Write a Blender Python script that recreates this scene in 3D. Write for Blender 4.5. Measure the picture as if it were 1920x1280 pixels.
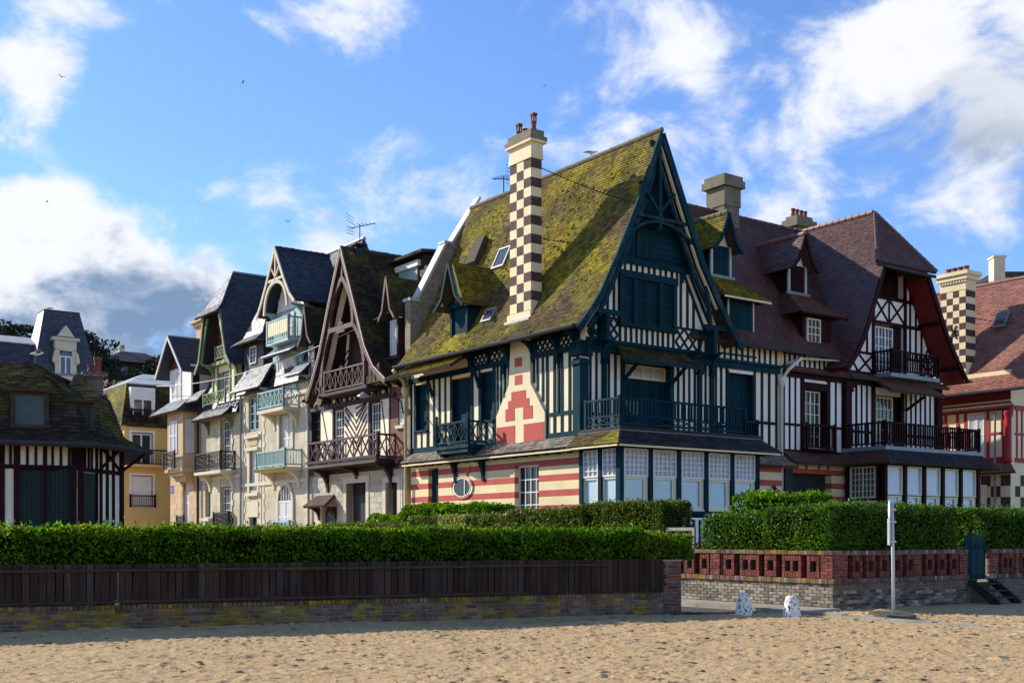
import bpy, math, random
import numpy as np
from mathutils import Vector, Matrix
R = random.Random(7); NP = np.random.default_rng(11)
rad = math.radians
scn = bpy.context.scene
for o in list(bpy.data.objects): bpy.data.objects.remove(o)

# ------------------------------------------------------------------ camera
EYE = 1.6
cam = bpy.data.cameras.new('camera'); camo = bpy.data.objects.new('camera', cam)
scn.collection.objects.link(camo)
camo.location = (0, 0, EYE); camo.rotation_euler = (rad(90), 0, 0)
cam.sensor_width = 36; cam.lens = 2156 / 1920 * 36; cam.shift_y = 365 / 1920
cam.clip_start = .1; cam.clip_end = 9000
scn.camera = camo

scn.cycles.max_bounces = 5; scn.cycles.diffuse_bounces = 3; scn.cycles.glossy_bounces = 2; scn.cycles.transmission_bounces = 2
# ------------------------------------------------------------------ light
LDIR = Vector((1.592, -.796, -1.0)).normalized()          # the way the sunlight travels
sun = bpy.data.lights.new('sun', 'SUN'); suno = bpy.data.objects.new('sun', sun)
scn.collection.objects.link(suno)
sun.energy = 5.0; sun.angle = rad(.5); sun.color = (1, .93, .80)
suno.rotation_euler = LDIR.to_track_quat('-Z', 'Y').to_euler(); suno.location = (-40, 30, 40)
SKY_STRENGTH = .12
scn.view_settings.view_transform = 'Standard'; scn.view_settings.look = 'None'
scn.view_settings.exposure = .38; scn.view_settings.gamma = 1
scn.view_settings.use_curve_mapping = False

def make_world():
    w = bpy.data.worlds.new('World'); scn.world = w; w.use_nodes = True
    nt = w.node_tree; N = nt.nodes; L = nt.links
    for n in list(N): N.remove(n)
    def nd(t, **k):
        n = N.new(t)
        for a, b in k.items(): setattr(n, a, b)
        return n
    def mth(op, a, b=None, c=None, clamp=False):
        n = nd('ShaderNodeMath', operation=op, use_clamp=clamp)
        for i, x in enumerate((a, b, c)):
            if x is None: continue
            if isinstance(x, (int, float)): n.inputs[i].default_value = x
            else: L.new(x, n.inputs[i])
        return n.outputs[0]
    def vec(op, a, b):
        n = nd('ShaderNodeVectorMath', operation=op)
        for i, x in enumerate((a, b)):
            if x is None: continue
            if isinstance(x, (tuple, list)): n.inputs[i].default_value = x
            else: L.new(x, n.inputs[i])
        return n
    def smooth(x, lo, hi):
        n = nd('ShaderNodeMapRange', interpolation_type='SMOOTHERSTEP')
        L.new(x, n.inputs[0]); n.inputs[1].default_value = lo; n.inputs[2].default_value = hi
        return n.outputs[0]
    sky = nd('ShaderNodeTexSky', sky_type='NISHITA', sun_disc=False)
    sky.sun_elevation = math.asin(-LDIR.z); sky.sun_rotation = math.atan2(-LDIR.x, -LDIR.y)
    sky.air_density = 1.0; sky.dust_density = .15; sky.ozone_density = 2.5; sky.altitude = 10
    tint = nd('ShaderNodeMix', data_type='RGBA', blend_type='MULTIPLY'); tint.inputs[0].default_value = 1
    L.new(sky.outputs[0], tint.inputs[6]); tint.inputs[7].default_value = (.86, 1.06, 1.42, 1)
    tc = nd('ShaderNodeTexCoord'); d = tc.outputs['Generated']
    sep = nd('ShaderNodeSeparateXYZ'); L.new(d, sep.inputs[0])
    zz = mth('ADD', mth('MAXIMUM', sep.outputs[2], 0.0), .22)
    pv = nd('ShaderNodeCombineXYZ')
    L.new(mth('DIVIDE', sep.outputs[0], zz), pv.inputs[0]); L.new(mth('DIVIDE', sep.outputs[1], zz), pv.inputs[1])
    pv.inputs[2].default_value = 0.0
    p = pv.outputs[0]
    def dirn(x, y): return Vector(((x - 960) / 2156, 1, (1005 - y) / 2156)).normalized()
    # where the big cloud masses stand on the sky (direction, radius, weight)
    lobes = [((95, 105), .050, .66), ((140, 60), .042, .45), ((195, 155), .02, .3), ((20, 10), .04, .2), ((60, 500), .115, .9), ((220, 520), .09, .95), ((320, 560), .08, 1.0), ((120, 600), .12, .9), ((380, 620), .06, .9),
             ((480, 430), .05, .42), ((580, 470), .055, .55), ((690, 440), .05, .3), ((760, 370), .06, .45), ((880, 380), .06, .48), ((900, 330), .04, .3),
             ((1150, 60), .08, .46), ((1080, 170), .055, .34), ((1280, 90), .055, .46), ((1000, 60), .05, .25), ((640, 15), .06, .42), ((60, 215), .035, .3), ((40, 300), .05, .38),
             ((1800, 50), .12, .85), ((1620, 60), .08, .58), ((1890, 190), .075, .62), ((1540, 110), .05, .4), ((1440, 330), .075, .45), ((1600, 310), .10, .45),
             ((1830, 330), .11, .42), ((1480, 390), .07, .62), ((1300, 250), .06, .36), ((1730, 420), .09, .30), ((1150, 230), .06, .32)]
    big = [q for q in lobes if q[1] * q[2] > .055]
    def cover_at(dv, lobes=lobes):
        tot = None
        for (c, r, wt) in lobes:
            dd = vec('MULTIPLY', vec('SUBTRACT', dv, tuple(dirn(*c))).outputs[0], (1, 1, 1.35))
            ln = vec('LENGTH', dd.outputs[0], None).outputs['Value']
            n = nd('ShaderNodeMapRange', interpolation_type='SMOOTHSTEP')
            L.new(ln, n.inputs[0]); n.inputs[1].default_value = r * 1.5; n.inputs[2].default_value = 0
            n.inputs[3].default_value = 0; n.inputs[4].default_value = wt
            tot = n.outputs[0] if tot is None else mth('MAXIMUM', tot, n.outputs[0])
        return tot
    # broken cloud everywhere else, from a projected cloud layer
    nb = nd('ShaderNodeTexNoise'); L.new(p, nb.inputs['Vector']); nb.inputs['Scale'].default_value = .9; nb.inputs['Detail'].default_value = 4
    ahead = smooth(sep.outputs[1], .55, .85)
    base = mth('MULTIPLY', smooth(nb.outputs[0], .45, .75), mth('SUBTRACT', .5, mth('MULTIPLY', ahead, .5)))
    def fbm(off, sc, det=7, rough=.6, st=(1, 1, 1.5), dist=.35):
        v = vec('MULTIPLY', vec('ADD', d, off).outputs[0], st).outputs[0]
        n = nd('ShaderNodeTexNoise', noise_dimensions='3D'); L.new(v, n.inputs['Vector'])
        n.inputs['Scale'].default_value = sc; n.inputs['Detail'].default_value = det; n.inputs['Roughness'].default_value = rough
        n.inputs['Distortion'].default_value = dist
        return n.outputs[0]
    OFF = (-.055, 0, .050)                                        # a step towards the sun and up
    d2 = vec('ADD', d, OFF).outputs[0]
    n1 = fbm((0, 0, 0), 9.0); n2 = fbm(OFF, 9.0); nw = fbm((3, 1, 2), 17, 5, .62, (1, 1, 1.9))
    def dens(n, cv): return mth('ADD', mth('ADD', mth('MULTIPLY', mth('SUBTRACT', n, .5), 2.1), mth('MULTIPLY', mth('SUBTRACT', nw, .5), .55)), cv)
    den = dens(n1, mth('MAXIMUM', cover_at(d), base)); den2 = dens(n2, mth('MAXIMUM', cover_at(d2, big), base))
    alpha = mth('MULTIPLY', smooth(den, .10, .76), .96)
    low = smooth(sep.outputs[2], .345, .25)
    thick = smooth(den2, .15, .95)
    shade = mth('MULTIPLY', mth('MULTIPLY', thick, mth('ADD', .30, mth('MULTIPLY', low, .72))), mth('ADD', .45, mth('MULTIPLY', nw, 1.05)), clamp=True)
    cl = nd('ShaderNodeMix', data_type='RGBA'); L.new(shade, cl.inputs[0])
    k = 1 / SKY_STRENGTH
    cl.inputs[6].default_value = (.76 * k, .77 * k, .80 * k, 1); cl.inputs[7].default_value = (.16 * k, .24 * k, .37 * k, 1)
    mx = nd('ShaderNodeMix', data_type='RGBA'); L.new(alpha, mx.inputs[0])
    L.new(tint.outputs[2], mx.inputs[6]); L.new(cl.outputs[2], mx.inputs[7])
    bg = nd('ShaderNodeBackground'); bg.inputs[1].default_value = SKY_STRENGTH
    L.new(mx.outputs[2], bg.inputs[0])
    out = nd('ShaderNodeOutputWorld'); L.new(bg.outputs[0], out.inputs[0])
make_world()
scn.world.cycles.sampling_method = 'MANUAL'; scn.world.cycles.sample_map_resolution = 512

# ------------------------------------------------------------------ materials
M = {}
def mat(key, col, rough=.8, var=.18, scale=1.6, bump=0, bscale=25, spec=.3, orand=0, dirt=0, dirtcol=(.12, .10, .07), stretch=(1, 1, 1), col2=None, c2scale=.6, c2lo=.5, c2hi=.65, brick=None, bvar=.3, tile=False, transl=0, trand=.35, oloc=False, moss2=False):
    m = bpy.data.materials.new(key); m.use_nodes = True
    nt = m.node_tree; N = nt.nodes; L = nt.links; bs = N['Principled BSDF']
    tc = N.new('ShaderNodeTexCoord'); mp = N.new('ShaderNodeMapping'); L.new(tc.outputs['Object'], mp.inputs[0]); mp.inputs['Scale'].default_value = stretch
    vec = mp.outputs[0]
    if oloc:
        oi0 = N.new('ShaderNodeObjectInfo'); av = N.new('ShaderNodeVectorMath'); L.new(tc.outputs['Object'], av.inputs[0]); L.new(oi0.outputs['Location'], av.inputs[1]); vec = av.outputs[0]
    def noise(sc, det=5, v=None):
        n = N.new('ShaderNodeTexNoise'); L.new(v or vec, n.inputs['Vector']); n.inputs['Scale'].default_value = sc; n.inputs['Detail'].default_value = det
        return n.outputs[0]
    def mix(f, a, b, bt='MIX'):
        x = N.new('ShaderNodeMix'); x.data_type = 'RGBA'; x.blend_type = bt
        for s, val in ((0, f), (6, a), (7, b)):
            if isinstance(val, (int, float)): x.inputs[s].default_value = val
            elif isinstance(val, tuple): x.inputs[s].default_value = (*val, 1)
            else: L.new(val, x.inputs[s])
        return x.outputs[2]
    def rng(x, lo, hi, a=0, b=1):
        n = N.new('ShaderNodeMapRange'); L.new(x, n.inputs[0])
        for i, q in enumerate((lo, hi, a, b)): n.inputs[i + 1].default_value = q
        return n.outputs[0]
    c = tuple(col)
    if brick:
        sx = N.new('ShaderNodeSeparateXYZ'); L.new(tc.outputs['Object'], sx.inputs[0])
        ad = N.new('ShaderNodeMath'); L.new(sx.outputs[0], ad.inputs[0]); L.new(sx.outputs[1], ad.inputs[1])
        cb = N.new('ShaderNodeCombineXYZ'); L.new(ad.outputs[0], cb.inputs[0]); L.new(sx.outputs[2], cb.inputs[1])
        bt = N.new('ShaderNodeTexBrick'); L.new(cb.outputs[0], bt.inputs['Vector'])
        bt.inputs['Scale'].default_value = 1; bt.inputs['Brick Width'].default_value = brick[0]; bt.inputs['Row Height'].default_value = brick[1]
        bt.inputs['Mortar Size'].default_value = brick[2]; bt.inputs['Mortar'].default_value = (*brick[3], 1)
        bt.inputs['Color1'].default_value = (*[x * (1 - bvar) for x in col], 1); bt.inputs['Color2'].default_value = (*[x * (1 + bvar) for x in col], 1)
        c = bt.outputs['Color']
    if col2: c = mix(rng(noise(c2scale), c2lo, c2hi), c, tuple(col2))
    if var: c = mix(1.0, c, mix(rng(noise(scale), .25, .75), (1 - var,) * 3, (1 + var,) * 3), 'MULTIPLY')
    if dirt: c = mix(rng(noise(scale * .7, 8), .52, .75, 0, dirt), c, tuple(dirtcol))
    if orand:
        oi = N.new('ShaderNodeObjectInfo'); c = mix(1.0, c, mix(rng(oi.outputs['Random'], 0, 1), (1 - orand,) * 3, (1 + orand,) * 3), 'MULTIPLY')
    if tile:
        at = N.new('ShaderNodeAttribute'); at.attribute_name = 'rnd'
        c = mix(1.0, c, mix(at.outputs['Fac'], (1 - trand,) * 3, (1 + trand,) * 3), 'MULTIPLY')
    if moss2:                                                     # bare dark patches and greener tufts inside the moss
        c = mix(rng(noise(2.6, 7), .52, .68, 0, .75), c, (.055, .040, .024)); c = mix(rng(noise(1.7, 7), .56, .70, 0, .6), c, (.11, .13, .012))
    if isinstance(c, tuple): bs.inputs['Base Color'].default_value = (*c, 1)
    else: L.new(c, bs.inputs['Base Color'])
    bs.inputs['Roughness'].default_value = rough
    bs.inputs['Specular IOR Level'].default_value = spec
    if bump:
        b = N.new('ShaderNodeBump'); b.inputs['Strength'].default_value = bump; b.inputs['Distance'].default_value = .02
        L.new(noise(bscale, 6), b.inputs['Height']); L.new(b.outputs[0], bs.inputs['Normal'])
    if transl:
        tr = N.new('ShaderNodeBsdfTranslucent'); ms = N.new('ShaderNodeMixShader'); ms.inputs[0].default_value = transl
        if isinstance(c, tuple): tr.inputs[0].default_value = (*c, 1)
        else: L.new(mix(1.0, c, (3.0, 2.7, .7), 'MULTIPLY'), tr.inputs[0])
        L.new(bs.outputs[0], ms.inputs[1]); L.new(tr.outputs[0], ms.inputs[2]); L.new(ms.outputs[0], N['Material Output'].inputs[0])
    M[key] = m; return m

mat('cream', (.82, .68, .42), .85, .10, 1.2, .15, 30, dirt=.25, dirtcol=(.45, .34, .19))
mat('panel', (.92, .79, .57), .8, .10, 1.5, .1, 30, dirt=.2, dirtcol=(.5, .42, .3))
mat('sunlit_panel', (.90, .74, .47), .8, .10, 1.5, .1, 30, dirt=.2, dirtcol=(.5, .40, .25))  # same paint as panel, with the street side's sunlight put into the colour
mat('white_panel', (.91, .86, .77), .8, .09, 1.5, .1, 30, dirt=.2, dirtcol=(.5, .46, .4))
mat('red_band', (.50, .085, .06), .8, .15, 2, .2, 30, dirt=.2, dirtcol=(.3, .08, .06))
mat('teal', (.0040, .031, .044), .65, .3, 2, .15, 20, .06, orand=.25, dirt=.12, dirtcol=(.02, .055, .065))
mat('teal_worn', (.004, .034, .048), .65, .3, 4, .2, 20, .08, dirt=.45, dirtcol=(.11, .13, .135), stretch=(1, 1, .4))
mat('maroon', (.026, .006, .008), .6, .3, 2, .15, 20, .08, orand=.25)
mat('deep_red', (.16, .012, .014), .6, .2, 2, .1, 20)
mat('bright_red', (.36, .02, .03), .55, .2, 2, .1, 20)
mat('orange_red', (.50, .07, .03), .6, .1)
mat('brown_timber', (.026, .011, .011), .65, .3, 2, .15, 20, orand=.25)
mat('pink_timber', (.088, .030, .027), .6, .25, 2, .2, 20, orand=.15, dirt=.3, dirtcol=(.3, .24, .22))
mat('blue_paint', (.32, .47, .47), .55, .12, 2, orand=.08, dirt=.2, dirtcol=(.2, .26, .25))
mat('green_paint', (.16, .21, .10), .6, .2, 2, orand=.1)
mat('stone', (.51, .445, .31), .85, .22, .9, .35, 12, dirt=.4, dirtcol=(.36, .31, .22), brick=(.52, .30, .012, (.42, .37, .28)), bvar=.09)
mat('stone_block', (.46, .41, .31), .85, .15, 3, .5, 18, orand=.18, dirt=.4, dirtcol=(.3, .26, .2))
mat('pale_stone', (.61, .54, .40), .8, .1, 1.5, .15, 20, dirt=.25, dirtcol=(.4, .35, .26))
mat('tan_stone', (.54, .38, .22), .85, .15, 1, .3, 14, dirt=.3, dirtcol=(.34, .24, .15))
mat('yellow_wall', (.80, .52, .18), .85, .05, .7, .05, 30, dirt=.15, dirtcol=(.6, .4, .18))
mat('grey_stone', (.19, .16, .11), .85, .25, 2, .3, 20, dirt=.5, dirtcol=(.16, .15, .05))
mat('mortar_dark', (.10, .055, .042), .95, .2, 6)  # darker mortar copy, shade of the openwork holes put into the colour
mat('mortar', (.28, .25, .21), .95, .2, 6, .3, 40)
mat('brick_red', (.17, .040, .026), .85, .3, 9, .4, 40, orand=.4, dirt=.5, dirtcol=(.10, .03, .025))
mat('brick_grey', (.25, .205, .15), .9, .4, 8, .4, 40, orand=.5, dirt=.7, dirtcol=(.10, .08, .06), oloc=True)
mat('brick_moss', (.15, .075, .048), .9, .4, 5, .5, 30, orand=.3, col2=(.25, .155, .012), c2scale=2.2, c2lo=.42, c2hi=.58, oloc=True, dirt=.5, dirtcol=(.20, .17, .14))
mat('brick_old', (.125, .075, .058), .9, .4, 6, .5, 30, orand=.4, dirt=.7, dirtcol=(.20, .165, .13), oloc=True)
mat('brick_dark', (.060, .027, .026), .85, .2, 5, brick=(.22, .075, .008, (.16, .11, .085)))
mat('brick_wall', (.20, .055, .04), .85, .2, 5, brick=(.22, .075, .010, (.22, .16, .12)))
mat('brick_chim', (.17, .09, .07), .85, .2, 5, brick=(.22, .075, .012, (.24, .2, .16)))
mat('party_brick', (.21, .17, .12), .9, .25, 5, brick=(.22, .08, .014, (.34, .29, .22)))
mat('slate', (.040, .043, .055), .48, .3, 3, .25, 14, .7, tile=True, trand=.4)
mat('slate_lit', (.38, .38, .37), .45, .25, 3, .25, 14, .8, tile=True, trand=.35, dirt=.3, dirtcol=(.18, .16, .08))  # pale copy of slate with the sun's brightness put into its colour
mat('slate_slab', (.03, .033, .042), .6)
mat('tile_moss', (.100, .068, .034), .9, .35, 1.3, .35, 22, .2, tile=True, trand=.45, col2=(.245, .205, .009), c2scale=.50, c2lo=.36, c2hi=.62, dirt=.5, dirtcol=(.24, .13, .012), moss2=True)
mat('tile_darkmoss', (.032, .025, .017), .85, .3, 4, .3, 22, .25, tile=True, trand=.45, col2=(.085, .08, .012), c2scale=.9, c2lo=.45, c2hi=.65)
mat('tile_maroon', (.105, .044, .032), .46, .25, 2, .2, 20, .9, tile=True, trand=.28, dirt=.4, dirtcol=(.055, .03, .026))
mat('tile_pink', (.29, .125, .088), .55, .15, 2, .2, 20, .6, tile=True, trand=.25)
mat('tile_grey', (.20, .165, .13), .75, .3, 3, .3, 20, .35, tile=True, trand=.5, dirt=.4, dirtcol=(.2, .16, .03))
mat('tile_bay', (.03, .026, .030), .6, .3, 3, .3, 20, .35, tile=True, trand=.5, dirt=.2, dirtcol=(.2, .2, .19))
mat('roof_slab', (.06, .045, .035), .85)
mat('moss', (.17, .17, .02), .95, .35, 6, .6, 30, .1)
mat('zinc', (.20, .215, .24), .42, .15, 2, .1, 12, .5)
mat('lead_cap', (.50, .50, .48), .6, .15, 1.5, .1, 12, .4, dirt=.3, dirtcol=(.3, .3, .28))
mat('gutter', (.05, .05, .055), .85, spec=.1)
mat('cream_pipe', (.72, .58, .34), .5, .1)
mat('white_pipe', (.66, .62, .52), .5, .1)
mat('terracotta', (.19, .05, .03), .75, .2, 6, orand=.2)
mat('iron', (.025, .022, .022), .6)
mat('white_paint', (.80, .79, .76), .5, .06, 2)
mat('shutter_white', (.72, .70, .68), .55, .08, 2, orand=.06)
mat('frame_cream', (.78, .68, .46), .5, .06)
mat('glass_dark', (.012, .014, .017), .06, 0, spec=.35)
mat('glass_mid', (.05, .06, .07), .08, 0, spec=.6)
mat('net_curtain', (.46, .45, .47), .15, .06, 4, stretch=(3, 3, .3), spec=.4)
mat('blind_blue', (.46, .61, .66), .15, .08, 2, .3, 5, .5)
mat('blind_white', (.55, .60, .68), .15, .05, 2, spec=.5)
mat('blind_green', (.05, .075, .07), .5, .2, 2, spec=.4)
mat('door_green', (.005, .022, .018), .55, .3, 2, .1, 20)
mat('door_dark', (.03, .025, .03), .5, .3, 3, .2, 20, stretch=(4, 4, .5))
mat('plank', (.050, .030, .022), .85, .35, 5, .4, 14, .08, orand=.3, stretch=(1, 1, .15), dirt=.35, dirtcol=(.12, .10, .085))
mat('rail_wood', (.05, .034, .023), .85, .35, 4, .4, 14, dirt=.5, dirtcol=(.11, .09, .03))
mat('dark_wood', (.028, .025, .022), .8, .3, 3, .3, 15)
mat('leaf_front', (.056, .135, .004), .5, .4, 2.5, 0, spec=.12, tile=True, trand=.8, transl=.34, col2=(.12, .17, .012), c2scale=1.1, c2lo=.5, c2hi=.7, dirt=.5, dirtcol=(.03, .06, .008))
mat('leaf_mid', (.062, .095, .014), .42, .4, 2.5, 0, spec=.28, tile=True, trand=.6, transl=.25, col2=(.13, .14, .05), c2scale=1.2)
mat('leaf_right', (.045, .110, .006), .42, .4, 2.5, 0, spec=.28, tile=True, trand=.8, transl=.28, dirt=.5, dirtcol=(.03, .055, .01))
mat('leaf_pale', (.20, .22, .09), .45, .3, 3, 0, spec=.4, tile=True, trand=.5, transl=.3)
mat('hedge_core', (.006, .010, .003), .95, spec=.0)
mat('needles', (.016, .028, .010), .8, .4, .3, tile=True, trand=.6)
mat('bark', (.06, .045, .03), .9, .3, 3)
mat('bollard_paint', (.80, .76, .66), .7, .08, 4, .3, 25, col2=(.035, .035, .032), c2scale=20, c2lo=.575, c2hi=.595)
mat('galv', (.52, .54, .57), .38, .1, 4, spec=.6)
mat('sign_back', (.40, .40, .41), .45, .15, 3, spec=.5)
mat('dark_slab', (.10, .085, .06), .9, .3, 4, .4, 20)
mat('concrete', (.30, .27, .22), .9, .25, 2, .4, 20, dirt=.4, dirtcol=(.2, .17, .1))
mat('asphalt', (.07, .065, .06), .9, .2, 3, .5, 60, dirt=.5, dirtcol=(.3, .22, .14))
mat('gull_white', (.75, .75, .74), .6, 0)
mat('gull_grey', (.20, .21, .23), .6, 0)
mat('gull_dark', (.03, .03, .035), .6, 0)
mat('sign_blue', (.02, .07, .35), .5, 0)
mat('cable', (.55, .52, .46), .6, 0)
mat('black_cable', (.02, .02, .02), .6, 0)
mat('hill', (.03, .04, .015), .95, .4, .05)

# striped ground-floor wall: cream plaster with painted red bands at their real heights
def striped(key, lo, per, w):
    m = mat(key, (.82, .66, .36), .85, .10, 1.2, .15, 30)
    nt = m.node_tree; N = nt.nodes; L = nt.links; bs = N['Principled BSDF']
    src = bs.inputs['Base Color'].links[0].from_socket
    tc = N.new('ShaderNodeTexCoord'); s = N.new('ShaderNodeSeparateXYZ'); L.new(tc.outputs['Object'], s.inputs[0])
    nz = N.new('ShaderNodeTexNoise'); nz.inputs['Scale'].default_value = 9; L.new(tc.outputs['Object'], nz.inputs[0])
    j = N.new('ShaderNodeMath'); j.operation = 'MULTIPLY_ADD'; L.new(nz.outputs[0], j.inputs[0]); j.inputs[1].default_value = .012; L.new(s.outputs[2], j.inputs[2])
    a = N.new('ShaderNodeMath'); a.operation = 'SUBTRACT'; L.new(j.outputs[0], a.inputs[0]); a.inputs[1].default_value = lo
    f = N.new('ShaderNodeMath'); f.operation = 'FLOORED_MODULO'; L.new(a.outputs[0], f.inputs[0]); f.inputs[1].default_value = per
    t = N.new('ShaderNodeMath'); t.operation = 'LESS_THAN'; L.new(f.outputs[0], t.inputs[0]); t.inputs[1].default_value = w
    h = N.new('ShaderNodeMath'); h.operation = 'LESS_THAN'; L.new(s.outputs[2], h.inputs[0]); h.inputs[1].default_value = 4.3
    tt = N.new('ShaderNodeMath'); tt.operation = 'MULTIPLY'; L.new(t.outputs[0], tt.inputs[0]); L.new(h.outputs[0], tt.inputs[1])
    nr = N.new('ShaderNodeMix'); nr.data_type = 'RGBA'; nz2 = N.new('ShaderNodeTexNoise'); nz2.inputs['Scale'].default_value = 2.2; L.new(tc.outputs['Object'], nz2.inputs[0])
    L.new(nz2.outputs[0], nr.inputs[0]); nr.inputs[6].default_value = (.40, .06, .045, 1); nr.inputs[7].default_value = (.60, .12, .09, 1)
    x = N.new('ShaderNodeMix'); x.data_type = 'RGBA'; L.new(tt.outputs[0], x.inputs[0]); L.new(src, x.inputs[6]); L.new(nr.outputs[2], x.inputs[7])
    L.new(x.outputs[2], bs.inputs['Base Color'])
striped('striped_wall', 2.45 - .52 * 5, .52, .225)

def sand_mat():
    m = bpy.data.materials.new('sand'); m.use_nodes = True; nt = m.node_tree; N = nt.nodes; L = nt.links; bs = N['Principled BSDF']
    tc = N.new('ShaderNodeTexCoord')
    def nz(s, d=6):
        n = N.new('ShaderNodeTexNoise'); L.new(tc.outputs['Object'], n.inputs[0]); n.inputs['Scale'].default_value = s; n.inputs['Detail'].default_value = d; return n.outputs[0]
    def mx(f, a, b):
        x = N.new('ShaderNodeMix'); x.data_type = 'RGBA'; L.new(f, x.inputs[0])
        for i, v in ((6, a), (7, b)):
            if isinstance(v, tuple): x.inputs[i].default_value = (*v, 1)
            else: L.new(v, x.inputs[i])
        return x.outputs[2]
    def rg(x, lo, hi):
        n = N.new('ShaderNodeMapRange'); L.new(x, n.inputs[0]); n.inputs[1].default_value = lo; n.inputs[2].default_value = hi; return n.outputs[0]
    c = mx(rg(nz(1.1), .3, .7), (.42, .28, .135), (.52, .362, .19))
    c = mx(rg(nz(30, 3), .35, .65), c, (.465, .315, .16))
    c = mx(rg(nz(13, 5), .62, .70), c, (.17, .12, .07))
    c = mx(rg(nz(.35, 3), .62, .8), c, (.32, .25, .12))
    L.new(c, bs.inputs['Base Color']); bs.inputs['Roughness'].default_value = .95; bs.inputs['Specular IOR Level'].default_value = .1
    b = N.new('ShaderNodeBump'); b.inputs['Strength'].default_value = .6; b.inputs['Distance'].default_value = .03; L.new(nz(22, 8), b.inputs['Height']); L.new(b.outputs[0], bs.inputs['Normal'])
    M['sand'] = m
sand_mat()

# ------------------------------------------------------------------ helpers
U = Vector((.809, .588, 0)).normalized(); ROT = math.atan2(U.y, U.x)
ORI = Vector((2.262, 38.1, 0))
COL = scn.collection
BASE = {}
def frame_pt(frame, a, b):
    o, r = frame
    return Vector((o.x + a * math.cos(r) - b * math.sin(r), o.y + a * math.sin(r) + b * math.cos(r), 0))
BLOCK = (ORI, ROT)
FENCE = (Vector((-8.4, 18.85, 0)), rad(23.8))
WORLD = (Vector((0, 0, 0)), 0.0)

def thing(name, label, cat, base=(0, 0, 0), frame=BLOCK, group=None):
    o = bpy.data.objects.new(name, None); COL.objects.link(o)
    p = frame_pt(frame, base[0], base[1]); o.location = (p.x, p.y, base[2]); o.rotation_euler = (0, 0, frame[1])
    o.empty_display_size = .3
    o['label'] = label; o['category'] = cat
    if group: o['group'] = group
    BASE[o] = Vector(base)
    return o
def root_base(o): return BASE.get(o, Vector((0, 0, 0)))
def ob(name, geo, m, par=None, smooth=False, kind=None, label=None):
    V, F = geo
    me = bpy.data.meshes.new(name)
    bv = root_base(par) if par else Vector((0, 0, 0))
    me.from_pydata([(v[0] - bv[0], v[1] - bv[1], v[2] - bv[2]) for v in V], [], F)
    me.materials.append(M[m] if isinstance(m, str) else m)
    if smooth:
        for p in me.polygons: p.use_smooth = True
    o = bpy.data.objects.new(name, me); COL.objects.link(o)
    if par: o.parent = par; BASE[o] = bv
    if kind: o['kind'] = kind
    if label: o['label'] = label
    return o
def single(name, label, cat, geo, m, base, frame=BLOCK, group=None, smooth=False):
    V, F = geo; me = bpy.data.meshes.new(name)
    me.from_pydata([(v[0] - base[0], v[1] - base[1], v[2] - base[2]) for v in V], [], F)
    me.materials.append(M[m])
    if smooth:
        for p in me.polygons: p.use_smooth = True
    o = bpy.data.objects.new(name, me); COL.objects.link(o)
    p = frame_pt(frame, base[0], base[1]); o.location = (p.x, p.y, base[2]); o.rotation_euler = (0, 0, frame[1])
    o['label'] = label; o['category'] = cat
    if group: o['group'] = group
    return o
BF = [(0, 3, 2, 1), (4, 5, 6, 7), (0, 1, 5, 4), (1, 2, 6, 5), (2, 3, 7, 6), (3, 0, 4, 7)]
def bx(a0, a1, b0, b1, z0, z1):
    a0, a1 = min(a0, a1), max(a0, a1); b0, b1 = min(b0, b1), max(b0, b1); z0, z1 = min(z0, z1), max(z0, z1)
    return ([(a0, b0, z0), (a1, b0, z0), (a1, b1, z0), (a0, b1, z0), (a0, b0, z1), (a1, b0, z1), (a1, b1, z1), (a0, b1, z1)], BF)
def merge(gs):
    V = []; F = []
    for v, f in gs:
        n = len(V); V += list(v); F += [tuple(i + n for i in q) for q in f]
    return V, F
def prism(pts, vec):
    n = len(pts); V = [tuple(p) for p in pts] + [tuple(Vector(p) + Vector(vec)) for p in pts]
    return V, [tuple(range(n - 1, -1, -1)), tuple(range(n, 2 * n))] + [(i, (i + 1) % n, n + (i + 1) % n, n + i) for i in range(n)]
def beam(p, q, w, h, up=(0, 0, 1)):
    p = Vector(p); q = Vector(q); d = (q - p).normalized(); s = d.cross(Vector(up))
    if s.length < 1e-4: s = d.cross(Vector((1, 0, 0)))
    s.normalize(); t = s.cross(d)
    V = []
    for e in (p, q):
        for x, y in ((-1, -1), (1, -1), (1, 1), (-1, 1)): V.append(tuple(e + s * x * w / 2 + t * y * h / 2))
    return V, [(0, 3, 2, 1), (4, 5, 6, 7), (0, 1, 5, 4), (1, 2, 6, 5), (2, 3, 7, 6), (3, 0, 4, 7)]
def tube(pts, r, n=8, cap=True):
    V = []; F = []; pts = [Vector(p) for p in pts]
    rs = r if isinstance(r, (list, tuple)) else [r] * len(pts)
    for i, p in enumerate(pts):
        d = (pts[min(i + 1, len(pts) - 1)] - pts[max(i - 1, 0)]).normalized()
        s = d.cross(Vector((0, 0, 1)))
        if s.length < 1e-3: s = d.cross(Vector((0, 1, 0)))
        s.normalize(); t = s.cross(d)
        for k in range(n):
            an = 2 * math.pi * k / n; V.append(tuple(p + s * math.cos(an) * rs[i] + t * math.sin(an) * rs[i]))
    for i in range(len(pts) - 1):
        for k in range(n): F.append((i * n + k, i * n + (k + 1) % n, (i + 1) * n + (k + 1) % n, (i + 1) * n + k))
    if cap: F.append(tuple(range(n - 1, -1, -1))); F.append(tuple(range((len(pts) - 1) * n, len(pts) * n)))
    return V, F
def lathe(c, prof, n=16):
    return tube([(c[0], c[1], c[2] + z) for r, z in prof], [r for r, z in prof], n)

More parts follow.
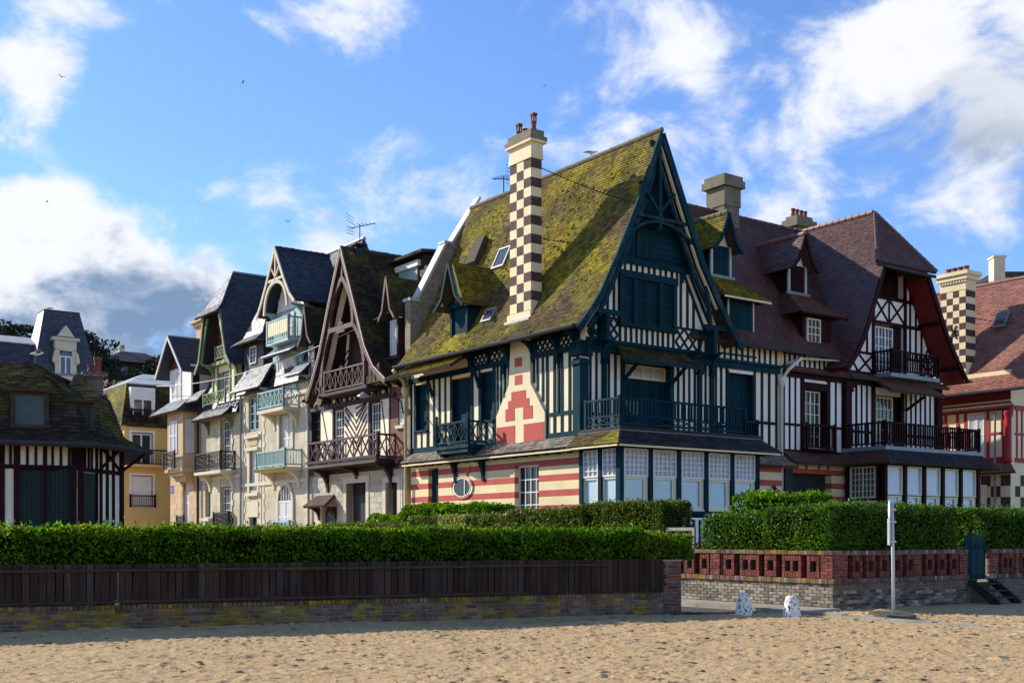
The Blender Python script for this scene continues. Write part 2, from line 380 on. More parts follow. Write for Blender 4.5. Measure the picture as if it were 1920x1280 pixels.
class Fac:
    """a vertical facade: kind 'A' faces -a (street side), kind 'B' faces -b (sea side); s runs along it, o is metres proud of it"""
    def __init__(s, ax, c, par): s.ax = ax; s.c = c; s.par = par
    def pt(s, q, z, o=0): return (s.c - o, q, z) if s.ax == 'A' else (q, s.c - o, z)
    def g(s, s0, s1, z0, z1, o0, o1):
        return bx(s.c - o0, s.c - o1, s0, s1, z0, z1) if s.ax == 'A' else bx(s0, s1, s.c - o0, s.c - o1, z0, z1)
    def box(s, name, m, s0, s1, z0, z1, o0, o1, par=None, label=None): return ob(name, s.g(s0, s1, z0, z1, o0, o1), m, par or s.par, label=label)
    def bg(s, s0, z0, s1, z1, w, o0, o1):
        d = Vector((s1 - s0, z1 - z0)); d.normalize(); n = Vector((-d.y, d.x)) * w / 2
        return prism([s.pt(s0 - n.x, z0 - n.y, o0), s.pt(s1 - n.x, z1 - n.y, o0), s.pt(s1 + n.x, z1 + n.y, o0), s.pt(s0 + n.x, z0 + n.y, o0)], Vector(s.pt(0, 0, o1)) - Vector(s.pt(0, 0, o0)))
    def beam(s, name, m, s0, z0, s1, z1, w, o0, o1, par=None): return ob(name, s.bg(s0, z0, s1, z1, w, o0, o1), m, par or s.par)
    def poly(s, pts, o0, o1): return prism([s.pt(x, z, o0) for x, z in pts], Vector(s.pt(0, 0, o1)) - Vector(s.pt(0, 0, o0)))
    def wall(s, name, m, s0, s1, z0, z1, holes=(), o0=-.35, o1=0, par=None):
        xs = sorted({s0, s1, *[max(s0, min(s1, x)) for h in holes for x in h[:2]]}); zs = sorted({z0, z1, *[max(z0, min(z1, z)) for h in holes for z in h[2:4]]})
        gs = []
        for x0, x1 in zip(xs, xs[1:]):
            run = None
            for y0, y1 in zip(zs, zs[1:]):
                cx, cz = (x0 + x1) / 2, (y0 + y1) / 2
                if any(h[0] < cx < h[1] and h[2] < cz < h[3] for h in holes):
                    if run: gs.append(s.g(x0, x1, run[0], run[1], o0, o1)); run = None
                else: run = (run[0], y1) if run else (y0, y1)
            if run: gs.append(s.g(x0, x1, run[0], run[1], o0, o1))
        return ob(name, merge(gs), m, par or s.par)
    def studs(s, name, m, s0, s1, z0, z1, step, w, o1=.025, o0=-.02, ends=True):
        n = max(1, round(abs(s1 - s0) / step))
        for i in range(n + 1):
            if not ends and i in (0, n): continue
            x = s0 + (s1 - s0) * i / n + R.uniform(-.012, .012); k = R.uniform(.88, 1.12) * w / 2
            s.box(name, m, x - k, x + k, z0, z1, o0, o1 + R.uniform(0, .006))
    def lattice(s, m, s0, s1, z0, z1, cell, w, o0=0, o1=.04, name='lattice_slat'):
        H = z1 - z0; W = s1 - s0; k = max(1, round(W / cell)); st = W / k
        for sg in (1, -1):
            i = -int(H / st) - 1
            while i <= k + int(H / st) + 1:
                # line from (x,z0) rising with slope sg*1.15
                x = s0 + (i + .5) * st; sl = 1.15
                pts = []
                t0, t1 = 0.0, H
                xa = lambda t: x + sg * t / sl
                lo, hi = t0, t1
                if sg > 0: lo = max(lo, (s0 - x) * sl); hi = min(hi, (s1 - x) * sl)
                else: lo = max(lo, (x - s1) * sl); hi = min(hi, (x - s0) * sl)
                if hi - lo > .08: s.beam(name, m, xa(lo), z0 + lo, xa(hi), z0 + hi, w, o0 + (0 if sg > 0 else .003), o1 + (0 if sg > 0 else .006))
                i += 1
    def window(s, s0, s1, z0, z1, o=-.12, cols=2, rows=3, mf='white_paint', mg='glass_dark', fw=.06, bar=.028, sash=0, par=None, name='window', split=None):
        f = ob(name, merge([s.g(s0, s1, z0, z0 + fw, o - .03, o + .05), s.g(s0, s1, z1 - fw, z1, o - .03, o + .05), s.g(s0, s0 + fw, z0 + fw, z1 - fw, o - .03, o + .05), s.g(s1 - fw, s1, z0 + fw, z1 - fw, o - .03, o + .05)]), mf, par or s.par)
        a0, a1, y0, y1 = s0 + fw, s1 - fw, z0 + fw, z1 - fw
        for i in range(1, cols):
            x = a0 + (a1 - a0) * i / cols; b = bar * (2.2 if sash and i % (cols // sash) == 0 else 1)
            ob('glazing_bar', s.g(x - b / 2, x + b / 2, y0, y1, o - .01, o + .03), mf, f)
        for j in range(1, rows):
            z = y0 + (y1 - y0) * j / rows
            ob('glazing_bar', s.g(a0, a1, z - bar / 2, z + bar / 2, o - .008, o + .027), mf, f)
        for i in range(cols):
            for j in range(rows):
                x0 = a0 + (a1 - a0) * i / cols; x1 = a0 + (a1 - a0) * (i + 1) / cols; w0 = y0 + (y1 - y0) * j / rows; w1 = y0 + (y1 - y0) * (j + 1) / rows
                t = R.uniform(-.011, .011)
                V, F = s.g(x0, x1, w0, w1, o - .025, o - .012)
                mgl = mg if not callable(mg) else mg(j, rows)
                ob('pane', ([(v[0] + (t if k in (4, 5, 6, 7) and s.ax == 'A' else 0), v[1] + (t if k in (4, 5, 6, 7) and s.ax == 'B' else 0), v[2]) for k, v in enumerate(V)], F), mgl, f)
        return f
    def shutter(s, s0, s1, z0, z1, o, m, leaves=2, par=None, slats=True, name='shutter'):
        for i in range(leaves):
            x0 = s0 + (s1 - s0) * i / leaves + .008; x1 = s0 + (s1 - s0) * (i + 1) / leaves - .008; fw = min(.07, (x1 - x0) * .18)
            gs = [s.g(x0, x1, z0, z0 + fw, o, o + .05), s.g(x0, x1, z1 - fw, z1, o, o + .05), s.g(x0, x0 + fw, z0 + fw, z1 - fw, o, o + .05), s.g(x1 - fw, x1, z0 + fw, z1 - fw, o, o + .05)]
            zm = z0 + (z1 - z0) * .55; gs.append(s.g(x0 + fw, x1 - fw, zm - fw / 2, zm + fw / 2, o, o + .05))
            gs.append(s.g(x0 + fw, x1 - fw, z0 + fw, z1 - fw, o, o + .012))
            if slats:
                z = z0 + fw + .05
                while z < z1 - fw - .03:
                    if abs(z - zm) > .07: gs.append(s.g(x0 + fw, x1 - fw, z, z + .03, o + .012, o + .038))
                    z += .085
            else:
                n = 3
                for k in range(1, n + 1):
                    xx = x0 + fw + (x1 - x0 - 2 * fw) * k / (n + 1); gs.append(s.g(xx - .008, xx + .008, z0 + fw, z1 - fw, o + .012, o + .026))
            ob(name, merge(gs), m, par or s.par)
    def boards(s, s0, s1, z0, z1, o, m, n, name='door', par=None):
        d = ob(name, s.g(s0, s1, z0, z1, o - .05, o), m, par or s.par)
        for i in range(n):
            x0 = s0 + (s1 - s0) * i / n; x1 = s0 + (s1 - s0) * (i + 1) / n
            ob('board', s.g(x0 + .006, x1 - .006, z0 + .01, z1 - .01, o, o + R.uniform(.018, .026)), m, d)
        return d

def railing(par, p, q, z0, z1, m, kind='bal', step=.14, bw=.05, top=(.08, .07), name='railing', ends=(True, True), low=.12):
    """one straight run of balustrade from p to q (block coordinates), every piece its own part"""
    p = Vector((*p, 0)); q = Vector((*q, 0)); d = (q - p); Ln = d.length; d.normalize()
    P = lambda t, z: tuple(p + d * t + Vector((0, 0, z)))
    r = ob(name, beam(P(0, z1 - top[1] / 2), P(Ln, z1 - top[1] / 2), top[0], top[1]), m, par)
    ob('bottom_rail', beam(P(0, z0 + low), P(Ln, z0 + low), .06, .06), m, r)
    for t, e in ((0, ends[0]), (Ln, ends[1])):
        if e: ob('post', beam(P(t, z0), P(t, z1 + .05), .1, .1, (1, 0, 0)), m, r)
    if kind == 'bal':
        n = max(2, round(Ln / step))
        for i in range(1, n): ob('baluster', beam(P(Ln * i / n, z0 + low), P(Ln * i / n, z1 - top[1]), bw, bw * .7, tuple(d)), m, r)
    elif kind in ('x', 'balx'):
        n = max(1, round(Ln / step)); zb, zt = z0 + low + .03, z1 - top[1]
        if kind == 'balx':
            nn = max(2, round(Ln / .15))
            for i in range(1, nn): ob('baluster', beam(P(Ln * i / nn, z0 + .38), P(Ln * i / nn, z1 - top[1]), .05, .04, tuple(d)), m, r)
            ob('middle_rail', beam(P(0, z0 + .38), P(Ln, z0 + .38), .05, .05), m, r); zt = z0 + .355
        for i in range(n):
            a, b = Ln * i / n, Ln * (i + 1) / n
            nrm = Vector((-d.y, d.x, 0))
            ob('cross_brace', beam(P(a, zb), P(b, zt), .035, bw, tuple(nrm)), m, r)
            ob('cross_brace', beam(P(a, zt), P(b, zb), .03, bw, tuple(nrm)), m, r)
            if kind == 'x' and i: ob('baluster', beam(P(a, zb), P(a, zt), .04, .045, tuple(d)), m, r)
    elif kind == 'scroll':
        n = max(2, round(Ln / .22)); zb, zt = z0 + low + .03, z1 - top[1]
        for i in range(n):
            a, b = Ln * i / n, Ln * (i + 1) / n; c = (a + b) / 2; h = zt - zb
            pts = []
            for k in range(29):
                u = k / 28; an = u * 4 * math.pi
                pts.append(P(c + (.42 - .2 * abs(2 * u - 1)) * (b - a) * math.sin(an * 1.5 + i), zb + h * u))
            ob('scroll', tube(pts, .014, 4), m, r)
            ob('baluster', beam(P(a, zb), P(a, zt), .025, .025, tuple(d)), m, r)
            for k in range(3):
                cz = zb + h * (.2 + .3 * k); rr = .075
                ob('scroll', tube([P(c + rr * math.cos(t * .7), cz + rr * math.sin(t * .7)) for t in range(10)], .012, 4), m, r)
    return r

def poly_interp(pts, t):
    """point at arc length fraction: pts polyline of Vectors with cumulative lengths"""
    P, cum = pts
    t = max(0, min(cum[-1], t))
    for i in range(len(cum) - 1):
        if t <= cum[i + 1] + 1e-9:
            k = (t - cum[i]) / max(1e-9, cum[i + 1] - cum[i]); return P[i].lerp(P[i + 1], k)
    return P[-1]
def roof(par, name, Lp, Rp, m, slab='roof_slab', tw=.17, te=.11, th=.028, slab_t=.10, ridge=None, sag=0.0, label=None, bottom=None):
    """a roof slope between two edge polylines (eave to ridge). A slab with real courses of tiles laid on it."""
    Lp = [Vector(p) for p in Lp]; Rp = [Vector(p) for p in Rp]; n = len(Lp)
    nrm = (Rp[0] - Lp[0]).cross(Lp[-1] - Lp[0]).normalized()
    if abs((Rp[0] - Lp[0]).length) < 1e-4: nrm = (Rp[-1] - Lp[-1]).cross(Lp[-1] - Lp[0]).normalized()
    if nrm.z < 0: nrm = -nrm
    V = [tuple(p) for p in Lp] + [tuple(p) for p in Rp] + [tuple(p - nrm * slab_t) for p in Lp] + [tuple(p - nrm * slab_t) for p in Rp]
    F = []
    for i in range(n - 1):
        F.append((i, n + i, n + i + 1, i + 1)); F.append((2 * n + i, 2 * n + i + 1, 3 * n + i + 1, 3 * n + i))
        F.append((i, i + 1, 2 * n + i + 1, 2 * n + i)); F.append((n + i, 3 * n + i, 3 * n + i + 1, n + i + 1))
    F.append((0, 2 * n, 3 * n, n)); F.append((n - 1, 2 * n - 1, 4 * n - 1, 3 * n - 1))
    slab_o = ob(name, (V, F), slab, par, label=label)
    def cum(P):
        c = [0.0]
        for a, b in zip(P, P[1:]): c.append(c[-1] + (b - a).length)
        return (P, c)
    CL, CR = cum(Lp), cum(Rp); H = max(CL[1][-1], CR[1][-1]); rows = max(1, int(H / te))
    TV = []; TF = []; rnd = []
    for r in range(rows):
        f0 = r / rows; f1 = min(1.0, (r + 1.12) / rows)
        l0 = poly_interp(CL, CL[1][-1] * f0); r0 = poly_interp(CR, CR[1][-1] * f0)
        l1 = poly_interp(CL, CL[1][-1] * f1); r1 = poly_interp(CR, CR[1][-1] * f1)
        W = (r0 - l0).length
        if W < .04: continue
        k = max(1, round(W / tw)); off = (r % 2) * .5
        nn = (r0 - l0).cross(l1 - l0)
        if nn.length < 1e-6: nn = nrm.copy()
        nn.normalize()
        if nn.dot(nrm) < 0: nn = -nn
        lift = .5 + .5 * math.sin(r * 12.9898)
        for i in range(k + 1):
            u0 = max(0, (i - off) / k); u1 = min(1, (i + 1 - off) / k)
            if u1 - u0 < .02 / k: continue
            g = .003 / W; u0 += g; u1 -= g
            j = R.uniform(0, .011); jj = R.uniform(-.008, .008); t = th + j
            a = l0.lerp(r0, u0); b = l0.lerp(r0, u1); c = l1.lerp(r1, u1); d = l1.lerp(r1, u0)
            dn = (d - a) * (jj / te)
            a -= dn; b -= dn
            base = len(TV)
            TV += [tuple(a + nn * t), tuple(b + nn * (t + R.uniform(-.004, .004))), tuple(c + nn * .006), tuple(d + nn * .006), tuple(a), tuple(b)]
            TF += [(base, base + 1, base + 2, base + 3), (base + 4, base + 5, base + 1, base), (base + 4, base, base + 3), (base + 1, base + 5, base + 2)]
            v = R.random(); rnd += [v] * 4
    o = ob('roof_tiles', (TV, TF), m, slab_o, kind='stuff')
    at = o.data.attributes.new('rnd', 'FLOAT', 'FACE'); at.data.foreach_set('value', rnd)
    if ridge:
        a, b = Lp[-1], Rp[-1]; Ln = (b - a).length; k = max(1, int(Ln / .32)); d = (b - a).normalized()
        for i in range(k):
            p = a + d * Ln * i / k + Vector((0, 0, R.uniform(-.01, .012))); q = a + d * (Ln * (i + 1) / k + .03)
            ob('ridge_tile', tube([p, q], [.115, .095], 8), ridge, slab_o)
    return slab_o
def prof(b, pts): return [(a, b, z) for a, z in pts]          # profile in a/z at a given b
def profA(a, pts): return [(a, b, z) for b, z in pts]         # profile in b/z at a given a

def checker(F, par, s0, s1, z0, z1, nc, nr, phase, m1, m2, o0=0, o1=.015):
    for j in range(nr):
        for i in range(nc):
            dark = (i + j + phase) % 2
            F.box('brick_check' if dark else 'plaster_check', m1 if dark else m2, s0 + (s1 - s0) * i / nc + .002, s0 + (s1 - s0) * (i + 1) / nc - .002,
                  z0 + (z1 - z0) * j / nr + .002, z0 + (z1 - z0) * (j + 1) / nr - .002, o0, o1 - (.006 if dark else 0), par)
def pot(par, a, b, z, h, r=.12, hood=False):
    p = ob('chimney_pot', lathe((a, b, z), [(r * 1.1, 0), (r * 1.1, .08), (r * .9, .1), (r * .82, h * .8), (r * 1.05, h * .82), (r * 1.05, h)], 12), 'terracotta', par)
    if hood:
        for k in range(4):
            an = math.pi / 4 + k * math.pi / 2; x, y = a + math.cos(an) * r * .8, b + math.sin(an) * r * .8
            ob('cowl_leg', bx(x - .02, x + .02, y - .02, y + .02, z + h, z + h + .22), 'terracotta', p)
        ob('cowl', bx(a - r, a + r, b - r, b + r, z + h + .22, z + h + .29), 'terracotta', p)
def bracket(par, p, out, drop, w, m, axis='A', name='bracket'):
    """curved console: p is the top at the wall"""
    a, b, z = p; pts = []
    n = 6
    prf = [(0, 0), (out, 0), (out, -.08)] + [(out * (1 - math.sin(k / n * math.pi / 2)) * .9 + .06, -.08 - (drop - .08) * (1 - math.cos(k / n * math.pi / 2))) for k in range(1, n + 1)] + [(0, -drop)]
    if axis == 'A': g = prism([(a - x, b - w / 2, z + y) for x, y in prf], (0, w, 0))
    else: g = prism([(a - w / 2, b - x, z + y) for x, y in prf], (w, 0, 0))
    return ob(name, g, m, par)

# ================================================================== THE SETTING
def fast_mesh(name, V, F, m, rnd=None, smooth=False):
    V = np.asarray(V, dtype=np.float32); F = np.asarray(F, dtype=np.int32); k = F.shape[1]
    me = bpy.data.meshes.new(name)
    me.vertices.add(len(V)); me.vertices.foreach_set('co', V.ravel())
    me.loops.add(F.size); me.loops.foreach_set('vertex_index', F.ravel())
    me.polygons.add(len(F)); me.polygons.foreach_set('loop_start', np.arange(0, F.size, k, dtype=np.int32))
    if smooth: me.polygons.foreach_set('use_smooth', np.ones(len(F), dtype=bool))
    me.update(calc_edges=True); me.validate()
    me.materials.append(M[m])
    if rnd is not None:
        at = me.attributes.new('rnd', 'FLOAT', 'FACE'); at.data.foreach_set('value', np.asarray(rnd, dtype=np.float32))
    return me

def ground():
    gx = np.concatenate([[-2500, -600, -150, -50, -24, -16], np.arange(-12.5, 13.5, .036), [17, 25, 50, 150, 600, 2500]])
    gy = np.concatenate([[-2500, -400, -60, -10, 3, 7], np.arange(9.5, 26.6, .036), [30, 36, 50, 80, 150, 400, 1200, 4000]])
    X, Y = np.meshgrid(gx, gy); ny, nx = X.shape
    ix0, ix1, iy0, iy1 = 6, nx - 6, 6, ny - 8
    h, w = iy1 - iy0, ix1 - ix0
    def band(lo, hi, seed, asp=1.0):
        r = np.random.default_rng(seed).standard_normal((h, w)); f = np.fft.fft2(r)
        ky = np.fft.fftfreq(h, .036)[:, None] * asp; kx = np.fft.fftfreq(w, .036)[None, :]; k = np.hypot(kx, ky)
        f *= np.exp(-(k / hi) ** 2) * (1 - np.exp(-(k / lo) ** 2)); q = np.real(np.fft.ifft2(f)); return q / q.std()
    Z = .007 * band(.12, .35, 1) + .0028 * band(.9, 2.6, 2) * (1 + .6 * band(.05, .3, 5)).clip(0, 2.2) + .0045 * band(3.0, 10, 3) + .011 * np.maximum(0, band(2.2, 7, 12) - 1.2) - .008 * np.maximum(0, band(2.0, 6, 14) - 1.3)
    ridge = band(.9, 2.6, 8, .8); Z += .009 * np.maximum(0, ridge - 1.1)
    # footprints and scuffs
    rg = np.random.default_rng(4); xs = gx[ix0:ix1]; ys = gy[iy0:iy1]
    for _ in range(4200):
        cx, cy = rg.uniform(xs[0], xs[-1]), rg.uniform(ys[0], ys[-1]); an = rg.uniform(0, math.pi); L1, L2 = rg.uniform(.06, .15), rg.uniform(.03, .06); dp = rg.uniform(.006, .030)
        i0 = max(0, int((cx - xs[0]) / .036) - 11); j0 = max(0, int((cy - ys[0]) / .036) - 11)
        xx = xs[i0:i0 + 23][None, :] - cx; yy = ys[j0:j0 + 23][:, None] - cy
        p = (xx * math.cos(an) + yy * math.sin(an)) / L1; q = (-xx * math.sin(an) + yy * math.cos(an)) / L2; r2 = p * p + q * q
        Z[j0:j0 + 23, i0:i0 + 23] += -dp * np.exp(-r2) + dp * .55 * np.exp(-(np.sqrt(r2) - 1.7) ** 2 * 3)
    edge = np.minimum.reduce([np.arange(w)[None, :] + 0 * np.arange(h)[:, None], (w - 1 - np.arange(w))[None, :] + 0 * np.arange(h)[:, None], np.arange(h)[:, None] + 0 * np.arange(w)[None, :], (h - 1 - np.arange(h))[:, None] + 0 * np.arange(w)[None, :]])
    Z *= np.clip(edge / 12, 0, 1)
    # sand thins out to the paved street behind the fence end and drifts against the sign
    XX, YY = X[iy0:iy1, ix0:ix1], Y[iy0:iy1, ix0:ix1]
    A = (XX - ORI.x) * math.cos(ROT) + (YY - ORI.y) * math.sin(ROT); B = -(XX - ORI.x) * math.sin(ROT) + (YY - ORI.y) * math.cos(ROT)
    st = np.clip((B + 13.2) / 1.2, 0, 1) * np.clip((A + 14) / 2, 0, 1)
    Z = Z * (1 - .7 * st) - .05 * st
    Z += .16 * np.exp(-(((XX - 7.35) / .5) ** 2 + ((YY - 22.7) / .35) ** 2))
    wall_d = np.clip(1 - np.abs((YY - 18.85) * math.cos(rad(23.8)) - (XX + 8.4) * math.sin(rad(23.8))) / .8, 0, 1)
    Z += .03 * wall_d * (XX < 3.3)
    ZZ = np.zeros_like(X); ZZ[iy0:iy1, ix0:ix1] = Z
    V = np.stack([X.ravel(), Y.ravel(), ZZ.ravel()], 1)
    idx = np.arange(nx * ny).reshape(ny, nx)
    F = np.stack([idx[:-1, :-1].ravel(), idx[:-1, 1:].ravel(), idx[1:, 1:].ravel(), idx[1:, :-1].ravel()], 1)
    o = bpy.data.objects.new('ground', fast_mesh('ground', V, F, 'sand', smooth=True)); COL.objects.link(o); o['kind'] = 'structure'
ground()
def clods():
    rg = np.random.default_rng(9); n = 3000; x = rg.uniform(-12, 13, n); y = 10 + 14.5 * rg.random(n) ** .8
    fy = 18.85 + (x + 8.4) * math.tan(rad(23.8)) - .15
    keep = (y < fy) | (x > 4.2); x, y = x[keep], y[keep]; n = len(x); r = .010 + .034 * rg.random(n) ** 4
    oc = np.array([(1, 0, 0), (0, 1, 0), (-1, 0, 0), (0, -1, 0), (0, 0, .7), (0, 0, -.5)]); V = oc[None] * r[:, None, None] * rg.uniform(.5, 1.8, (n, 6, 1)) * np.array([1.5, 1.0, .5]); V[:, :, 0] += x[:, None]; V[:, :, 1] += y[:, None]; V[:, :, 2] += .012
    f = np.array([(0, 1, 4), (1, 2, 4), (2, 3, 4), (3, 0, 4), (1, 0, 5), (2, 1, 5), (3, 2, 5), (0, 3, 5)]); F = (f[None] + np.arange(n)[:, None, None] * 6).reshape(-1, 3)
    o = bpy.data.objects.new('sand_clods', fast_mesh('sand_clods', V.reshape(-1, 3), F, 'sand_dark')); COL.objects.link(o); o['kind'] = 'stuff'; o['label'] = 'small clods and weed scattered over the trampled sand'; o['category'] = 'sand'
mat('sand_dark', (.26, .175, .09), .95, .4, 2, spec=.05, dirt=.5, dirtcol=(.06, .045, .03))
clods()

def struct(name, geo, m, frame=BLOCK):
    V, F = geo; me = bpy.data.meshes.new(name); me.from_pydata([tuple(v) for v in V], [], F); me.materials.append(M[m])
    o = bpy.data.objects.new(name, me); COL.objects.link(o); p = frame_pt(frame, 0, 0); o.location = (p.x, p.y, 0); o.rotation_euler = (0, 0, frame[1]); o['kind'] = 'structure'
    return o
struct('street', prism([(-5.72, -13.2, -.2), (-5.72, 80, -.2), (-14, 80, -.2), (-14, -10.4, -.2), (-7.1, -12.1, -.2)], (0, 0, .212)), 'asphalt')
struct('pavement', bx(-5.45, -4.3, -13.9, 12, -.2, .075), 'concrete')
kb = struct('kerb', bx(-5.72, -5.64, -19, 12, -.3, .02), 'concrete')
for i in range(30):
    b = -19 + i * 1.0
    o = ob('kerb_stone', bx(-5.66, -5.46, b + .006, b + .994, -.1, .095 + R.uniform(-.006, .006) - max(0, -b - 13.0) * .014), 'concrete', None)
    o.location = kb.location * 0; o.parent = kb

# ------------------------------------------------------------------ brickwork
BRK = {}
def brick_mesh(l, h, d, m, v):
    key = (round(l, 3), round(h, 3), round(d, 3), m, v)
    if key not in BRK:
        rr = random.Random(v * 77 + int(l * 1000)); j = lambda: rr.uniform(-.003, .003)
        e = .006
        V = []
        for y, ins in ((-d / 2, e), (-d / 2 + e, 0), (d / 2, 0)):
            for x, z in ((-1, -1), (1, -1), (1, 1), (-1, 1)): V.append((x * (l / 2 - ins) + j(), y + j(), z * (h / 2 - ins) + j()))
        F = [(0, 1, 2, 3)] + [(a + k, a + (k + 1) % 4, a + 4 + (k + 1) % 4, a + 4 + k) for a in (0, 4) for k in range(4)]
        F = [tuple(reversed(f)) if i else f for i, f in enumerate(F)]
        me = bpy.data.meshes.new('brick'); me.from_pydata(V, [], F); me.materials.append(M[m]); BRK[key] = me
    return BRK[key]
def lay_bricks(par, F, s0, s1, z0, z1, o, m, bl=.225, bh=.072, joint=.010, depth=.07, limit=300, holes=(), pick=None, counter=None, name='brick', near=True):
    """courses of bricks on a facade; the first `limit` are objects, the rest one joined part"""
    rows = max(1, round((z1 - z0) / bh)); hh = (z1 - z0) / rows
    spots = []
    for r in range(rows):
        x = s0 - (bl / 2 if r % 2 else 0)
        while x < s1 - .02:
            a, b = max(x, s0), min(x + bl, s1); x += bl
            if b - a < .05: continue
            zc = z0 + hh * (r + .5)
            if any(h[0] < (a + b) / 2 < h[1] and h[2] < zc < h[3] for h in holes): continue
            spots.append(((a + b) / 2, zc, b - a - joint, hh - joint))
    rest = []
    used = counter if counter is not None else [0]
    rv = root_base(par); rot0 = 0 if F.ax == 'B' else -math.pi / 2
    for (s, z, l, h) in spots:
        oo = o + R.uniform(-.006, .008)
        c = Vector(F.pt(s, z, oo - depth / 2))
        if used[0] < limit:
            used[0] += 1
            q = bpy.data.objects.new(name, brick_mesh(round(l, 2), h, depth, m if isinstance(m, str) else m(s, z), R.randrange(3))); COL.objects.link(q); q.parent = par
            q.location = c - rv; q.rotation_euler = (R.uniform(-.015, .015), R.uniform(-.015, .015), rot0 + R.uniform(-.012, .012))
        else: rest.append((F.g(s - l / 2, s + l / 2, z - h / 2, z + h / 2, oo - depth, oo)))
    if rest: ob('more_bricks', merge(rest), m if isinstance(m, str) else m(s0, z1), par, kind='stuff')

# ------------------------------------------------------------------ leaves
def leaf_cloud(C, Nn, size, up=.35, jit=.6, aspect=.48):
    n = len(C); rg = NP
    l = Nn * .55 + rg.standard_normal((n, 3)) * jit + np.array([0, 0, up]); l /= np.linalg.norm(l, axis=1)[:, None]
    w = np.cross(l, rg.standard_normal((n, 3))); w /= np.linalg.norm(w, axis=1)[:, None]
    nn = np.cross(l, w); sz = size * rg.uniform(.5, 1.6, n)[:, None]
    p0 = C - l * sz * .5; p2 = C + l * sz * .5
    p1 = C + w * sz * aspect * .5 + nn * sz * .08; p3 = C - w * sz * aspect * .5 + nn * sz * .08
    V = np.stack([p0, p1, p2, p3], 1).reshape(-1, 3); i = np.arange(n) * 4
    F = np.concatenate([np.stack([i, i + 1, i + 2], 1), np.stack([i, i + 2, i + 3], 1)])
    rn = rg.random(n); return V, F, np.concatenate([rn, rn])
def lump(P, s, seed):
    """smooth pseudo-noise from a few sines"""
    r = np.random.default_rng(seed); v = np.zeros(len(P))
    for _ in range(7):
        k = r.standard_normal(3) * s; v += np.sin(P @ k + r.uniform(0, 6.28))
    return v / 7
def box_shell(bxs, dens, thick, faces, seed, lumpy=.06, ls=2.2):
    a0, a1, b0, b1, z0, z1 = bxs; Cs = []; Ns = []
    spec = {'-a': (1, 2, a0, 0, -1), '+a': (1, 2, a1, 0, 1), '-b': (0, 2, b0, 1, -1), '+b': (0, 2, b1, 1, 1), 't': (0, 1, z1, 2, 1), 'd': (0, 1, z0, 2, -1)}
    ext = [(a0, a1), (b0, b1), (z0, z1)]
    for f in faces:
        i, j, c, k, sg = spec[f]; ar = (ext[i][1] - ext[i][0]) * (ext[j][1] - ext[j][0]); n = int(ar * dens)
        P = np.zeros((n, 3)); P[:, i] = NP.uniform(*ext[i], n); P[:, j] = NP.uniform(*ext[j], n); P[:, k] = c
        N_ = np.zeros((n, 3)); N_[:, k] = sg
        dsp = lump(P, ls, seed) * lumpy + lump(P, ls * 3.5, seed + 1) * lumpy * .6 + NP.uniform(-thick, .015, n) + (NP.random(n) < .07) * NP.uniform(0, .15 if f == 't' else .07, n)
        P[:, k] += sg * dsp
        # soften corners
        mid = np.array([(e[0] + e[1]) / 2 for e in ext]); half = np.array([(e[1] - e[0]) / 2 for e in ext]); rr = min(.30, half.min() * .8)
        q = np.abs(P - mid) - (half - rr); far = np.linalg.norm(np.maximum(q, 0), axis=1); sc = np.where(far > rr, rr / np.maximum(far, 1e-6), 1.0)
        qq = np.minimum(q, 0) + np.maximum(q, 0) * np.minimum(1, sc + .25)[:, None]
        P = mid + np.sign(P - mid) * (half - rr + qq)
        g = lump(P, 3.2, seed + 9); kp = NP.random(n) > np.clip((g - .22) * 2.2, 0, .8); P, N_ = P[kp], N_[kp]
        Cs.append(P); Ns.append(N_)
    return np.concatenate(Cs), np.concatenate(Ns)
def hedge(name, label, cat, boxes, m, base, frame=BLOCK, dens=1500, size=.06, faces=('-a', '-b', 't', '+a', '+b'), thick=.20, lumpy=.06, group=None, extra=None):
    t = thing(name, label, cat, base, frame, group)
    bv = np.array(base)
    Cs = []; Ns = []
    for k, bb in enumerate(boxes):
        C, N_ = box_shell(bb, dens, thick, faces, 17 + k * 3, lumpy); Cs.append(C); Ns.append(N_)
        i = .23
        ob('shade_core', bx(bb[0] + i, bb[1] - i, bb[2] + i, bb[3] - i, bb[4] + .02, bb[5] - .13), 'hedge_core', t)  # solid near-black box stands in for the shade between the leaves
    C = np.concatenate(Cs); N_ = np.concatenate(Ns)
    V, F, rn = leaf_cloud(C - bv, N_, size)
    o = bpy.data.objects.new('foliage', fast_mesh('foliage', V, F, m, rn)); COL.objects.link(o); o.parent = t; o['kind'] = 'stuff'
    return t

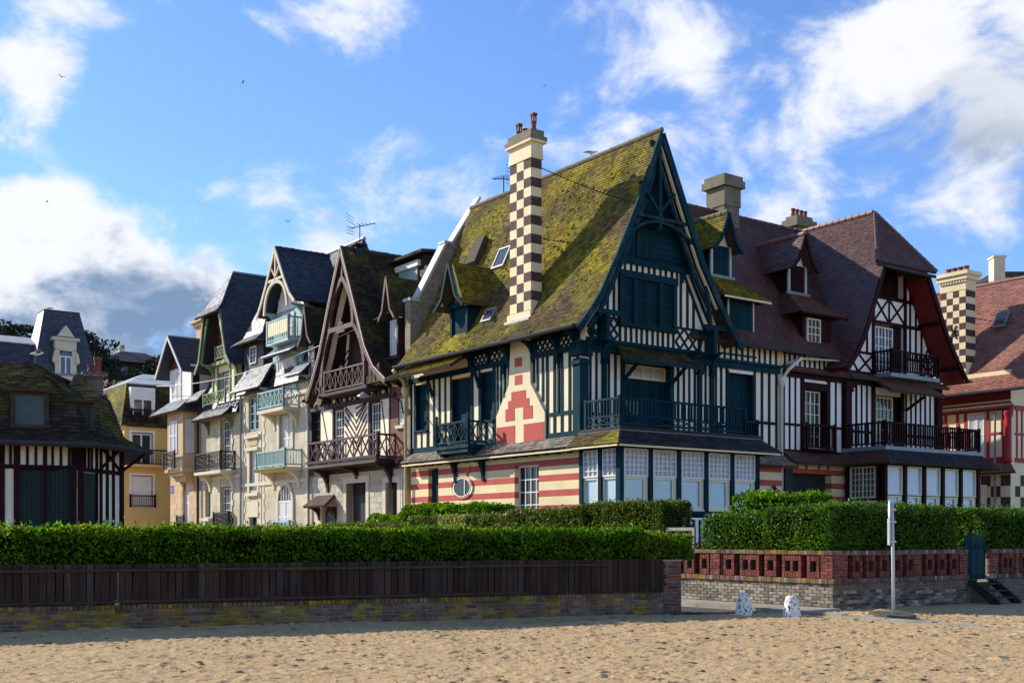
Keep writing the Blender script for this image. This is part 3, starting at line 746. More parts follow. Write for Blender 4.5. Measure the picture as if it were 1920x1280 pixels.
# ------------------------------------------------------------------ beach fence
def beach_fence():
    t = thing('beach_fence', 'dark weathered plank fence on mossy low brick wall beside the sand', 'fence', (4, 0, 0), FENCE)
    F = Fac('B', 0.0, t)
    S0, S1 = -5.0, 12.62
    core = F.box('mortar_wall', 'mortar', S0, S1, -.3, .355, -.34, -.012)
    def mb(s, z): return 'brick_moss' if R.random() < .8 else 'brick_old'
    lay_bricks(t, F, -.45, S1, .0, .355, 0, mb, limit=300)
    lay_bricks(t, F, S0, -.45, .0, .355, 0, 'brick_moss', limit=0)
    n = int((S1 - S0) / .085)
    for i in range(n):
        s = S0 + (i + .5) * (S1 - S0) / n
        ob('coping_brick', F.g(s - .037, s + .037, .357 + R.uniform(-.004, .004), .43 + R.uniform(-.008, .008), -.25, .012 + R.uniform(-.006, .008)), 'brick_moss' if R.random() < .72 else 'brick_old', t)
    # planks
    x = S0; k = 0
    while x < S1 - .05:
        w = R.uniform(.100, .122); tilt = R.uniform(-.006, .006); g = R.uniform(.006, .02)
        if x < 2.2 and R.random() < .12: tilt = R.uniform(-.035, .035)
        if 1.72 < x < 1.80: x = 1.865; continue
        zb = .475 + R.uniform(-.012, .02) + (R.uniform(0, .05) if x < 2.4 and R.random() < .3 else 0)
        o1 = R.uniform(.0, .016)
        V = [F.pt(x, zb, o1), F.pt(x + w, zb + R.uniform(-.01, .01), o1 + R.uniform(-.004, .004)), F.pt(x + w + tilt, 1.13, o1), F.pt(x + tilt, 1.13, o1)]
        ob('plank', prism(V, (0, .022, 0)), 'plank', t); x += w + g
    for x in np.arange(S0 + .4, S1, 2.35):
        ob('fence_post', F.g(x - .05, x + .05, .3, 1.1, -.13, -.03), 'rail_wood', t)
    ob('stone_post', F.g(1.79, 1.862, .43, 1.02, -.10, .004), 'tan_stone', t)
    for a, b in ((S0, 1.85), (1.86, 4.6), (4.61, 8.3), (8.31, 11.3)):
        ob('top_rail', F.g(a, b, 1.0 + R.uniform(-.008, .008), 1.045, .018, .062), 'rail_wood', t)
    for a, b in ((S0, 1.9), (1.91, 5.1), (5.11, 9.5)):
        ob('bottom_rail', F.g(a, b, .47, .51 + R.uniform(-.006, .006), .018, .045), 'rail_wood', t)
    ob('gap_board', F.g(S0, S1, .425, .62, -.045, -.026), 'plank', t)  # added behind the planks to block sunlit gaps beneath them
    # end pillar
    pm = ob('pillar', bx(12.63, 13.05, .0, .36, -.3, 1.085), 'mortar', t)
    lay_bricks(pm, F, 12.625, 13.06, 0, 1.08, .012, lambda s, z: 'brick_red' if R.random() < .35 else 'brick_old', limit=90)
    ob('cap', bx(12.61, 13.08, -.02, .38, 1.085, 1.115), 'concrete', pm)
beach_fence()
hedge('clipped_hedge', 'long low bright green hedge behind the dark plank fence', 'hedge', [(-5.2, 12.3, .10, 1.15, .45, 1.75), (12.0, 13.45, .05, 1.2, 1.10, 1.64)], 'leaf_front', (5, .5, 0), FENCE, dens=2100, size=.066, lumpy=.075)

# hedges in the street frame (their front plane continues the garden wall)
hedge('street_hedge', 'dark mixed street hedge below the striped wall, stepping up to a thick end', 'hedge',
      [(-4.15, -3.0, -8.25, -4.9, .1, 2.50), (-4.2, -3.2, -5.2, -1.5, .1, 2.38), (-4.2, -3.2, -1.8, 4.2, .1, 2.26), (-4.2, -3.3, 4.0, 11, .1, 2.06)],
      'leaf_mid', (-3.7, -4, 0), BLOCK, dens=1300, size=.075, lumpy=.07)
hedge('leafy_shrub', 'bright green rounded shrub rising above the dark street hedge', 'shrub', [(-3.6, -2.4, .3, 5.6, .1, 2.62), (-3.5, -2.6, 5.4, 8.2, .1, 2.35)], 'leaf_front', (-3, 3, 0), BLOCK, dens=1100, size=.09, lumpy=.22)
hedge('flowering_creeper', 'pale variegated creeper tumbling over the street hedge', 'shrub', [(-4.33, -3.9, .4, 2.0, 1.2, 2.30)], 'leaf_pale', (-4.1, 1, 0), BLOCK, dens=900, size=.07, lumpy=.14)

# ------------------------------------------------------------------ garden wall with openwork balustrade
def openwork(par, F, s0, s1, z0, z1, holes):
    m = 'brick_red'
    w = F.wall('openwork_block', 'mortar_dark', s0 + .006, s1 - .006, z0, z1, holes, -.20, -.012, par)
    zl, zh = holes[0][2], holes[0][3]
    for z_a, z_b in ((z0, zl), (zh, z1)):                        # soldier courses above and below the holes
        n = max(3, round((s1 - s0) / .075)); st = (s1 - s0) / n
        for i in range(n): ob('brick', F.g(s0 + i * st + .005, s0 + (i + 1) * st - .005, z_a + .005, z_b - .005, -.1, R.uniform(-.006, .004)), m, w)
    edges = [s0] + [x for h in holes for x in h[:2]] + [s1]
    for i in range(0, len(edges), 2):
        rows = 3; hh = (zh - zl) / rows
        for r in range(rows): ob('brick', F.g(edges[i] + .004, edges[i + 1] - .004, zl + r * hh + .005, zl + (r + 1) * hh - .005, -.1, R.uniform(-.004, .006)), m, w)
def garden_wall():
    t = thing('garden_wall', 'red brick openwork garden wall on grey brick base right of the bollards', 'wall', (-4.2, -13.6, 0), BLOCK)
    A = Fac('A', -4.21, t); B = Fac('B', -13.63, t)
    ob('mortar_wall', bx(-4.197, -3.85, -13.617, -8.9, -.3, .575), 'mortar', t)
    ob('mortar_wall', bx(-3.85, .76, -13.617, -13.3, -.3, .575), 'mortar', t)
    ob('mortar_wall', bx(1.72, 9, -13.617, -13.3, -.3, .575), 'mortar', t)
    ob('mortar_wall', bx(.76, 1.72, -13.60, -13.3, -.3, .50), 'mortar', t)
    cnt = [0]
    lay_bricks(t, B, .78, 1.70, 0, .50, -.0, 'brick_old', limit=0)
    lay_bricks(t, A, -13.63, -8.9, 0, .575, 0, 'brick_grey', counter=cnt)
    lay_bricks(t, B, -4.2, .77, 0, .575, 0, lambda s, z: 'brick_old' if R.random() < .5 else 'brick_grey', counter=cnt)
    lay_bricks(t, B, 1.7, 6, 0, .575, 0, lambda s, z: 'brick_old' if R.random() < .5 else 'brick_grey', counter=cnt, limit=0)
    for F, s0, s1, mm in ((A, -13.68, -8.9, 'brick_moss'), (B, -4.26, .77, 'brick_old'), (B, 1.7, 6, 'brick_old')):
        for z0, z1, o, mt in ((.58, .685, .05, mm), (1.205, 1.29, .03, 'brick_moss' if F is A else 'brick_old')):
            n = int((s1 - s0) / .08); st = (s1 - s0) / n
            if z0 > 1: F.box('coping_bed', 'mortar', s0 + .02, s1 - .02, 1.198, 1.275, -.26, o - .012)
            for i in range(n): ob('coping_brick', F.g(s0 + i * st + .004, s0 + (i + 1) * st - .004, z0 + R.uniform(0, .006), z1 + R.uniform(-.006, .006), -.24, o + R.uniform(-.006, .008)), mt if R.random() < .8 else 'brick_grey', t)
    zA, zB = .695, 1.195
    def pier(F, s0, s1):
        p = F.box('pier', 'mortar', s0 + .01, s1 - .01, zA - .02, zB, -.3, -.002)
        lay_bricks(p, F, s0, s1, zA, zB, .012, 'brick_red', limit=60)
    A_piers = [(-13.63, -13.30), (-10.33, -10.02)]
    for s0, s1 in A_piers: pier(A, s0, s1)
    pier(B, -4.2, -3.72)
    for s0, s1, n in ((-13.26, -12.92, 1), (-12.76, -12.22, 2), (-12.05, -11.71, 1), (-11.54, -10.96, 2), (-10.78, -10.44, 1), (-9.97, -9.66, 1), (-9.48, -9.16, 1)):
        w = s1 - s0; hs = [(s0 + w * .25, s1 - w * .25, .83, 1.06)] if n == 1 else [(s0 + w * .15, s0 + w * .43, .83, 1.06), (s0 + w * .57, s1 - w * .15, .83, 1.06)]
        openwork(t, A, s0, s1, zA, zB, hs)
    s = -3.55
    while s < .3:
        openwork(t, B, s, s + .34, zA, zB, [(s + .085, s + .255, .83, 1.06)]); s += .48 if abs(s + 1.63) > .1 else .74
    pier(B, -1.33, -1.05); pier(B, .45, .78)
    pier(B, 1.7, 2.1)
    for s in (2.25, 3.1, 3.8): openwork(t, B, s, s + .55, zA, zB, [(s + .08, s + .235, .83, 1.06), (s + .315, s + .47, .83, 1.06)])
    pier(B, 2.85, 3.05)
    # the ground behind the openwork lies in the shade of the hedge
    g = thing('garden_gate', 'dark teal slatted garden gate at the head of the wooden steps', 'gate', (1.2, -13.5, .55), BLOCK)
    fr = ob('gate_frame', merge([bx(.80, 1.68, -13.52, -13.46, .60, .68), bx(.80, 1.68, -13.52, -13.46, 1.35, 1.42)]), 'teal', g)
    for i in range(8): ob('slat', bx(.81 + i * .108, .81 + i * .108 + .085, -13.56, -13.53, .56, 1.62 + R.uniform(-.01, .01)), 'teal', g)
    st = thing('wooden_steps', 'dark wooden beach steps leaning against the brick wall below the gate', 'steps', (1.2, -14.1, 0), BLOCK)
    for a in (.78, 1.68): ob('stringer', prism([(a, -14.45, -.02), (a, -14.25, -.02), (a, -13.64, .46), (a, -13.64, .56), (a, -13.8, .56), (a, -14.45, .08)], (.05, 0, 0)), 'dark_wood', st)
    for k in range(3): ob('tread', bx(.83, 1.68, -14.33 + k * .21, -14.09 + k * .21, .13 + k * .155, .165 + k * .155), 'dark_wood', st)
garden_wall()
hedge('tall_hedge', 'tall clipped hedge growing on top of the openwork brick wall', 'hedge', [(-4.15, -3.2, -11.9, -9.62, 1.25, 2.15), (-4.18, -3.1, -13.55, -11.6, 1.25, 2.27), (-4.15, .55, -13.55, -12.5, 1.25, 2.32), (-3.80, -3.1, -13.2, -8.95, .05, 1.45), (-3.8, .6, -13.24, -12.6, .05, 1.45)], 'leaf_right', (-3.5, -12.5, 0), BLOCK, dens=1500, size=.062, lumpy=.07)
hedge('gate_side_hedge', 'clipped hedge right of the teal garden gate', 'hedge', [(1.55, 7, -13.5, -12.3, 1.25, 2.30), (1.75, 7, -13.24, -12.6, .05, 1.45)], 'leaf_right', (3, -13, 0), BLOCK, dens=1300, size=.062, lumpy=.08)
hedge('garden_bush', 'bright leafy bush growing up behind the wall corner', 'shrub', [(-3.4, -1.6, -11.6, -9.9, .3, 2.62), (-2.2, -.6, -10.8, -9.4, .3, 2.45)], 'leaf_front', (-2.5, -11, 0), BLOCK, dens=900, size=.085, lumpy=.22)

# ------------------------------------------------------------------ small things on the beach
def bollard(x, y, h, rx, ry, label, tilt=0):
    prof_ = [(.195, -.1), (.19, .0), (.178, .08), (.14, h * .62), (.112, h * .88), (.098, h * .97), (.07, h), (.01, h * 1.01)]
    me = bpy.data.meshes.new('bollard'); V, F = lathe((0, 0, 0), prof_, 20)
    V = [(a + tilt * c + R.uniform(-.004, .004), b, c + R.uniform(-.004, .004)) for a, b, c in V]
    me.from_pydata(V, [], F); me.materials.append(M['bollard_paint'])
    for p in me.polygons: p.use_smooth = True
    o = bpy.data.objects.new('bollard', me); COL.objects.link(o); o.location = (x, y, -.02); o['label'] = label; o['category'] = 'bollard'; o['group'] = 'white bollards at the street end'
    o.rotation_euler = (0, 0, R.uniform(0, 6))
bollard(4.73, 23.45, .47, .2, .2, 'upright white bollard with a chipped dark top nearest the plank fence')
bollard(5.56, 22.85, .44, .2, .2, 'leaning white bollard with chipped paint nearest the sign post', .12)

def sign_post():
    t = thing('sign_post', 'galvanised sign post with a disc and a plate seen edge on', 'sign', (7.40, 22.30, 0), WORLD)
    x, y = 7.40, 22.30
    ob('pole', tube([(x, y, 0), (x - .012, y, 1.2), (x - .03, y, 2.27)], .032, 12), 'galv', t, True)
    d = Vector((.22, .97, 0)).normalized(); n = Vector((d.y, -d.x, 0))
    c = Vector((x - .085, y, 2.12))
    ring = lambda off, r: [tuple(c + n * off + d * math.cos(k * math.pi / 14) * r + Vector((0, 0, math.sin(k * math.pi / 14) * r))) for k in range(28)]
    ob('round_sign', prism(ring(0, .175), tuple(n * .025)), 'sign_back', t)
    ob('rim', prism(ring(-.006, .18), tuple(n * .004)), 'white_paint', t)
    p = Vector((x - .10, y, 1.69)); hw = .22
    pts = [p - d * hw + Vector((0, 0, -.26)), p + d * hw + Vector((0, 0, -.26)), p + d * hw + Vector((0, 0, .26)), p - d * hw + Vector((0, 0, .26))]
    ob('plate_sign', prism([tuple(q) for q in pts], tuple(n * .025)), 'sign_back', t)
    for z in (1.50, 1.88, 2.12): ob('clamp', bx(x - .1, x + .04, y - .04, y + .04, z - .02, z + .02), 'galv', t)
    s = ob('base_slab', prism([(x - .42, y + .25, .05), (x + .25, y + .32, .06), (x + .40, y - .12, .0), (x + .2, y - .28, -.02), (x - .2, y - .22, 0)], (0, 0, .09)), 'dark_slab', t)
sign_post()

# ================================================================== HOUSE WITH THE CHECKERED CHIMNEY (teal timbers)
PL = [(-.78, 8.40), (-.46, 8.76), (-.02, 9.33), (.22, 9.68), (1.01, 11.18), (1.79, 12.80), (2.90, 15.42)]   # left slope profile a/z
PR = [(6.82, 8.50), (5.73, 9.91), (4.82, 11.32), (3.97, 13.11), (2.90, 15.42)]
def gable_dormer(par, a, b, w, z0, zw, rise, back, mface, mroof, axis='A', over=.35, foot=.25, slab='roof_slab', timber='teal', front=None, ridge='terracotta', tri=None):
    """small gabled dormer. axis 'A': face on plane a, centred at b, roof ridge running to +a by `back`"""
    P = (lambda o, s, z: (a - o, b + s, z)) if axis == 'A' else (lambda o, s, z: (a + s, b - o, z))
    zt = zw + rise; h = w / 2
    ob('dormer_body', prism([P(0, -h, z0), P(0, h, z0), P(0, h, zw - .1), P(0, -h, zw - .1)], Vector(P(-back, 0, 0)) - Vector(P(0, 0, 0))), mface, par)
    ob('dormer_gable', prism([P(.0, -h * .9, zw - .1), P(0, h * .9, zw - .1), P(0, h * .68, zw + .06), P(0, 0, zt - .2), P(0, -h * .68, zw + .06)], Vector(P(-.12, 0, 0)) - Vector(P(0, 0, 0))), tri or mface, par)
    for sg in (-1, 1):
        E0 = [P(over, sg * (h + foot), zw - .28), P(over, sg * (h * .8), zw + .14), P(over, 0, zt)]
        E1 = [P(-back, sg * (h + foot), zw - .28), P(-back, sg * (h * .8), zw + .14), P(-back, 0, zt)]
        roof(par, 'dormer_roof', E0, E1, mroof, slab, ridge=ridge if sg < 0 else None, slab_t=.06)
        pts = [Vector(P(over + .02, sg * (h + foot), zw - .34)), Vector(P(over + .02, sg * h * .8, zw + .08)), Vector(P(over + .02, 0, zt - .04))]
        for p, q in zip(pts, pts[1:]): ob('bargeboard', beam(p, q, .11, .06, (1, 0, 0) if axis == 'A' else (0, 1, 0)), timber, par)

def main_house():
    t = thing('corner_villa', 'half timbered corner villa with mossy gabled roof, teal timbers and a tall checkered chimney', 'house', (4, 4, 0))
    A = Fac('A', 0.0, t); B = Fac('B', 0.0, t)
    # ---- street side, ground floor
    gw = [(2.27, 3.69, 2.2, 4.12), (8.77, 9.52, 0, 4.3)]
    A.wall('striped_wall', 'striped_wall', -.0, 10.85, 0, 4.72, gw)
    A.window(2.27, 3.69, 2.2, 4.12, -.22, 4, 4, 'white_paint', 'glass_dark', fw=.07, bar=.035)
    A.box('window_sill', 'pale_stone', 2.2, 3.76, 2.12, 2.2, -.1, .06)
    A.boards(8.77, 9.52, .2, 4.25, -.2, 'teal', 5)
    # oval window
    n = 28; c = (7.05, 3.46)
    ov = lambda rs, rz, o: [A.pt(c[0] + rs * math.cos(k * 2 * math.pi / n), c[1] + rz * math.sin(k * 2 * math.pi / n), o) for k in range(n)]
    def ringg(r0, r1, o0, o1):
        V = ov(*r0, o0) + ov(*r1, o1); return V, [(k, (k + 1) % n, n + (k + 1) % n, n + k) for k in range(n)]
    sur = ob('oval_window', merge([ringg((.76, .46), (.74, .44), .012, .05), ringg((.74, .44), (.60, .37), .05, .02), ringg((.60, .37), (.58, .35), .02, -.10)]), 'striped_wall', t)
    ob('oval_frame', merge([ringg((.60, .37), (.555, .335), .04, .04), ringg((.555, .335), (.555, .335), .04, .0)]), 'white_paint', sur)
    ob('pane', (ov(.57, .345, .022), [tuple(range(n))]), 'glass_dark', sur)
    A.box('glazing_bar', 'white_paint', 6.83, 6.88, 3.14, 3.78, .02, .05, sur)
    for s in (6.5, 7.6): A.beam('keystone', 'red_band', s, 4.24, 7.05 + (s - 7.05) * .55, 3.86, .12, .004, .03)
    # ---- skirt roof round the first floor
    roof(t, 'skirt_roof', [(-.50, 10.85, 4.54), (-.02, 10.85, 4.95)], [(-.50, -.0, 4.54), (-.02, -.0, 4.95)], 'tile_grey', tw=.2, te=.12)
    A.box('fascia', 'cream', 0, 10.85, 4.42, 4.50, .36, .45)
    for i in range(17): A.box('rafter_end', 'teal', .4 + i * .62, .48 + i * .62, 4.38, 4.47, .02, .42)
    # ---- street side, first floor
    hs = [(9.56, 10.46, 5.85, 7.72), (6.41, 7.77, 5.0, 7.66), (4.98, 5.81, 5.87, 7.70)]
    A.wall('plaster_wall', 'sunlit_panel', 0.0, 10.85, 4.72, 8.45, hs)
    for s_, z_ in ((2.02, 6.25), (2.32, 6.65), (2.52, 6.95), (4.02, 6.95), (4.25, 6.65), (4.5, 6.3)): A.box('timber_stud', 'teal', s_ - .05, s_ + .05, z_, 7.8, -.02, .03)
    A.box('sill_beam', 'teal', 4.75, 10.85, 4.93, 5.16, -.01, .04); A.box('sill_beam', 'teal', 0, 1.78, 4.93, 5.12, -.01, .04)
    A.box('wall_plate', 'teal', -.02, 10.9, 7.78, 7.98, -.01, .09)
    A.box('frieze_beam', 'teal', -.02, 10.9, 8.34, 8.46, -.01, .07)
    for (s0, s1, z0, z1) in hs:
        A.boards(s0 + .05, s1 - .05, z0 + .02, z1 - .05, -.17, 'teal', 6, 'shutter_panel')
        for s in (s0, s1): A.box('jamb', 'teal', s - .05, s + .05, 5.1, 7.8, -.2, .035)
        A.box('lintel', 'cream', s0 + .05, s1 - .05, z1 - .02, z1 + .07, -.1, .05)
        if z0 > 5.5: A.box('window_sill', 'teal', s0 - .06, s1 + .06, z0 - .07, z0, -.1, .09)
    for s0, s1 in ((.12, 1.78), (5.9, 6.35), (7.84, 9.5)):
        A.studs('timber_stud', 'teal', s0, s1, 5.1, 7.8, .42, .12)
    for s in (10.52, 10.8, 4.72, 4.9): A.box('timber_stud', 'teal', s - .05, s + .05, 5.1, 7.8, -.02, .03)
    A.studs('timber_stud', 'teal', 9.62, 10.42, 5.1, 5.82, .38, .1, ends=False); A.studs('timber_stud', 'teal', 5.0, 5.8, 5.1, 5.84, .38, .1, ends=False)
    A.box('middle_rail', 'teal', .1, 1.8, 5.70, 5.82, -.01, .036); A.box('middle_rail', 'teal', 9.5, 10.5, 5.74, 5.82, -.01, .036)
    for s, e in ((9.4, 8.95), (6.1, 5.7)): A.beam('brace', 'teal', s, 7.9, e, 7.1, .1, .1, .2)
    # ---- chimney breast with its stepped red pattern
    br = ob('chimney_breast', A.poly([(1.80, 4.9), (4.68, 4.9), (4.68, 5.95), (3.92, 7.0), (3.80, 8.5), (2.66, 8.5), (2.62, 6.95), (1.80, 5.85)], -.1, .10), 'cream', t)
    for (s0, s1, z0, z1) in ((1.83, 3.0, 4.93, 5.54), (3.53, 4.65, 4.93, 5.54), (2.48, 3.03, 5.72, 6.16), (3.55, 4.10, 5.72, 6.16), (2.68, 3.94, 6.16, 6.44), (2.88, 3.74, 6.44, 6.74), (3.1, 3.53, 6.97, 7.3), (3.1, 3.53, 7.6, 7.92)):
        A.box('red_brick_panel', 'red_band', s0, s1, z0, z1, .09, .112, br)
    # lattice frieze under the eaves
    for s0, s1 in ((.1, 1.1), (1.2, 2.3), (4.3, 5.2), (5.3, 6.4)): A.lattice('teal', s0, s1, 7.98, 8.36, .26, .055)
    for s in (.08, 1.15, 2.4, 4.15, 5.25, 6.5): A.box('timber_stud', 'teal', s - .06, s + .06, 7.95, 8.4, -.01, .1)
    for s in (.18, 1.15, 2.55, 4.0, 6.3): bracket(t, A.pt(s, 8.4, .02), .5, .75, .1, 'teal')
    for s in (1.12, 4.25): ob('capital_bracket', merge([A.g(s - .09, s + .09, 7.62, 7.8, 0, .16), A.g(s - .06, s + .06, 7.45, 7.62, 0, .1), A.g(s - .045, s + .045, 5.8, 7.45, 0, .06)]), 'teal', t)
    # little pent roof over the left windows
    roof(t, 'pent_roof', [(-1.18, 10.95, 7.92), (-.30, 10.7, 8.42)], [(-1.18, 6.15, 7.92), (-.30, 6.4, 8.42)], 'tile_moss')
    # corner post
    ob('corner_post', merge([bx(-.10, .28, -.10, .28, 4.95, 7.5), bx(-.16, .34, -.16, .34, 7.3, 7.42), bx(-.2, .38, -.2, .38, 7.58, 7.8)]), 'teal', t)
    # ---- balcony on the street side
    bal = ob('balcony', merge([bx(-.86, 0, 5.4, 7.72, 4.86, 4.98), bx(-.8, 0, 5.5, 7.62, 4.70, 4.86)]), 'teal_worn', t)
    for b_ in (5.62, 7.5): bracket(t, (0, b_, 4.70), .68, 1.05, .16, 'teal')
    for p, q in (((-.8, 7.62), (-.8, 5.47)), ((-.8, 5.47), (0, 5.47)), ((-.8, 7.62), (0, 7.62))): railing(t, p, q, 4.98, 5.86, 'teal_worn', 'x', step=.46, bw=.045, name='balcony_railing')
    for b_ in (5.47, 7.62): ob('finial', lathe((-.8, b_, 5.92), [(.045, 0), (.06, .05), (.035, .09), (.065, .15), (.04, .22), (.01, .25)], 8), 'teal_worn', bal)
    # ---- roof
    roof(t, 'roof', prof(10.75, PL), prof(-.82, PL), 'tile_moss', ridge='grey_stone')
    roof(t, 'roof', prof(-.82, PR), prof(10.75, PR), 'tile_moss')
    tube_g = tube([(-.86, 10.8, 8.40), (-.86, 3, 8.385), (-.86, -.7, 8.40)], .07, 8); ob('gutter', tube_g, 'gutter', t)
    for b_, l in ((5.2, 1.5), (3.4, .5), (1.8, .35), (6.6, .9)):
        gs = []
        for k in range(int(l * 26)):
            x = b_ + R.uniform(-l / 2, l / 2); r_ = R.uniform(.03, .075); gs.append(lathe((-.72 + R.uniform(-.06, .12), x, 8.42 + R.uniform(-.02, .08)), [(r_ * .8, 0), (r_, r_ * .5), (r_ * .6, r_)], 6))
        ob('moss_clump', merge(gs), 'moss', t, kind='stuff')
    gs = []; cl_ = [(R.uniform(-.5, 2.4), R.uniform(-.4, 10.3)) for _ in range(60)]
    for k in range(700):
        c_ = cl_[k % 60]; a_ = c_[0] + R.gauss(0, .22); b_ = c_[1] + R.gauss(0, .3)
        if not (-.7 < a_ < 2.7 and -.7 < b_ < 10.5): continue
        z_ = next(y0 + (y1 - y0) * (a_ - x0) / (x1 - x0) for (x0, y0), (x1, y1) in zip(PL, PL[1:]) if x0 <= a_ <= x1); r_ = R.uniform(.02, .065)
        gs.append(lathe((a_ - .02, b_, z_ + .0), [(r_, -.03), (r_ * .9, r_ * .35), (r_ * .4, r_ * .7)], 6))
    ob('moss_clump', merge(gs), 'moss', t, kind='stuff')
    # ---- chimney
    ch = ob('chimney', merge([bx(.0, .45, 2.70, 3.95, 8.3, 15.75), bx(-.05, .5, 2.65, 4.0, 14.86, 15.0), bx(-.035, .485, 2.665, 3.985, 15.0, 15.42), bx(-.14, .59, 2.56, 4.09, 15.42, 15.62), bx(-.06, .51, 2.64, 4.01, 15.62, 15.86)]), 'cream', t)
    ob('chimney_cap', merge([bx(-.145, .595, 2.555, 4.095, 15.50, 15.64), bx(-.065, .515, 2.635, 4.015, 15.64, 15.865)]), 'grey_stone', ch)
    checker(A, ch, 2.70, 3.95, 9.55, 14.85, 3, 16, 0, 'brick_dark', 'cream', 0, .02)
    CB = Fac('B', 2.70, t); checker(CB, ch, 0, .45, 9.55, 14.85, 1, 16, 0, 'brick_dark', 'cream', 0, .02)
    ob('plinth', bx(-.10, .46, 2.62, 4.02, 9.25, 9.5), 'cream', ch); ob('lead_flashing', bx(-.20, .46, 2.60, 4.06, 9.16, 9.25), 'lead_cap', ch)
    pot(t, .22, 3.72, 15.86, .22, .10, True); pot(t, .22, 3.35, 15.86, .22, .11); pot(t, .22, 2.85, 15.86, .34, .10, True)
    # ---- dormer on the street slope
    gable_dormer(t, -.02, 7.15, 1.2, 8.75, 10.55, 1.45, 2.6, 'teal', 'tile_moss', over=.55, foot=.42, timber='teal', tri='orange_red', ridge=None)
    D = Fac('A', -.02, t)
    D.boards(6.62, 7.68, 8.85, 10.3, .01, 'teal', 6, 'shutter_panel'); D.box('dormer_beam', 'teal', 6.45, 7.85, 10.3, 10.5, .0, .16)
    for s in (6.62, 7.68): D.box('jamb', 'teal', s - .07, s + .07, 8.6, 10.4, 0, .1)
    D.beam('timber_stud', 'teal', 7.15, 10.5, 7.15, 11.8, .1, .0, .05); D.beam('brace', 'teal', 6.6, 10.5, 7.0, 11.2, .07, 0, .05); D.beam('brace', 'teal', 7.7, 10.5, 7.3, 11.2, .07, 0, .05)
    for sg, b_ in ((1, 7.75), (-1, 6.55)):
        ob('soffit_board', beam((-.45, b_ + sg * .1, 10.42), (-.45, 7.15 + sg * .05, 11.85), .1, .05, (1, 0, 0)), 'cream', t)
    # roof windows
    def roof_window(a0, b0, b1, ln, name='roof_window'):
        def zs(a):
            for (x0, y0), (x1, y1) in zip(PL, PL[1:]):
                if x0 <= a <= x1: return y0 + (y1 - y0) * (a - x0) / (x1 - x0)
        p = Vector((a0, 0, zs(a0))); sl = (Vector((a0 + .3, 0, zs(a0 + .3))) - p).normalized(); nn = Vector((-sl.z, 0, sl.x)); q = p + sl * ln
        def slab(i0, i1, b_0, b_1, h0, h1):
            c = [p + sl * i0, p + sl * i1]; return prism([tuple(c[0] + nn * h0 + Vector((0, b_0, 0))), tuple(c[0] + nn * h0 + Vector((0, b_1, 0))), tuple(c[1] + nn * h0 + Vector((0, b_1, 0))), tuple(c[1] + nn * h0 + Vector((0, b_0, 0)))], tuple(nn * (h1 - h0)))
        w = ob(name, merge([slab(0, .08, b0, b1, 0, .10), slab(ln - .08, ln, b0, b1, 0, .1), slab(.08, ln - .08, b0, b0 + .07, 0, .1), slab(.08, ln - .08, b1 - .07, b1, 0, .1)]), 'zinc', t)
        ob('pane', slab(.08, ln - .08, b0 + .07, b1 - .07, .03, .07), 'glass_mid', w)
    roof_window(1.35, 6.2, 7.0, .95); roof_window(.12, 5.3, 5.95, .6)
    ob('vent_dormer', prism([(1.6, 8.2, 12.35), (1.6, 8.9, 12.35), (2.1, 8.9, 13.45), (2.1, 8.2, 13.45)], (-.28, 0, .14)), 'roof_slab', t)
    # ---- party wall towards the brown house
    ob('party_wall', prism([(-.03, 10.86, 4.8), (.95, 10.86, 8), (5.8, 10.86, 8), (3.35, 10.86, 15.85), (2.0, 10.86, 13.80), (1.62, 10.86, 13.70), (.32, 10.86, 11.25), (-.03, 10.86, 11.2)], (0, .42, 0)), 'party_brick', t)
    for p, q in (((3.42, 16.0), (2.02, 13.88)), ((1.70, 13.8), (.34, 11.34))): ob('coping', beam((p[0], 11.07, p[1]), (q[0], 11.07, q[1]), .5, .10, (0, 0, 1)), 'lead_cap', t)
    ob('coping', bx(-.10, .38, 10.80, 11.34, 11.2, 11.32), 'lead_cap', t); ob('coping', bx(1.6, 2.06, 10.82, 11.32, 13.8, 13.9), 'lead_cap', t)
    dp = ob('downpipe', tube([(-.18, 10.98, 0), (-.18, 10.98, 7.5), (-.3, 10.95, 7.9), (-.84, 10.85, 8.3)], .075, 10), 'cream_pipe', t, True); ob('hopper', lathe((-.18, 10.98, 7.3), [(.1, 0), (.17, .2), (.17, .35)], 10), 'cream_pipe', dp)
    # ================= sea side
    # bay window
    for nm, g in (('bay_base', bx(0.06, 6.34, -1.94, -.1, 0, 2.4)),): ob(nm, g, 'teal', t)
    BB = Fac('B', -2.0, t); BA = Fac('A', 0.0, t)
    for i in range(22): BB.box('base_slat', 'white_panel', .25 + i * .28, .37 + i * .28, 1.25, 2.15, -.04, .02)
    BB.box('base_rail', 'white_panel', .1, 6.3, 2.15, 2.22, -.04, .05)
    xs = [.02, 1.28, 2.55, 3.82, 5.08, 6.34]
    def bay_win(F, s0, s1, cols, flip=False):
        zt, zm, zb = 4.42, 3.52, 2.5
        F.box('window_frame', 'frame_cream', s0, s1, zb - .06, zb, -.1, .03)
        F.window(s0, s1, zm, zt, -.04, cols, 5, 'white_paint', 'net_curtain', .05, .028)
        w = F.window(s0, s1, zb, zm - .003, -.07, 1, 1, 'frame_cream', 'blind_blue', .075)
        for k in range(1, 5): ob('blind_fold', F.g(s0 + .09, s1 - .09, zb + k * .19, zb + k * .19 + .012, -.085, -.074), 'blind_blue', w)
        F.box('sash_stile', 'frame_cream', (s1 - .17) if not flip else s0 + .03, (s1 - .08) if not flip else s0 + .12, zb + .06, zm - .05, -.06, -.03, w)
    for s0, s1 in zip(xs, xs[1:]): bay_win(BB, s0 + .12, s1 - .09, 5)
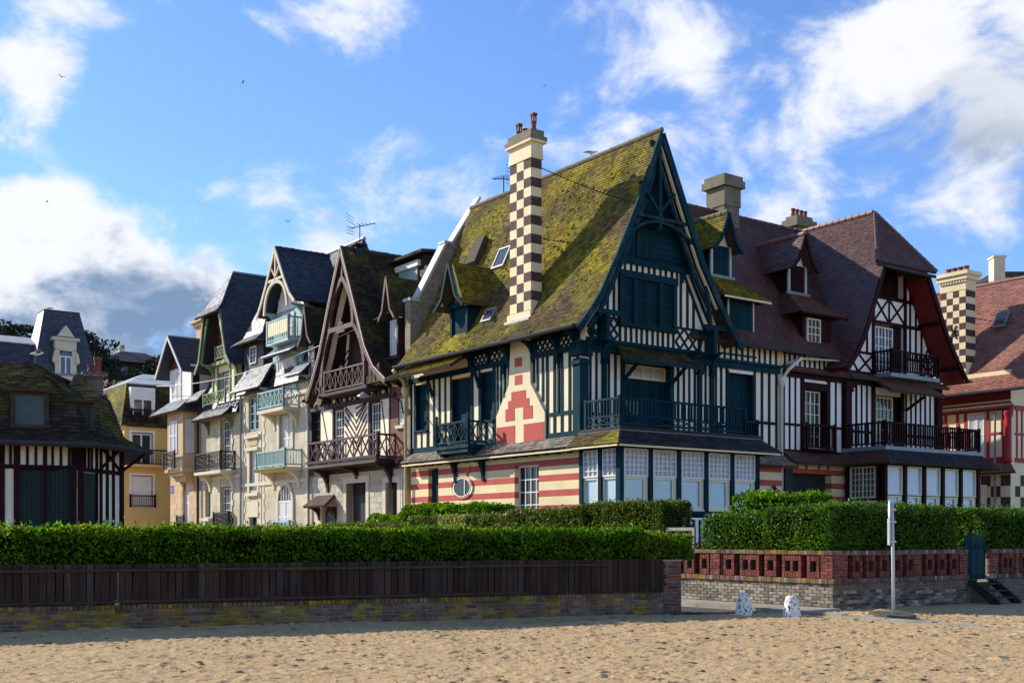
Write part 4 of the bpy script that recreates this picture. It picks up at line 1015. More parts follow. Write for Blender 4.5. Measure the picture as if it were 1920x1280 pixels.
    for s0, s1 in ((-1.88, -1.12), (-.92, -.14)): bay_win(BA, s0, s1, 3, True)
    for x in xs: ob('bay_post', bx(x - .09, x + .09, -2.05, -1.85, 2.2, 4.55), 'teal', t)
    for b_ in (-1.02, -.06): ob('bay_post', bx(-.04, .14, b_ - .08, b_ + .08, 2.2, 4.55), 'teal', t)
    ob('bay_sill', bx(-.08, 6.42, -2.08, -.02, 2.33, 2.43), 'teal', t); ob('bay_lintel', bx(-.05, 6.4, -2.06, -.02, 4.44, 4.58), 'teal', t)
    ob('bay_floor', bx(.1, 6.3, -1.82, -.05, 2.3, 2.42), 'dark_wood', t); ob('bay_interior', bx(.25, 6.2, -1.55, -.2, 2.43, 4.4), 'net_curtain', t)
    # bay roof
    roof(t, 'bay_roof', [(-.62, .0, 4.50), (-.06, .0, 4.98)], [(-.62, -2.6, 4.50), (-.06, -2.04, 4.98)], 'tile_moss', tw=.2, te=.12)
    roof(t, 'bay_roof', [(-.62, -2.6, 4.50), (-.06, -2.04, 4.98)], [(6.98, -2.6, 4.50), (6.42, -2.04, 4.98)], 'tile_bay', tw=.2, te=.12)
    roof(t, 'bay_roof', [(6.98, -2.6, 4.50), (6.42, -2.04, 4.98)], [(6.98, -.0, 4.50), (6.42, -.0, 4.98)], 'tile_bay', tw=.2, te=.12)
    ob('eave_board', merge([bx(-.58, 6.94, -2.58, -2.52, 4.42, 4.50), bx(-.60, -.54, -2.52, 0, 4.42, 4.50)]), 'cream', t)
    ob('terrace', bx(-.1, 6.46, -2.08, .0, 4.94, 5.03), 'zinc', t); ob('terrace_edge', merge([bx(-.12, 6.48, -2.12, -2.04, 5.0, 5.10), bx(-.12, -.04, -2.04, -.1, 5.0, 5.1)]), 'dark_wood', t)
    railing(t, (0, -1.98), (5.75, -1.98), 5.08, 6.04, 'teal', 'balx', step=.62, bw=.035, name='terrace_railing', ends=(True, True))
    railing(t, (0, -.3), (0, -1.98), 5.08, 6.04, 'teal_worn', 'balx', step=.56, bw=.035, name='terrace_railing', ends=(True, True))
    railing(t, (5.75, -1.98), (6.36, -1.98), 4.9, 5.62, 'teal', 'bal', step=.15, name='terrace_railing'); railing(t, (6.36, -1.98), (6.36, -.1), 4.9, 5.62, 'teal', 'bal', step=.15, name='terrace_railing')
    # striped end of the ground floor and its pent roof
    B.wall('striped_wall', 'striped_wall', 6.35, 9.9, 0, 4.3)
    ob('striped_pier', bx(7.4, 9.55, -.35, -.0, 0, 4.25), 'striped_wall', t)
    roof(t, 'skirt_roof', [(6.4, -.75, 4.25), (6.4, -.02, 4.75)], [(9.95, -.75, 4.25), (9.75, -.02, 4.75)], 'tile_grey')
    # first floor wall
    hb = [(1.88, 4.13, 5.03, 7.62), (6.98, 8.35, 5.0, 7.68)]
    B.wall('plaster_wall', 'panel', 0.36, 9.7, 4.3, 8.75, hb)
    B.studs('timber_stud', 'teal', .42, 1.8, 5.0, 7.8, .285, .10)
    B.studs('timber_stud', 'teal', 4.2, 6.92, 5.0, 7.8, .285, .10); B.studs('timber_stud', 'teal', 8.42, 9.62, 4.75, 7.8, .4, .12)
    B.box('middle_rail', 'teal', 8.4, 9.62, 5.82, 5.93, -.01, .036); B.box('middle_rail', 'teal', .36, 1.8, 5.66, 5.74, -.01, .036)
    B.box('wall_plate', 'teal', -.18, 9.72, 7.76, 7.98, -.01, .14); B.box('cornice', 'teal_worn', -.22, 9.75, 7.98, 8.07, -.01, .24)
    for s in (1.0, 5.5, 6.12): ob('capital_post', merge([B.g(s - .09, s + .09, 5.0, 7.4, 0, .1), B.g(s - .13, s + .13, 7.4, 7.5, 0, .15), B.g(s - .11, s + .11, 7.5, 7.78, 0, .18)]), 'teal', t)
    # recessed balcony door with glazed transom
    B.boards(1.95, 4.06, 5.05, 7.02, -.28, 'teal', 14, 'shutter_panel'); B.window(1.93, 4.05, 7.05, 7.52, -.24, 4, 1, 'frame_cream', 'net_curtain', .06, .06)
    for s in (1.88, 4.13): B.box('jamb', 'teal', s - .07, s + .07, 5.0, 7.7, -.34, .05)
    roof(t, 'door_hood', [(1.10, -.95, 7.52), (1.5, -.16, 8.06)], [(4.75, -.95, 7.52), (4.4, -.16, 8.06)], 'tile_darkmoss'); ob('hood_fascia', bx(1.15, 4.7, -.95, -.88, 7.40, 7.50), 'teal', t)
    for s in (1.9, 4.1): ob('brace', beam((s, -.05, 6.95), (s, -.75, 7.45), .09, .1), 'teal', t)
    B.boards(7.05, 8.28, 5.05, 7.6, -.2, 'teal', 6); B.box('lintel', 'white_panel', 7.0, 8.34, 7.62, 7.72, -.05, .05)
    for s in (6.98, 8.35): B.box('jamb', 'teal', s - .06, s + .06, 4.95, 7.7, -.25, .05)
    # frieze right of the gable
    B.studs('timber_stud', 'teal', 6.2, 9.6, 8.07, 8.72, .3, .1, .03)
    B.box('frieze_beam', 'teal', 6.1, 8.5, 8.26, 8.32, 0, .045)
    ob('pipe', tube([(9.8, -.12, .3), (9.8, -.12, 7.55), (10.0, -.3, 7.95), (10.5, -.5, 8.4)], .07, 10), 'white_pipe', t, True); ob('hopper', lathe((9.8, -.12, 7.3), [(.09, 0), (.16, .22), (.16, .36)], 10), 'white_pipe', t)
    B.box('cream_quoin', 'cream', 9.62, 9.98, 4.3, 8.7, -.3, .02)
    lam = thing('wall_lantern', 'small black lantern on the red and cream striped pier', 'lamp', (9.0, -.45, 3.1))
    ob('bracket', bx(8.97, 9.03, -.42, -.35, 3.42, 3.48), 'iron', lam); ob('cage', lathe((9.0, -.50, 2.95), [(.06, 0), (.10, .05), (.12, .33), (.14, .36), (.05, .48), (.02, .55)], 8), 'iron', lam)
    # ---- the big gable
    G = Fac('B', -.3, t)
    def xl(z): # inner edges of the gable under the roof
        for (a0, z0), (a1, z1) in zip(PL, PL[1:]):
            if z0 <= z <= z1: return a0 + (a1 - a0) * (z - z0) / (z1 - z0)
        return PL[0][0]
    def xr(z):
        P_ = PR
        for (a0, z0), (a1, z1) in zip(P_, P_[1:]):
            if z0 <= z <= z1: return a0 + (a1 - a0) * (z - z0) / (z1 - z0)
        return 6.8
    zs = [8.06, 8.5, 9, 9.5, 10, 10.86]
    pl = [(max(-.02, xl(z) + .14), z) for z in zs]; pr = [(min(6.15, xr(z) - .14), z) for z in zs]
    ob('gable_wall', G.poly(pl + pr[::-1], -.25, 0), 'panel', t)
    z2 = [10.86, 11.5, 12.4, 13.4, 15.1]
    ob('gable_boarding', G.poly([(xl(z) + .1, z) for z in z2] + [(xr(z) - .1, z) for z in z2[::-1]], -.2, -.02), 'teal', t)
    for i in range(9):                                           # weatherboards in the gable top
        z = 10.95 + i * .2; ob('weatherboard', prism([G.pt(xl(z) + .12, z, -.02), G.pt(xr(z) - .12, z, -.02), G.pt(xr(z) - .12, z, .02), G.pt(xl(z) + .12, z, .02)], (0, .02, .19)), 'teal', t)
    G.boards(2.2, 3.1, 11.1, 12.1, .04, 'teal', 5, 'loft_door')
    # gable window: three dark shutters in a heavy frame
    for s0, s1 in ((1.56, 2.02), (2.14, 3.2), (3.32, 3.86)): G.shutter(s0, s1, 8.80, 10.30, .01, 'teal', 2 if s1 - s0 > .8 else 1, slats=True)
    for s in (1.46, 2.08, 3.26, 3.94): G.box('window_post', 'teal', s - .08, s + .08, 8.66, 10.5, -.02, .14)
    G.box('window_head', 'teal', 1.36, 4.04, 10.32, 10.56, -.02, .17); G.box('window_sill', 'teal', 1.36, 4.04, 8.66, 8.78, -.02, .18)
    G.box('sill_beam', 'teal', -.02, 6.1, 8.05, 8.17, -.02, .06); G.box('head_beam', 'teal', .85, 4.9, 10.82, 10.96, -.02, .12); G.box('middle_rail', 'teal', .1, 1.4, 8.86, 8.94, -.02, .04); G.box('middle_rail', 'teal', 4.0, 5.9, 8.86, 8.94, -.02, .04)
    G.studs('timber_stud', 'teal', 1.46, 3.94, 8.15, 8.68, .25, .09, .04); G.studs('timber_stud', 'teal', 1.15, 4.4, 10.5, 10.84, .27, .09, .04)
    for s in (.62, .92, 1.2): G.box('timber_stud', 'teal', s - .045, s + .045, 8.9, min(10.84, 8.76 + (s + .46) * 1.18 + .2), -.02, .04)
    for s in (4.3, 4.62, 4.92): G.box('timber_stud', 'teal', s - .05, s + .05, 8.9, 10.86 if s < 4.4 else 10.8 - (s - 4.4) * 1.6, -.02, .04)
    for s0, z0, s1, z1 in ((4.45, 10.8, 5.5, 8.9), (4.75, 10.8, 5.85, 8.95), (.25, 8.9, 1.05, 10.6)): G.beam('raking_timber', 'teal', s0, z0, s1, z1, .1, -.01, .045)
    G.lattice('teal', .05, 1.36, 8.17, 8.86, .36, .075, 0, .035); G.lattice('teal', 4.05, 5.3, 8.17, 8.86, .36, .075, 0, .035)
    # barge boards, king post, collar and arch of the overhanging gable
    def barge(P_, nm='bargeboard', b0=-.86, dz=-.14, w=.09, h=.22, m='teal_worn'):
        for (a0, z0), (a1, z1) in zip(P_, P_[1:]): ob(nm, beam((a0, b0, z0 + dz), (a1, b0, z1 + dz), h, w, (0, 1, 0)), m, t)
    barge([(a, z) for a, z in PL]); barge(PR)
    for P_, sg in ((PL, 1), (PR, -1)):
        barge([(a + sg * .30, z - .30) for a, z in P_[1:]], 'inner_rafter', -.62, -.05, .10, .14)
        for k, m_ in enumerate(('cream', 'teal', 'cream', 'teal')): barge([(a + sg * .10, z - .20) for a, z in P_[1:]], 'soffit_board', -.74 + k * .11, -.06, .10, .05, m_)
    kb_ = -.72
    ob('king_post', beam((2.90, kb_, 15.1), (2.90, kb_, 12.1), .12, .13, (0, 1, 0)), 'teal_worn', t); ob('pendant', lathe((2.90, kb_, 11.95), [(.03, 0), (.09, .06), (.09, .18)], 8), 'teal_worn', t)
    ob('collar_beam', beam((xl(12.35) + .2, kb_, 12.40), (xr(12.35) - .2, kb_, 12.40), .11, .17, (0, 1, 0)), 'teal_worn', t)
    for a0, z0 in ((2.0, 13.55), (3.78, 13.55)): ob('strut', beam((a0, kb_, z0), (2.90, kb_, 12.62), .09, .1, (0, 1, 0)), 'teal_worn', t)
    for sg, cx in ((-1, 2.9), (1, 2.9)):
        p0 = Vector((2.9, 0, 12.3)); p2 = Vector((xl(10.3) + .2 if sg < 0 else xr(10.1) - .2, 0, 10.2)); p1 = Vector((p2.x * .75 + 2.9 * .25, 0, 12.25)); prev = None
        for k in range(8):
            u = k / 7; q = p0 * (1 - u) ** 2 + p1 * 2 * u * (1 - u) + p2 * u * u
            if prev is not None: ob('arch_brace', beam((prev.x, kb_, prev.z), (q.x, kb_, q.z), .10, .17, (0, 1, 0)), 'teal_worn', t)
            prev = q
    for s in (.55, 5.55):
        ob('purlin_bracket', beam((s - .5, -.72, 8.98), (s + .6, -.72, 8.98), .13, .16), 'teal', t); ob('bracket_post', bx(s - .07, s + .07, -.8, -.3, 8.05, 8.95), 'teal', t); bracket(t, (s - .35, -.3, 8.88), .5, .8, .1, 'teal', 'B')
    ob('brace', beam((5.35, -.72, 9.05), (5.1, -.72, 10.9), .12, .13, (0, 1, 0)), 'teal_worn', t)
    for sg, s in ((1, .1), (1, .75), (1, 4.9), (1, 5.9)): bracket(t, (s, -.28, 8.15), .42, .6, .1, 'teal', 'B')
    # floor slab and back walls so the house stands as a volume
    ob('interior', bx(.3, 9.4, .3, 10.7, 0, 8.3), 'dark_wood', t)
    return t
VILLA = main_house()

# ================================================================== MAROON TWIN HOUSE
CE, CZ, RB, RZ = -.45, 8.62, 4.05, 15.0     # cross roof: eave b,z and ridge b,z
def cross_b(z): return CE + (RB - CE) * (z - CZ) / (RZ - CZ)
def sea_dormer(par, ac, w, zhood, ztop, bf_low, bf_up, tim, tiles, hood_tiles, face, label_win):
    """two-storey dormer on the slope facing the sea: door or window below, hipped hood, little gabled loft above"""
    h = w / 2; bl = bf_low
    ob('dormer_body', bx(ac - h, ac + h, bl, cross_b(zhood) + .6, CZ, zhood + .1), face, par)
    e = .52; zb = zhood + 1.0; bu = bf_up; hw = .62
    c0, c1 = (ac - h - e, bl - .42, zhood), (ac + h + e, bl - .42, zhood); u0, u1 = (ac - hw, bu, zb), (ac + hw, bu, zb)
    k0, k1 = (ac - h - e, cross_b(zhood) + .25, zhood), (ac + h + e, cross_b(zhood) + .25, zhood)
    roof(par, 'hood_roof', [c0, u0], [c1, u1], hood_tiles, slab_t=.05, tw=.16, te=.1)
    roof(par, 'hood_roof', [k0, (ac - hw, cross_b(zb) + .2, zb)], [c0, u0], hood_tiles, slab_t=.05, tw=.16, te=.1)
    roof(par, 'hood_roof', [c1, u1], [k1, (ac + hw, cross_b(zb) + .2, zb)], hood_tiles, slab_t=.05, tw=.16, te=.1)
    ob('lead_flashing', bx(ac - hw - .05, ac + hw + .05, bu - .12, bu - .02, zb - .04, zb + .07), 'zinc', par)
    ob('hood_fascia', bx(c0[0], c1[0], c0[1] - .01, c0[1] + .04, zhood - .09, zhood - .02), 'cream' if tim == 'teal' else 'maroon', par)
    gable_dormer(par, ac, bu, .98, zb - .1, ztop - 1.15, 1.15, cross_b(ztop) - bu + .3, face, tiles, axis='B', over=.42, foot=.28, timber=tim, tri='cream' if tim == 'teal' else 'white_panel', ridge='tile_pink' if tim != 'teal' else 'grey_stone')
    F = Fac('B', bu, par)
    F.boards(ac - .4, ac + .4, zb, ztop - 1.2, .02, tim, 5, 'loft_shutter')
    for s in (-.5, .5): F.box('zinc_trim', 'lead_cap', ac + s - .05, ac + s + .05, zb, ztop - 1.18, -.02, .06)
    return Fac('B', bl, par)
def cross_dormers():
    t = VILLA
    L = sea_dormer(t, 7.65, 1.45, 10.35, 13.75, .0, 1.0, 'teal', 'tile_moss', 'tile_moss', 'teal', '')
    L.boards(7.02, 8.28, 8.62, 10.2, .02, 'teal', 7, 'dormer_door')
    for s in (6.98, 8.32): L.box('jamb', 'pale_stone', s - .03, s + .03, 8.6, 10.3, 0, .06)
cross_dormers()

MPL = [(12.47, 8.20), (13.05, 8.85), (13.62, 9.71), (14.19, 11.02), (14.84, 12.50)]    # gable profile up to the clipped gable
MPR = [(20.58, 8.34), (19.87, 9.16), (19.02, 10.28), (18.37, 11.46), (17.76, 12.50)]
def twin_house():
    t = thing('maroon_villa', 'half timbered villa with maroon timbers, white panels and a clipped red tiled gable', 'house', (15, 4, 0))
    B = Fac('B', 0.0, t)
    roof(t, 'cross_roof', [(4.8, CE, CZ), (4.8, RB, RZ)], [(13.6, CE, CZ), (16.1, RB, RZ)], 'tile_maroon', ridge='tile_maroon', tw=.165, te=.105)
    roof(t, 'cross_roof', [(16.6, 8.5, CZ), (16.6, RB, RZ)], [(4.8, 8.5, CZ), (4.8, RB, RZ)], 'tile_maroon')
    ob('gutter', tube([(6.8, CE - .07, CZ - .03), (13.0, CE - .07, CZ - .03)], .07, 8), 'gutter', t)
    # recessed wall part, ground to eaves
    ha = [(11.16, 12.62, 5.05, 7.55)]
    B.wall('striped_wall', 'striped_wall', 9.98, 13.75, 0, 4.45, [(10.4, 12.9, 0, 4.05)])
    ob('porch_back', bx(10.2, 13.2, 1.2, 1.3, 0, 4.3), 'brick_dark', t); B.boards(10.05, 10.5, .2, 4.2, .06, 'door_green', 4, 'gate_leaf')
    for k, s in enumerate((10.9, 11.4, 12.1, 12.6)): B.beam('voussoir', 'red_band', s, 4.05, s + (s - 11.7) * .12, 4.42, .16, .0, .015)
    B.wall('plaster_wall', 'white_panel', 9.98, 13.75, 4.45, 8.6, ha)
    roof(t, 'skirt_roof', [(9.95, -.62, 4.42), (9.95, -.02, 4.88)], [(13.7, -.62, 4.42), (13.7, -.02, 4.88)], 'tile_maroon')
    B.studs('timber_stud', 'maroon', 10.06, 11.05, 4.9, 7.75, .36, .09); B.studs('timber_stud', 'maroon', 12.75, 13.55, 4.9, 7.75, .34, .09)
    B.box('middle_rail', 'maroon', 10.0, 11.1, 5.86, 5.95, 0, .036); B.box('middle_rail', 'maroon', 12.7, 13.6, 5.86, 5.95, 0, .036); B.box('sill_beam', 'maroon', 9.98, 13.6, 4.86, 4.95, 0, .04)
    B.box('wall_plate', 'maroon', 9.98, 13.75, 7.72, 7.98, -.01, .08); roof(t, 'moulding_roof', [(9.98, -.34, 7.98), (9.98, -.02, 8.18)], [(13.7, -.34, 7.98), (13.7, -.02, 8.18)], 'tile_maroon')
    B.studs('timber_stud', 'maroon', 10.1, 13.6, 8.16, 8.6, .28, .09)
    B.window(11.28, 12.4, 5.05, 7.3, -.22, 4, 5, 'frame_cream', 'glass_dark', .05, .03, sash=2)
    for s in (11.13, 12.66): B.box('jamb', 'maroon', s - .09, s + .09, 4.9, 7.72, -.3, .05)
    B.box('lintel', 'maroon', 11.1, 12.7, 7.32, 7.6, -.25, .06); B.box('lintel_board', 'white_panel', 11.15, 12.6, 7.6, 7.68, -.02, .04)
    railing(t, (11.05, -.3), (12.72, -.3), 5.0, 5.95, 'maroon', 'bal', step=.16, name='window_railing', low=.06); ob('window_balcony', bx(11.02, 12.75, -.34, 0, 4.93, 5.0), 'maroon', t)
    ob('corner_post', merge([bx(13.6, 13.98, -.16, .2, 4.5, 7.5), bx(13.55, 14.03, -.22, .2, 7.4, 7.52), bx(13.52, 14.06, -.25, .2, 7.55, 7.75)]), 'maroon', t)
    # bay
    b0, b1 = 13.6, 19.9
    BB = Fac('B', -2.0, t); BA = Fac('A', b0, t)
    ob('bay_base', bx(b0 + .06, b1 - .06, -1.94, -.1, 0, 2.45), 'white_panel', t)
    xs = [b0 + (b1 - b0) * k / 5 for k in range(6)]
    for s0, s1 in zip(xs, xs[1:]):
        BB.window(s0 + .11, s1 - .16, 3.22, 4.36, -.05, 1, 1, 'frame_cream', 'blind_white', .06)
        w = BB.window(s0 + .11, s1 - .16, 2.5, 3.19, -.08, 1, 1, 'frame_cream', 'blind_white', .07)
        ob('sash_stile', BB.g(s1 - .40, s1 - .23, 2.56, 3.13, -.07, -.04), 'frame_cream', w)
    for x in xs: ob('bay_post', bx(x - .085, x + .085, -2.05, -1.85, 2.3, 4.5), 'maroon', t)
    BA.window(-1.55, -.35, 3.1, 4.35, -.03, 6, 5, 'frame_cream', 'blind_green', .06, .025, sash=2)
    for s in (-1.68, -.25): BA.box('bay_post', 'maroon', s - .06, s + .06, 2.2, 4.5, -.1, .04)
    BA.box('bay_panel', 'white_panel', -1.6, -.3, 2.2, 3.0, -.1, .01); BA.box('bay_rail', 'maroon', -1.9, -.1, 3.0, 3.09, -.1, .03)
    ob('bay_interior', bx(b0 + .2, b1 - .2, -1.7, -.2, 2.46, 4.36), 'dark_wood', t)
    ob('bay_lintel', bx(b0 - .06, b1 + .06, -2.07, -.02, 4.38, 4.52), 'maroon', t); ob('bay_sill', bx(b0 - .06, b1 + .06, -2.07, -.02, 2.38, 2.48), 'frame_cream', t)
    z0_, z1_ = 4.45, 4.98
    roof(t, 'bay_roof', [(b0 - .55, .0, z0_), (b0 - .05, .0, z1_)], [(b0 - .55, -2.55, z0_), (b0 - .05, -2.05, z1_)], 'tile_maroon', tw=.2, te=.12)
    roof(t, 'bay_roof', [(b0 - .55, -2.55, z0_), (b0 - .05, -2.05, z1_)], [(b1 + .75, -2.55, z0_), (b1 + .1, -2.05, z1_)], 'tile_bay', tw=.2, te=.12)
    roof(t, 'bay_roof', [(b1 + .75, -2.55, z0_), (b1 + .1, -2.05, z1_)], [(b1 + .75, .0, z0_), (b1 + .1, .0, z1_)], 'tile_bay', tw=.2, te=.12)
    ob('terrace', bx(b0 - .1, b1 + .15, -2.10, 0, 4.96, 5.10), 'zinc', t)
    for p, q in (((b0, -.15), (b0, -1.98)), ((b0, -1.98), (b1 - 1.35, -1.98)), ((b1 - 1.35, -1.98), (b1 + .08, -1.98)), ((b1 + .08, -1.98), (b1 + .08, 0))): railing(t, p, q, 5.1, 6.06, 'maroon', 'bal', step=.155, bw=.06, name='terrace_railing')
    # first floor under the gable
    hg = [(15.6, 17.5, 5.1, 7.45)]
    B.wall('plaster_wall', 'white_panel', 13.9, 20.1, 4.45, 8.2, hg)
    B.studs('timber_stud', 'maroon', 14.1, 15.45, 5.05, 7.75, .34, .1); B.studs('timber_stud', 'maroon', 17.75, 19.8, 5.05, 7.75, .36, .1)
    B.box('middle_rail', 'maroon', 14.0, 15.5, 5.8, 5.9, 0, .036); B.box('middle_rail', 'maroon', 17.6, 19.9, 5.8, 5.9, 0, .036)
    B.window(15.7, 17.1, 5.1, 7.4, -.22, 5, 5, 'frame_cream', 'glass_mid', .06, .035); B.box('wall_plate', 'maroon', 13.6, 20.2, 7.74, 7.98, -.01, .12)
    for s in (15.55, 17.5): B.box('jamb', 'maroon', s - .1, s + .1, 5.0, 7.75, -.3, .05)
    B.box('window_side', 'maroon', 17.12, 17.45, 5.05, 7.45, -.3, -.18)
    ob('corner_post', merge([bx(19.8, 20.15, -.16, .2, 4.5, 7.5), bx(19.75, 20.2, -.22, .2, 7.5, 7.75)]), 'maroon', t)
    roof(t, 'moulding_roof', [(13.7, -.42, 7.98), (13.7, -.02, 8.22)], [(20.3, -.42, 7.98), (20.3, -.02, 8.22)], 'tile_maroon')
    roof(t, 'door_hood', [(15.2, -1.15, 7.48), (15.4, -.2, 8.02)], [(18.9, -1.15, 7.48), (18.7, -.2, 8.02)], 'tile_maroon')
    ob('brace', beam((17.7, -.05, 6.9), (17.9, -.85, 7.45), .09, .1), 'maroon', t)
    # upper balcony
    ob('balcony', bx(15.45, 18.75, -.95, 0, 8.06, 8.22), 'zinc', t)
    for p, q in (((15.5, -.1), (15.5, -.9)), ((15.5, -.9), (18.7, -.9)), ((18.7, -.9), (18.7, -.1))): railing(t, p, q, 8.22, 9.16, 'maroon', 'bal', step=.16, bw=.055, name='balcony_railing')
    # gable wall
    zs = [8.2, 8.85, 9.71, 11.02, 12.6]
    def xl(z):
        for (a0, z0), (a1, z1) in zip(MPL, MPL[1:]):
            if z0 <= z <= z1 + 1e-6: return a0 + (a1 - a0) * (z - z0) / (z1 - z0)
        return MPL[-1][0] + (z - 12.5) * .44
    def xr(z):
        for (a0, z0), (a1, z1) in zip(MPR, MPR[1:]):
            if z0 <= z <= z1 + 1e-6: return a0 + (a1 - a0) * (z - z0) / (z1 - z0)
        return MPR[-1][0] - (z - 12.5) * .44
    G = Fac('B', -.02, t)
    # wall pieces round the window and the loft opening
    wl = [(max(13.9, xl(z) + .12), z) for z in zs]; wr = [(min(20.0, xr(z) - .12), z) for z in zs]
    ob('gable_wall', G.poly(wl + [(15.55, 12.6), (15.55, 8.2)], -.3, 0), 'white_panel', t)
    ob('gable_wall', G.poly([(17.6, 8.2), *wr, (17.6, 12.6)], -.3, 0), 'white_panel', t)
    ob('gable_wall', G.g(15.55, 17.6, 10.4, 11.45, -.3, 0), 'white_panel', t)
    B.boards(15.6, 17.6, 11.45, 12.8, -.28, 'maroon', 9, 'loft_boarding')
    G.window(15.62, 17.05, 8.3, 10.3, -.2, 6, 5, 'white_paint', 'glass_mid', .06, .035, sash=3); G.box('window_side', 'maroon', 17.05, 17.62, 8.25, 10.4, -.3, -.15)
    for z in (10.4, 11.45): G.box('cross_beam', 'maroon', xl(z) + .15, xr(z) - .15, z - .05, z + .09, -.01, .05)
    G.box('cross_beam', 'maroon', 13.9, 15.5, 9.02, 9.12, 0, .04); G.box('cross_beam', 'maroon', 17.7, 19.4, 9.02, 9.12, 0, .04); G.box('sill_beam', 'maroon', 13.7, 20.1, 8.2, 8.3, 0, .05)
    for s in (15.5, 17.66): G.box('window_post', 'maroon', s - .08, s + .08, 8.25, 12.6, -.02, .05)
    for s in (14.55, 15.1): G.box('timber_stud', 'maroon', s - .05, s + .05, 9.1, 10.4 if s > 15 else 11.0, -.01, .04)
    for s in (18.0, 18.4, 18.8): G.box('timber_stud', 'maroon', s - .05, s + .05, 9.1, 11.6 - (s - 18) * 1.3 + .6, -.01, .04)
    G.box('timber_stud', 'maroon', 18.05, 18.15, 11.5, 12.5, -.01, .04); G.box('timber_stud', 'maroon', 16.52, 16.6, 10.5, 11.4, -.01, .04)
    for s0, s1, z0, z1 in ((15.6, 16.5, 10.5, 11.4), (16.6, 17.6, 10.5, 11.4), (14.55, 15.45, 8.3, 9.0), (18.75, 19.75, 8.3, 9.0), (13.9, 14.5, 8.3, 9.0)):
        G.beam('cross_brace', 'maroon', s0, z0, s1, z1, .08, 0, .035); G.beam('cross_brace', 'maroon', s0, z1, s1, z0, .08, 0, .041)
    G.beam('raking_timber', 'maroon', 18.2, 11.5, 19.6, 9.1, .1, 0, .04); G.beam('raking_timber', 'maroon', 17.75, 12.5, 18.5, 11.3, .1, 0, .04); G.beam('raking_timber', 'maroon', 19.0, 9.1, 19.5, 10.1, .08, 0, .035)
    # gable roof with half hip
    pk = (16.10, .34, 15.05)
    LP = MPL + [(16.10, 15.05)]; RPf = MPR + [(16.10, 15.05)]
    roof(t, 'gable_roof', prof(8.0, LP), [(a, -1.05, z) for a, z in MPL] + [pk], 'tile_maroon', ridge=None, tw=.165, te=.105)
    roof(t, 'gable_roof', [(a, -1.05, z) for a, z in MPR] + [pk], prof(8.0, RPf), 'tile_maroon', tw=.165, te=.105)
    roof(t, 'half_hip', [(14.0, -1.35, 12.42), pk], [(17.95, -1.35, 12.50), (16.13, .34, 15.05)], 'tile_maroon', tw=.165, te=.105)
    for i in range(20):
        b_ = .4 + i * .34; ob('ridge_tile', tube([(16.10, b_, 15.07), (16.10, b_ + .36, 15.07)], [.12, .10], 8), 'tile_pink', t)
    for e in ((14.0, -1.35, 12.44), (17.95, -1.35, 12.52)):
        n = 15
        for i in range(n):
            p = Vector(e).lerp(Vector(pk), i / n); q = Vector(e).lerp(Vector(pk), (i + 1.1) / n); ob('hip_tile', tube([p, q], [.09, .075], 7), 'tile_maroon', t)
    ob('eave_board', bx(14.05, 17.9, -1.36, -1.28, 12.26, 12.37), 'gutter', t)
    for P_, m_ in ((MPL, 'maroon'), (MPR, 'maroon')):
        for (a0, z0), (a1, z1) in zip(P_, P_[1:]): ob('bargeboard', beam((a0, -1.08, z0 - .14), (a1, -1.08, z1 - .14), .2, .07, (0, 1, 0)), m_, t)
    for (a0, z0), (a1, z1) in zip(MPR, MPR[1:]): ob('soffit', prism([(a0 - .06, -1.0, z0 - .16), (a1 - .06, -1.0, z1 - .16), (a1 - .06, .0, z1 - .16), (a0 - .06, 0, z0 - .16)], (-.02, 0, -.03)), 'deep_red', t)
    for (a0, z0), (a1, z1) in zip(MPL, MPL[1:]): ob('soffit', prism([(a0 + .06, -1.0, z0 - .16), (a1 + .06, -1.0, z1 - .16), (a1 + .06, .0, z1 - .16), (a0 + .06, 0, z0 - .16)], (.02, 0, -.03)), 'deep_red', t)
    for z in (8.9, 10.7): ob('purlin', bx(xr(z) - .25, xr(z) - .1, -1.0, -.02, z - .25, z - .1), 'maroon', t)
    # dormer
    L = sea_dormer(t, 12.0, 1.7, 10.25, 13.6, .0, 1.0, 'maroon', 'tile_maroon', 'tile_maroon', 'maroon', '')
    L.window(11.35, 12.15, 8.6, 10.1, .03, 3, 5, 'frame_cream', 'glass_dark', .06, .035); L.box('jamb', 'maroon', 12.2, 12.8, 8.6, 10.2, .02, .05)
    # chimneys
    c = ob('chimney', merge([bx(10.58, 11.45, 3.57, 4.5, 11, 15.3), bx(10.38, 11.62, 3.38, 4.68, 15.98, 16.27), bx(10.53, 11.5, 3.52, 4.55, 15.2, 16.0), bx(10.46, 11.56, 3.46, 4.6, 16.27, 16.47)]), 'grey_stone', t)
    CB = Fac('B', 3.57, t); CA = Fac('A', 10.58, t); checker(CB, c, 10.58, 11.45, 13.2, 15.2, 3, 6, 0, 'brick_chim', 'grey_stone'); checker(CA, c, 3.57, 4.5, 13.2, 15.2, 3, 6, 1, 'brick_chim', 'grey_stone')
    c2 = ob('chimney', merge([bx(18.15, 19.15, 6.15, 6.75, 14, 16.1), bx(17.93, 19.37, 5.98, 6.9, 16.1, 16.42), bx(18.1, 19.2, 6.1, 6.8, 16.42, 16.62)]), 'grey_stone', t)
    for a_ in (18.22, 18.5, 18.8, 19.08): pot(t, a_, 6.45, 16.62, .36, .10)
    ob('interior', bx(10.1, 19.8, .32, 8, 0, 8.1), 'dark_wood', t); ob('side_wall', bx(20.0, 20.1, .1, 8, 0, 9.0), 'white_panel', t)
    dp = tube([(13.0, CE - .07, 8.5), (10.7, -.3, 8.42), (10.1, -.2, 8.2)], .05, 8); ob('downpipe', dp, 'white_pipe', t, True)
twin_house()

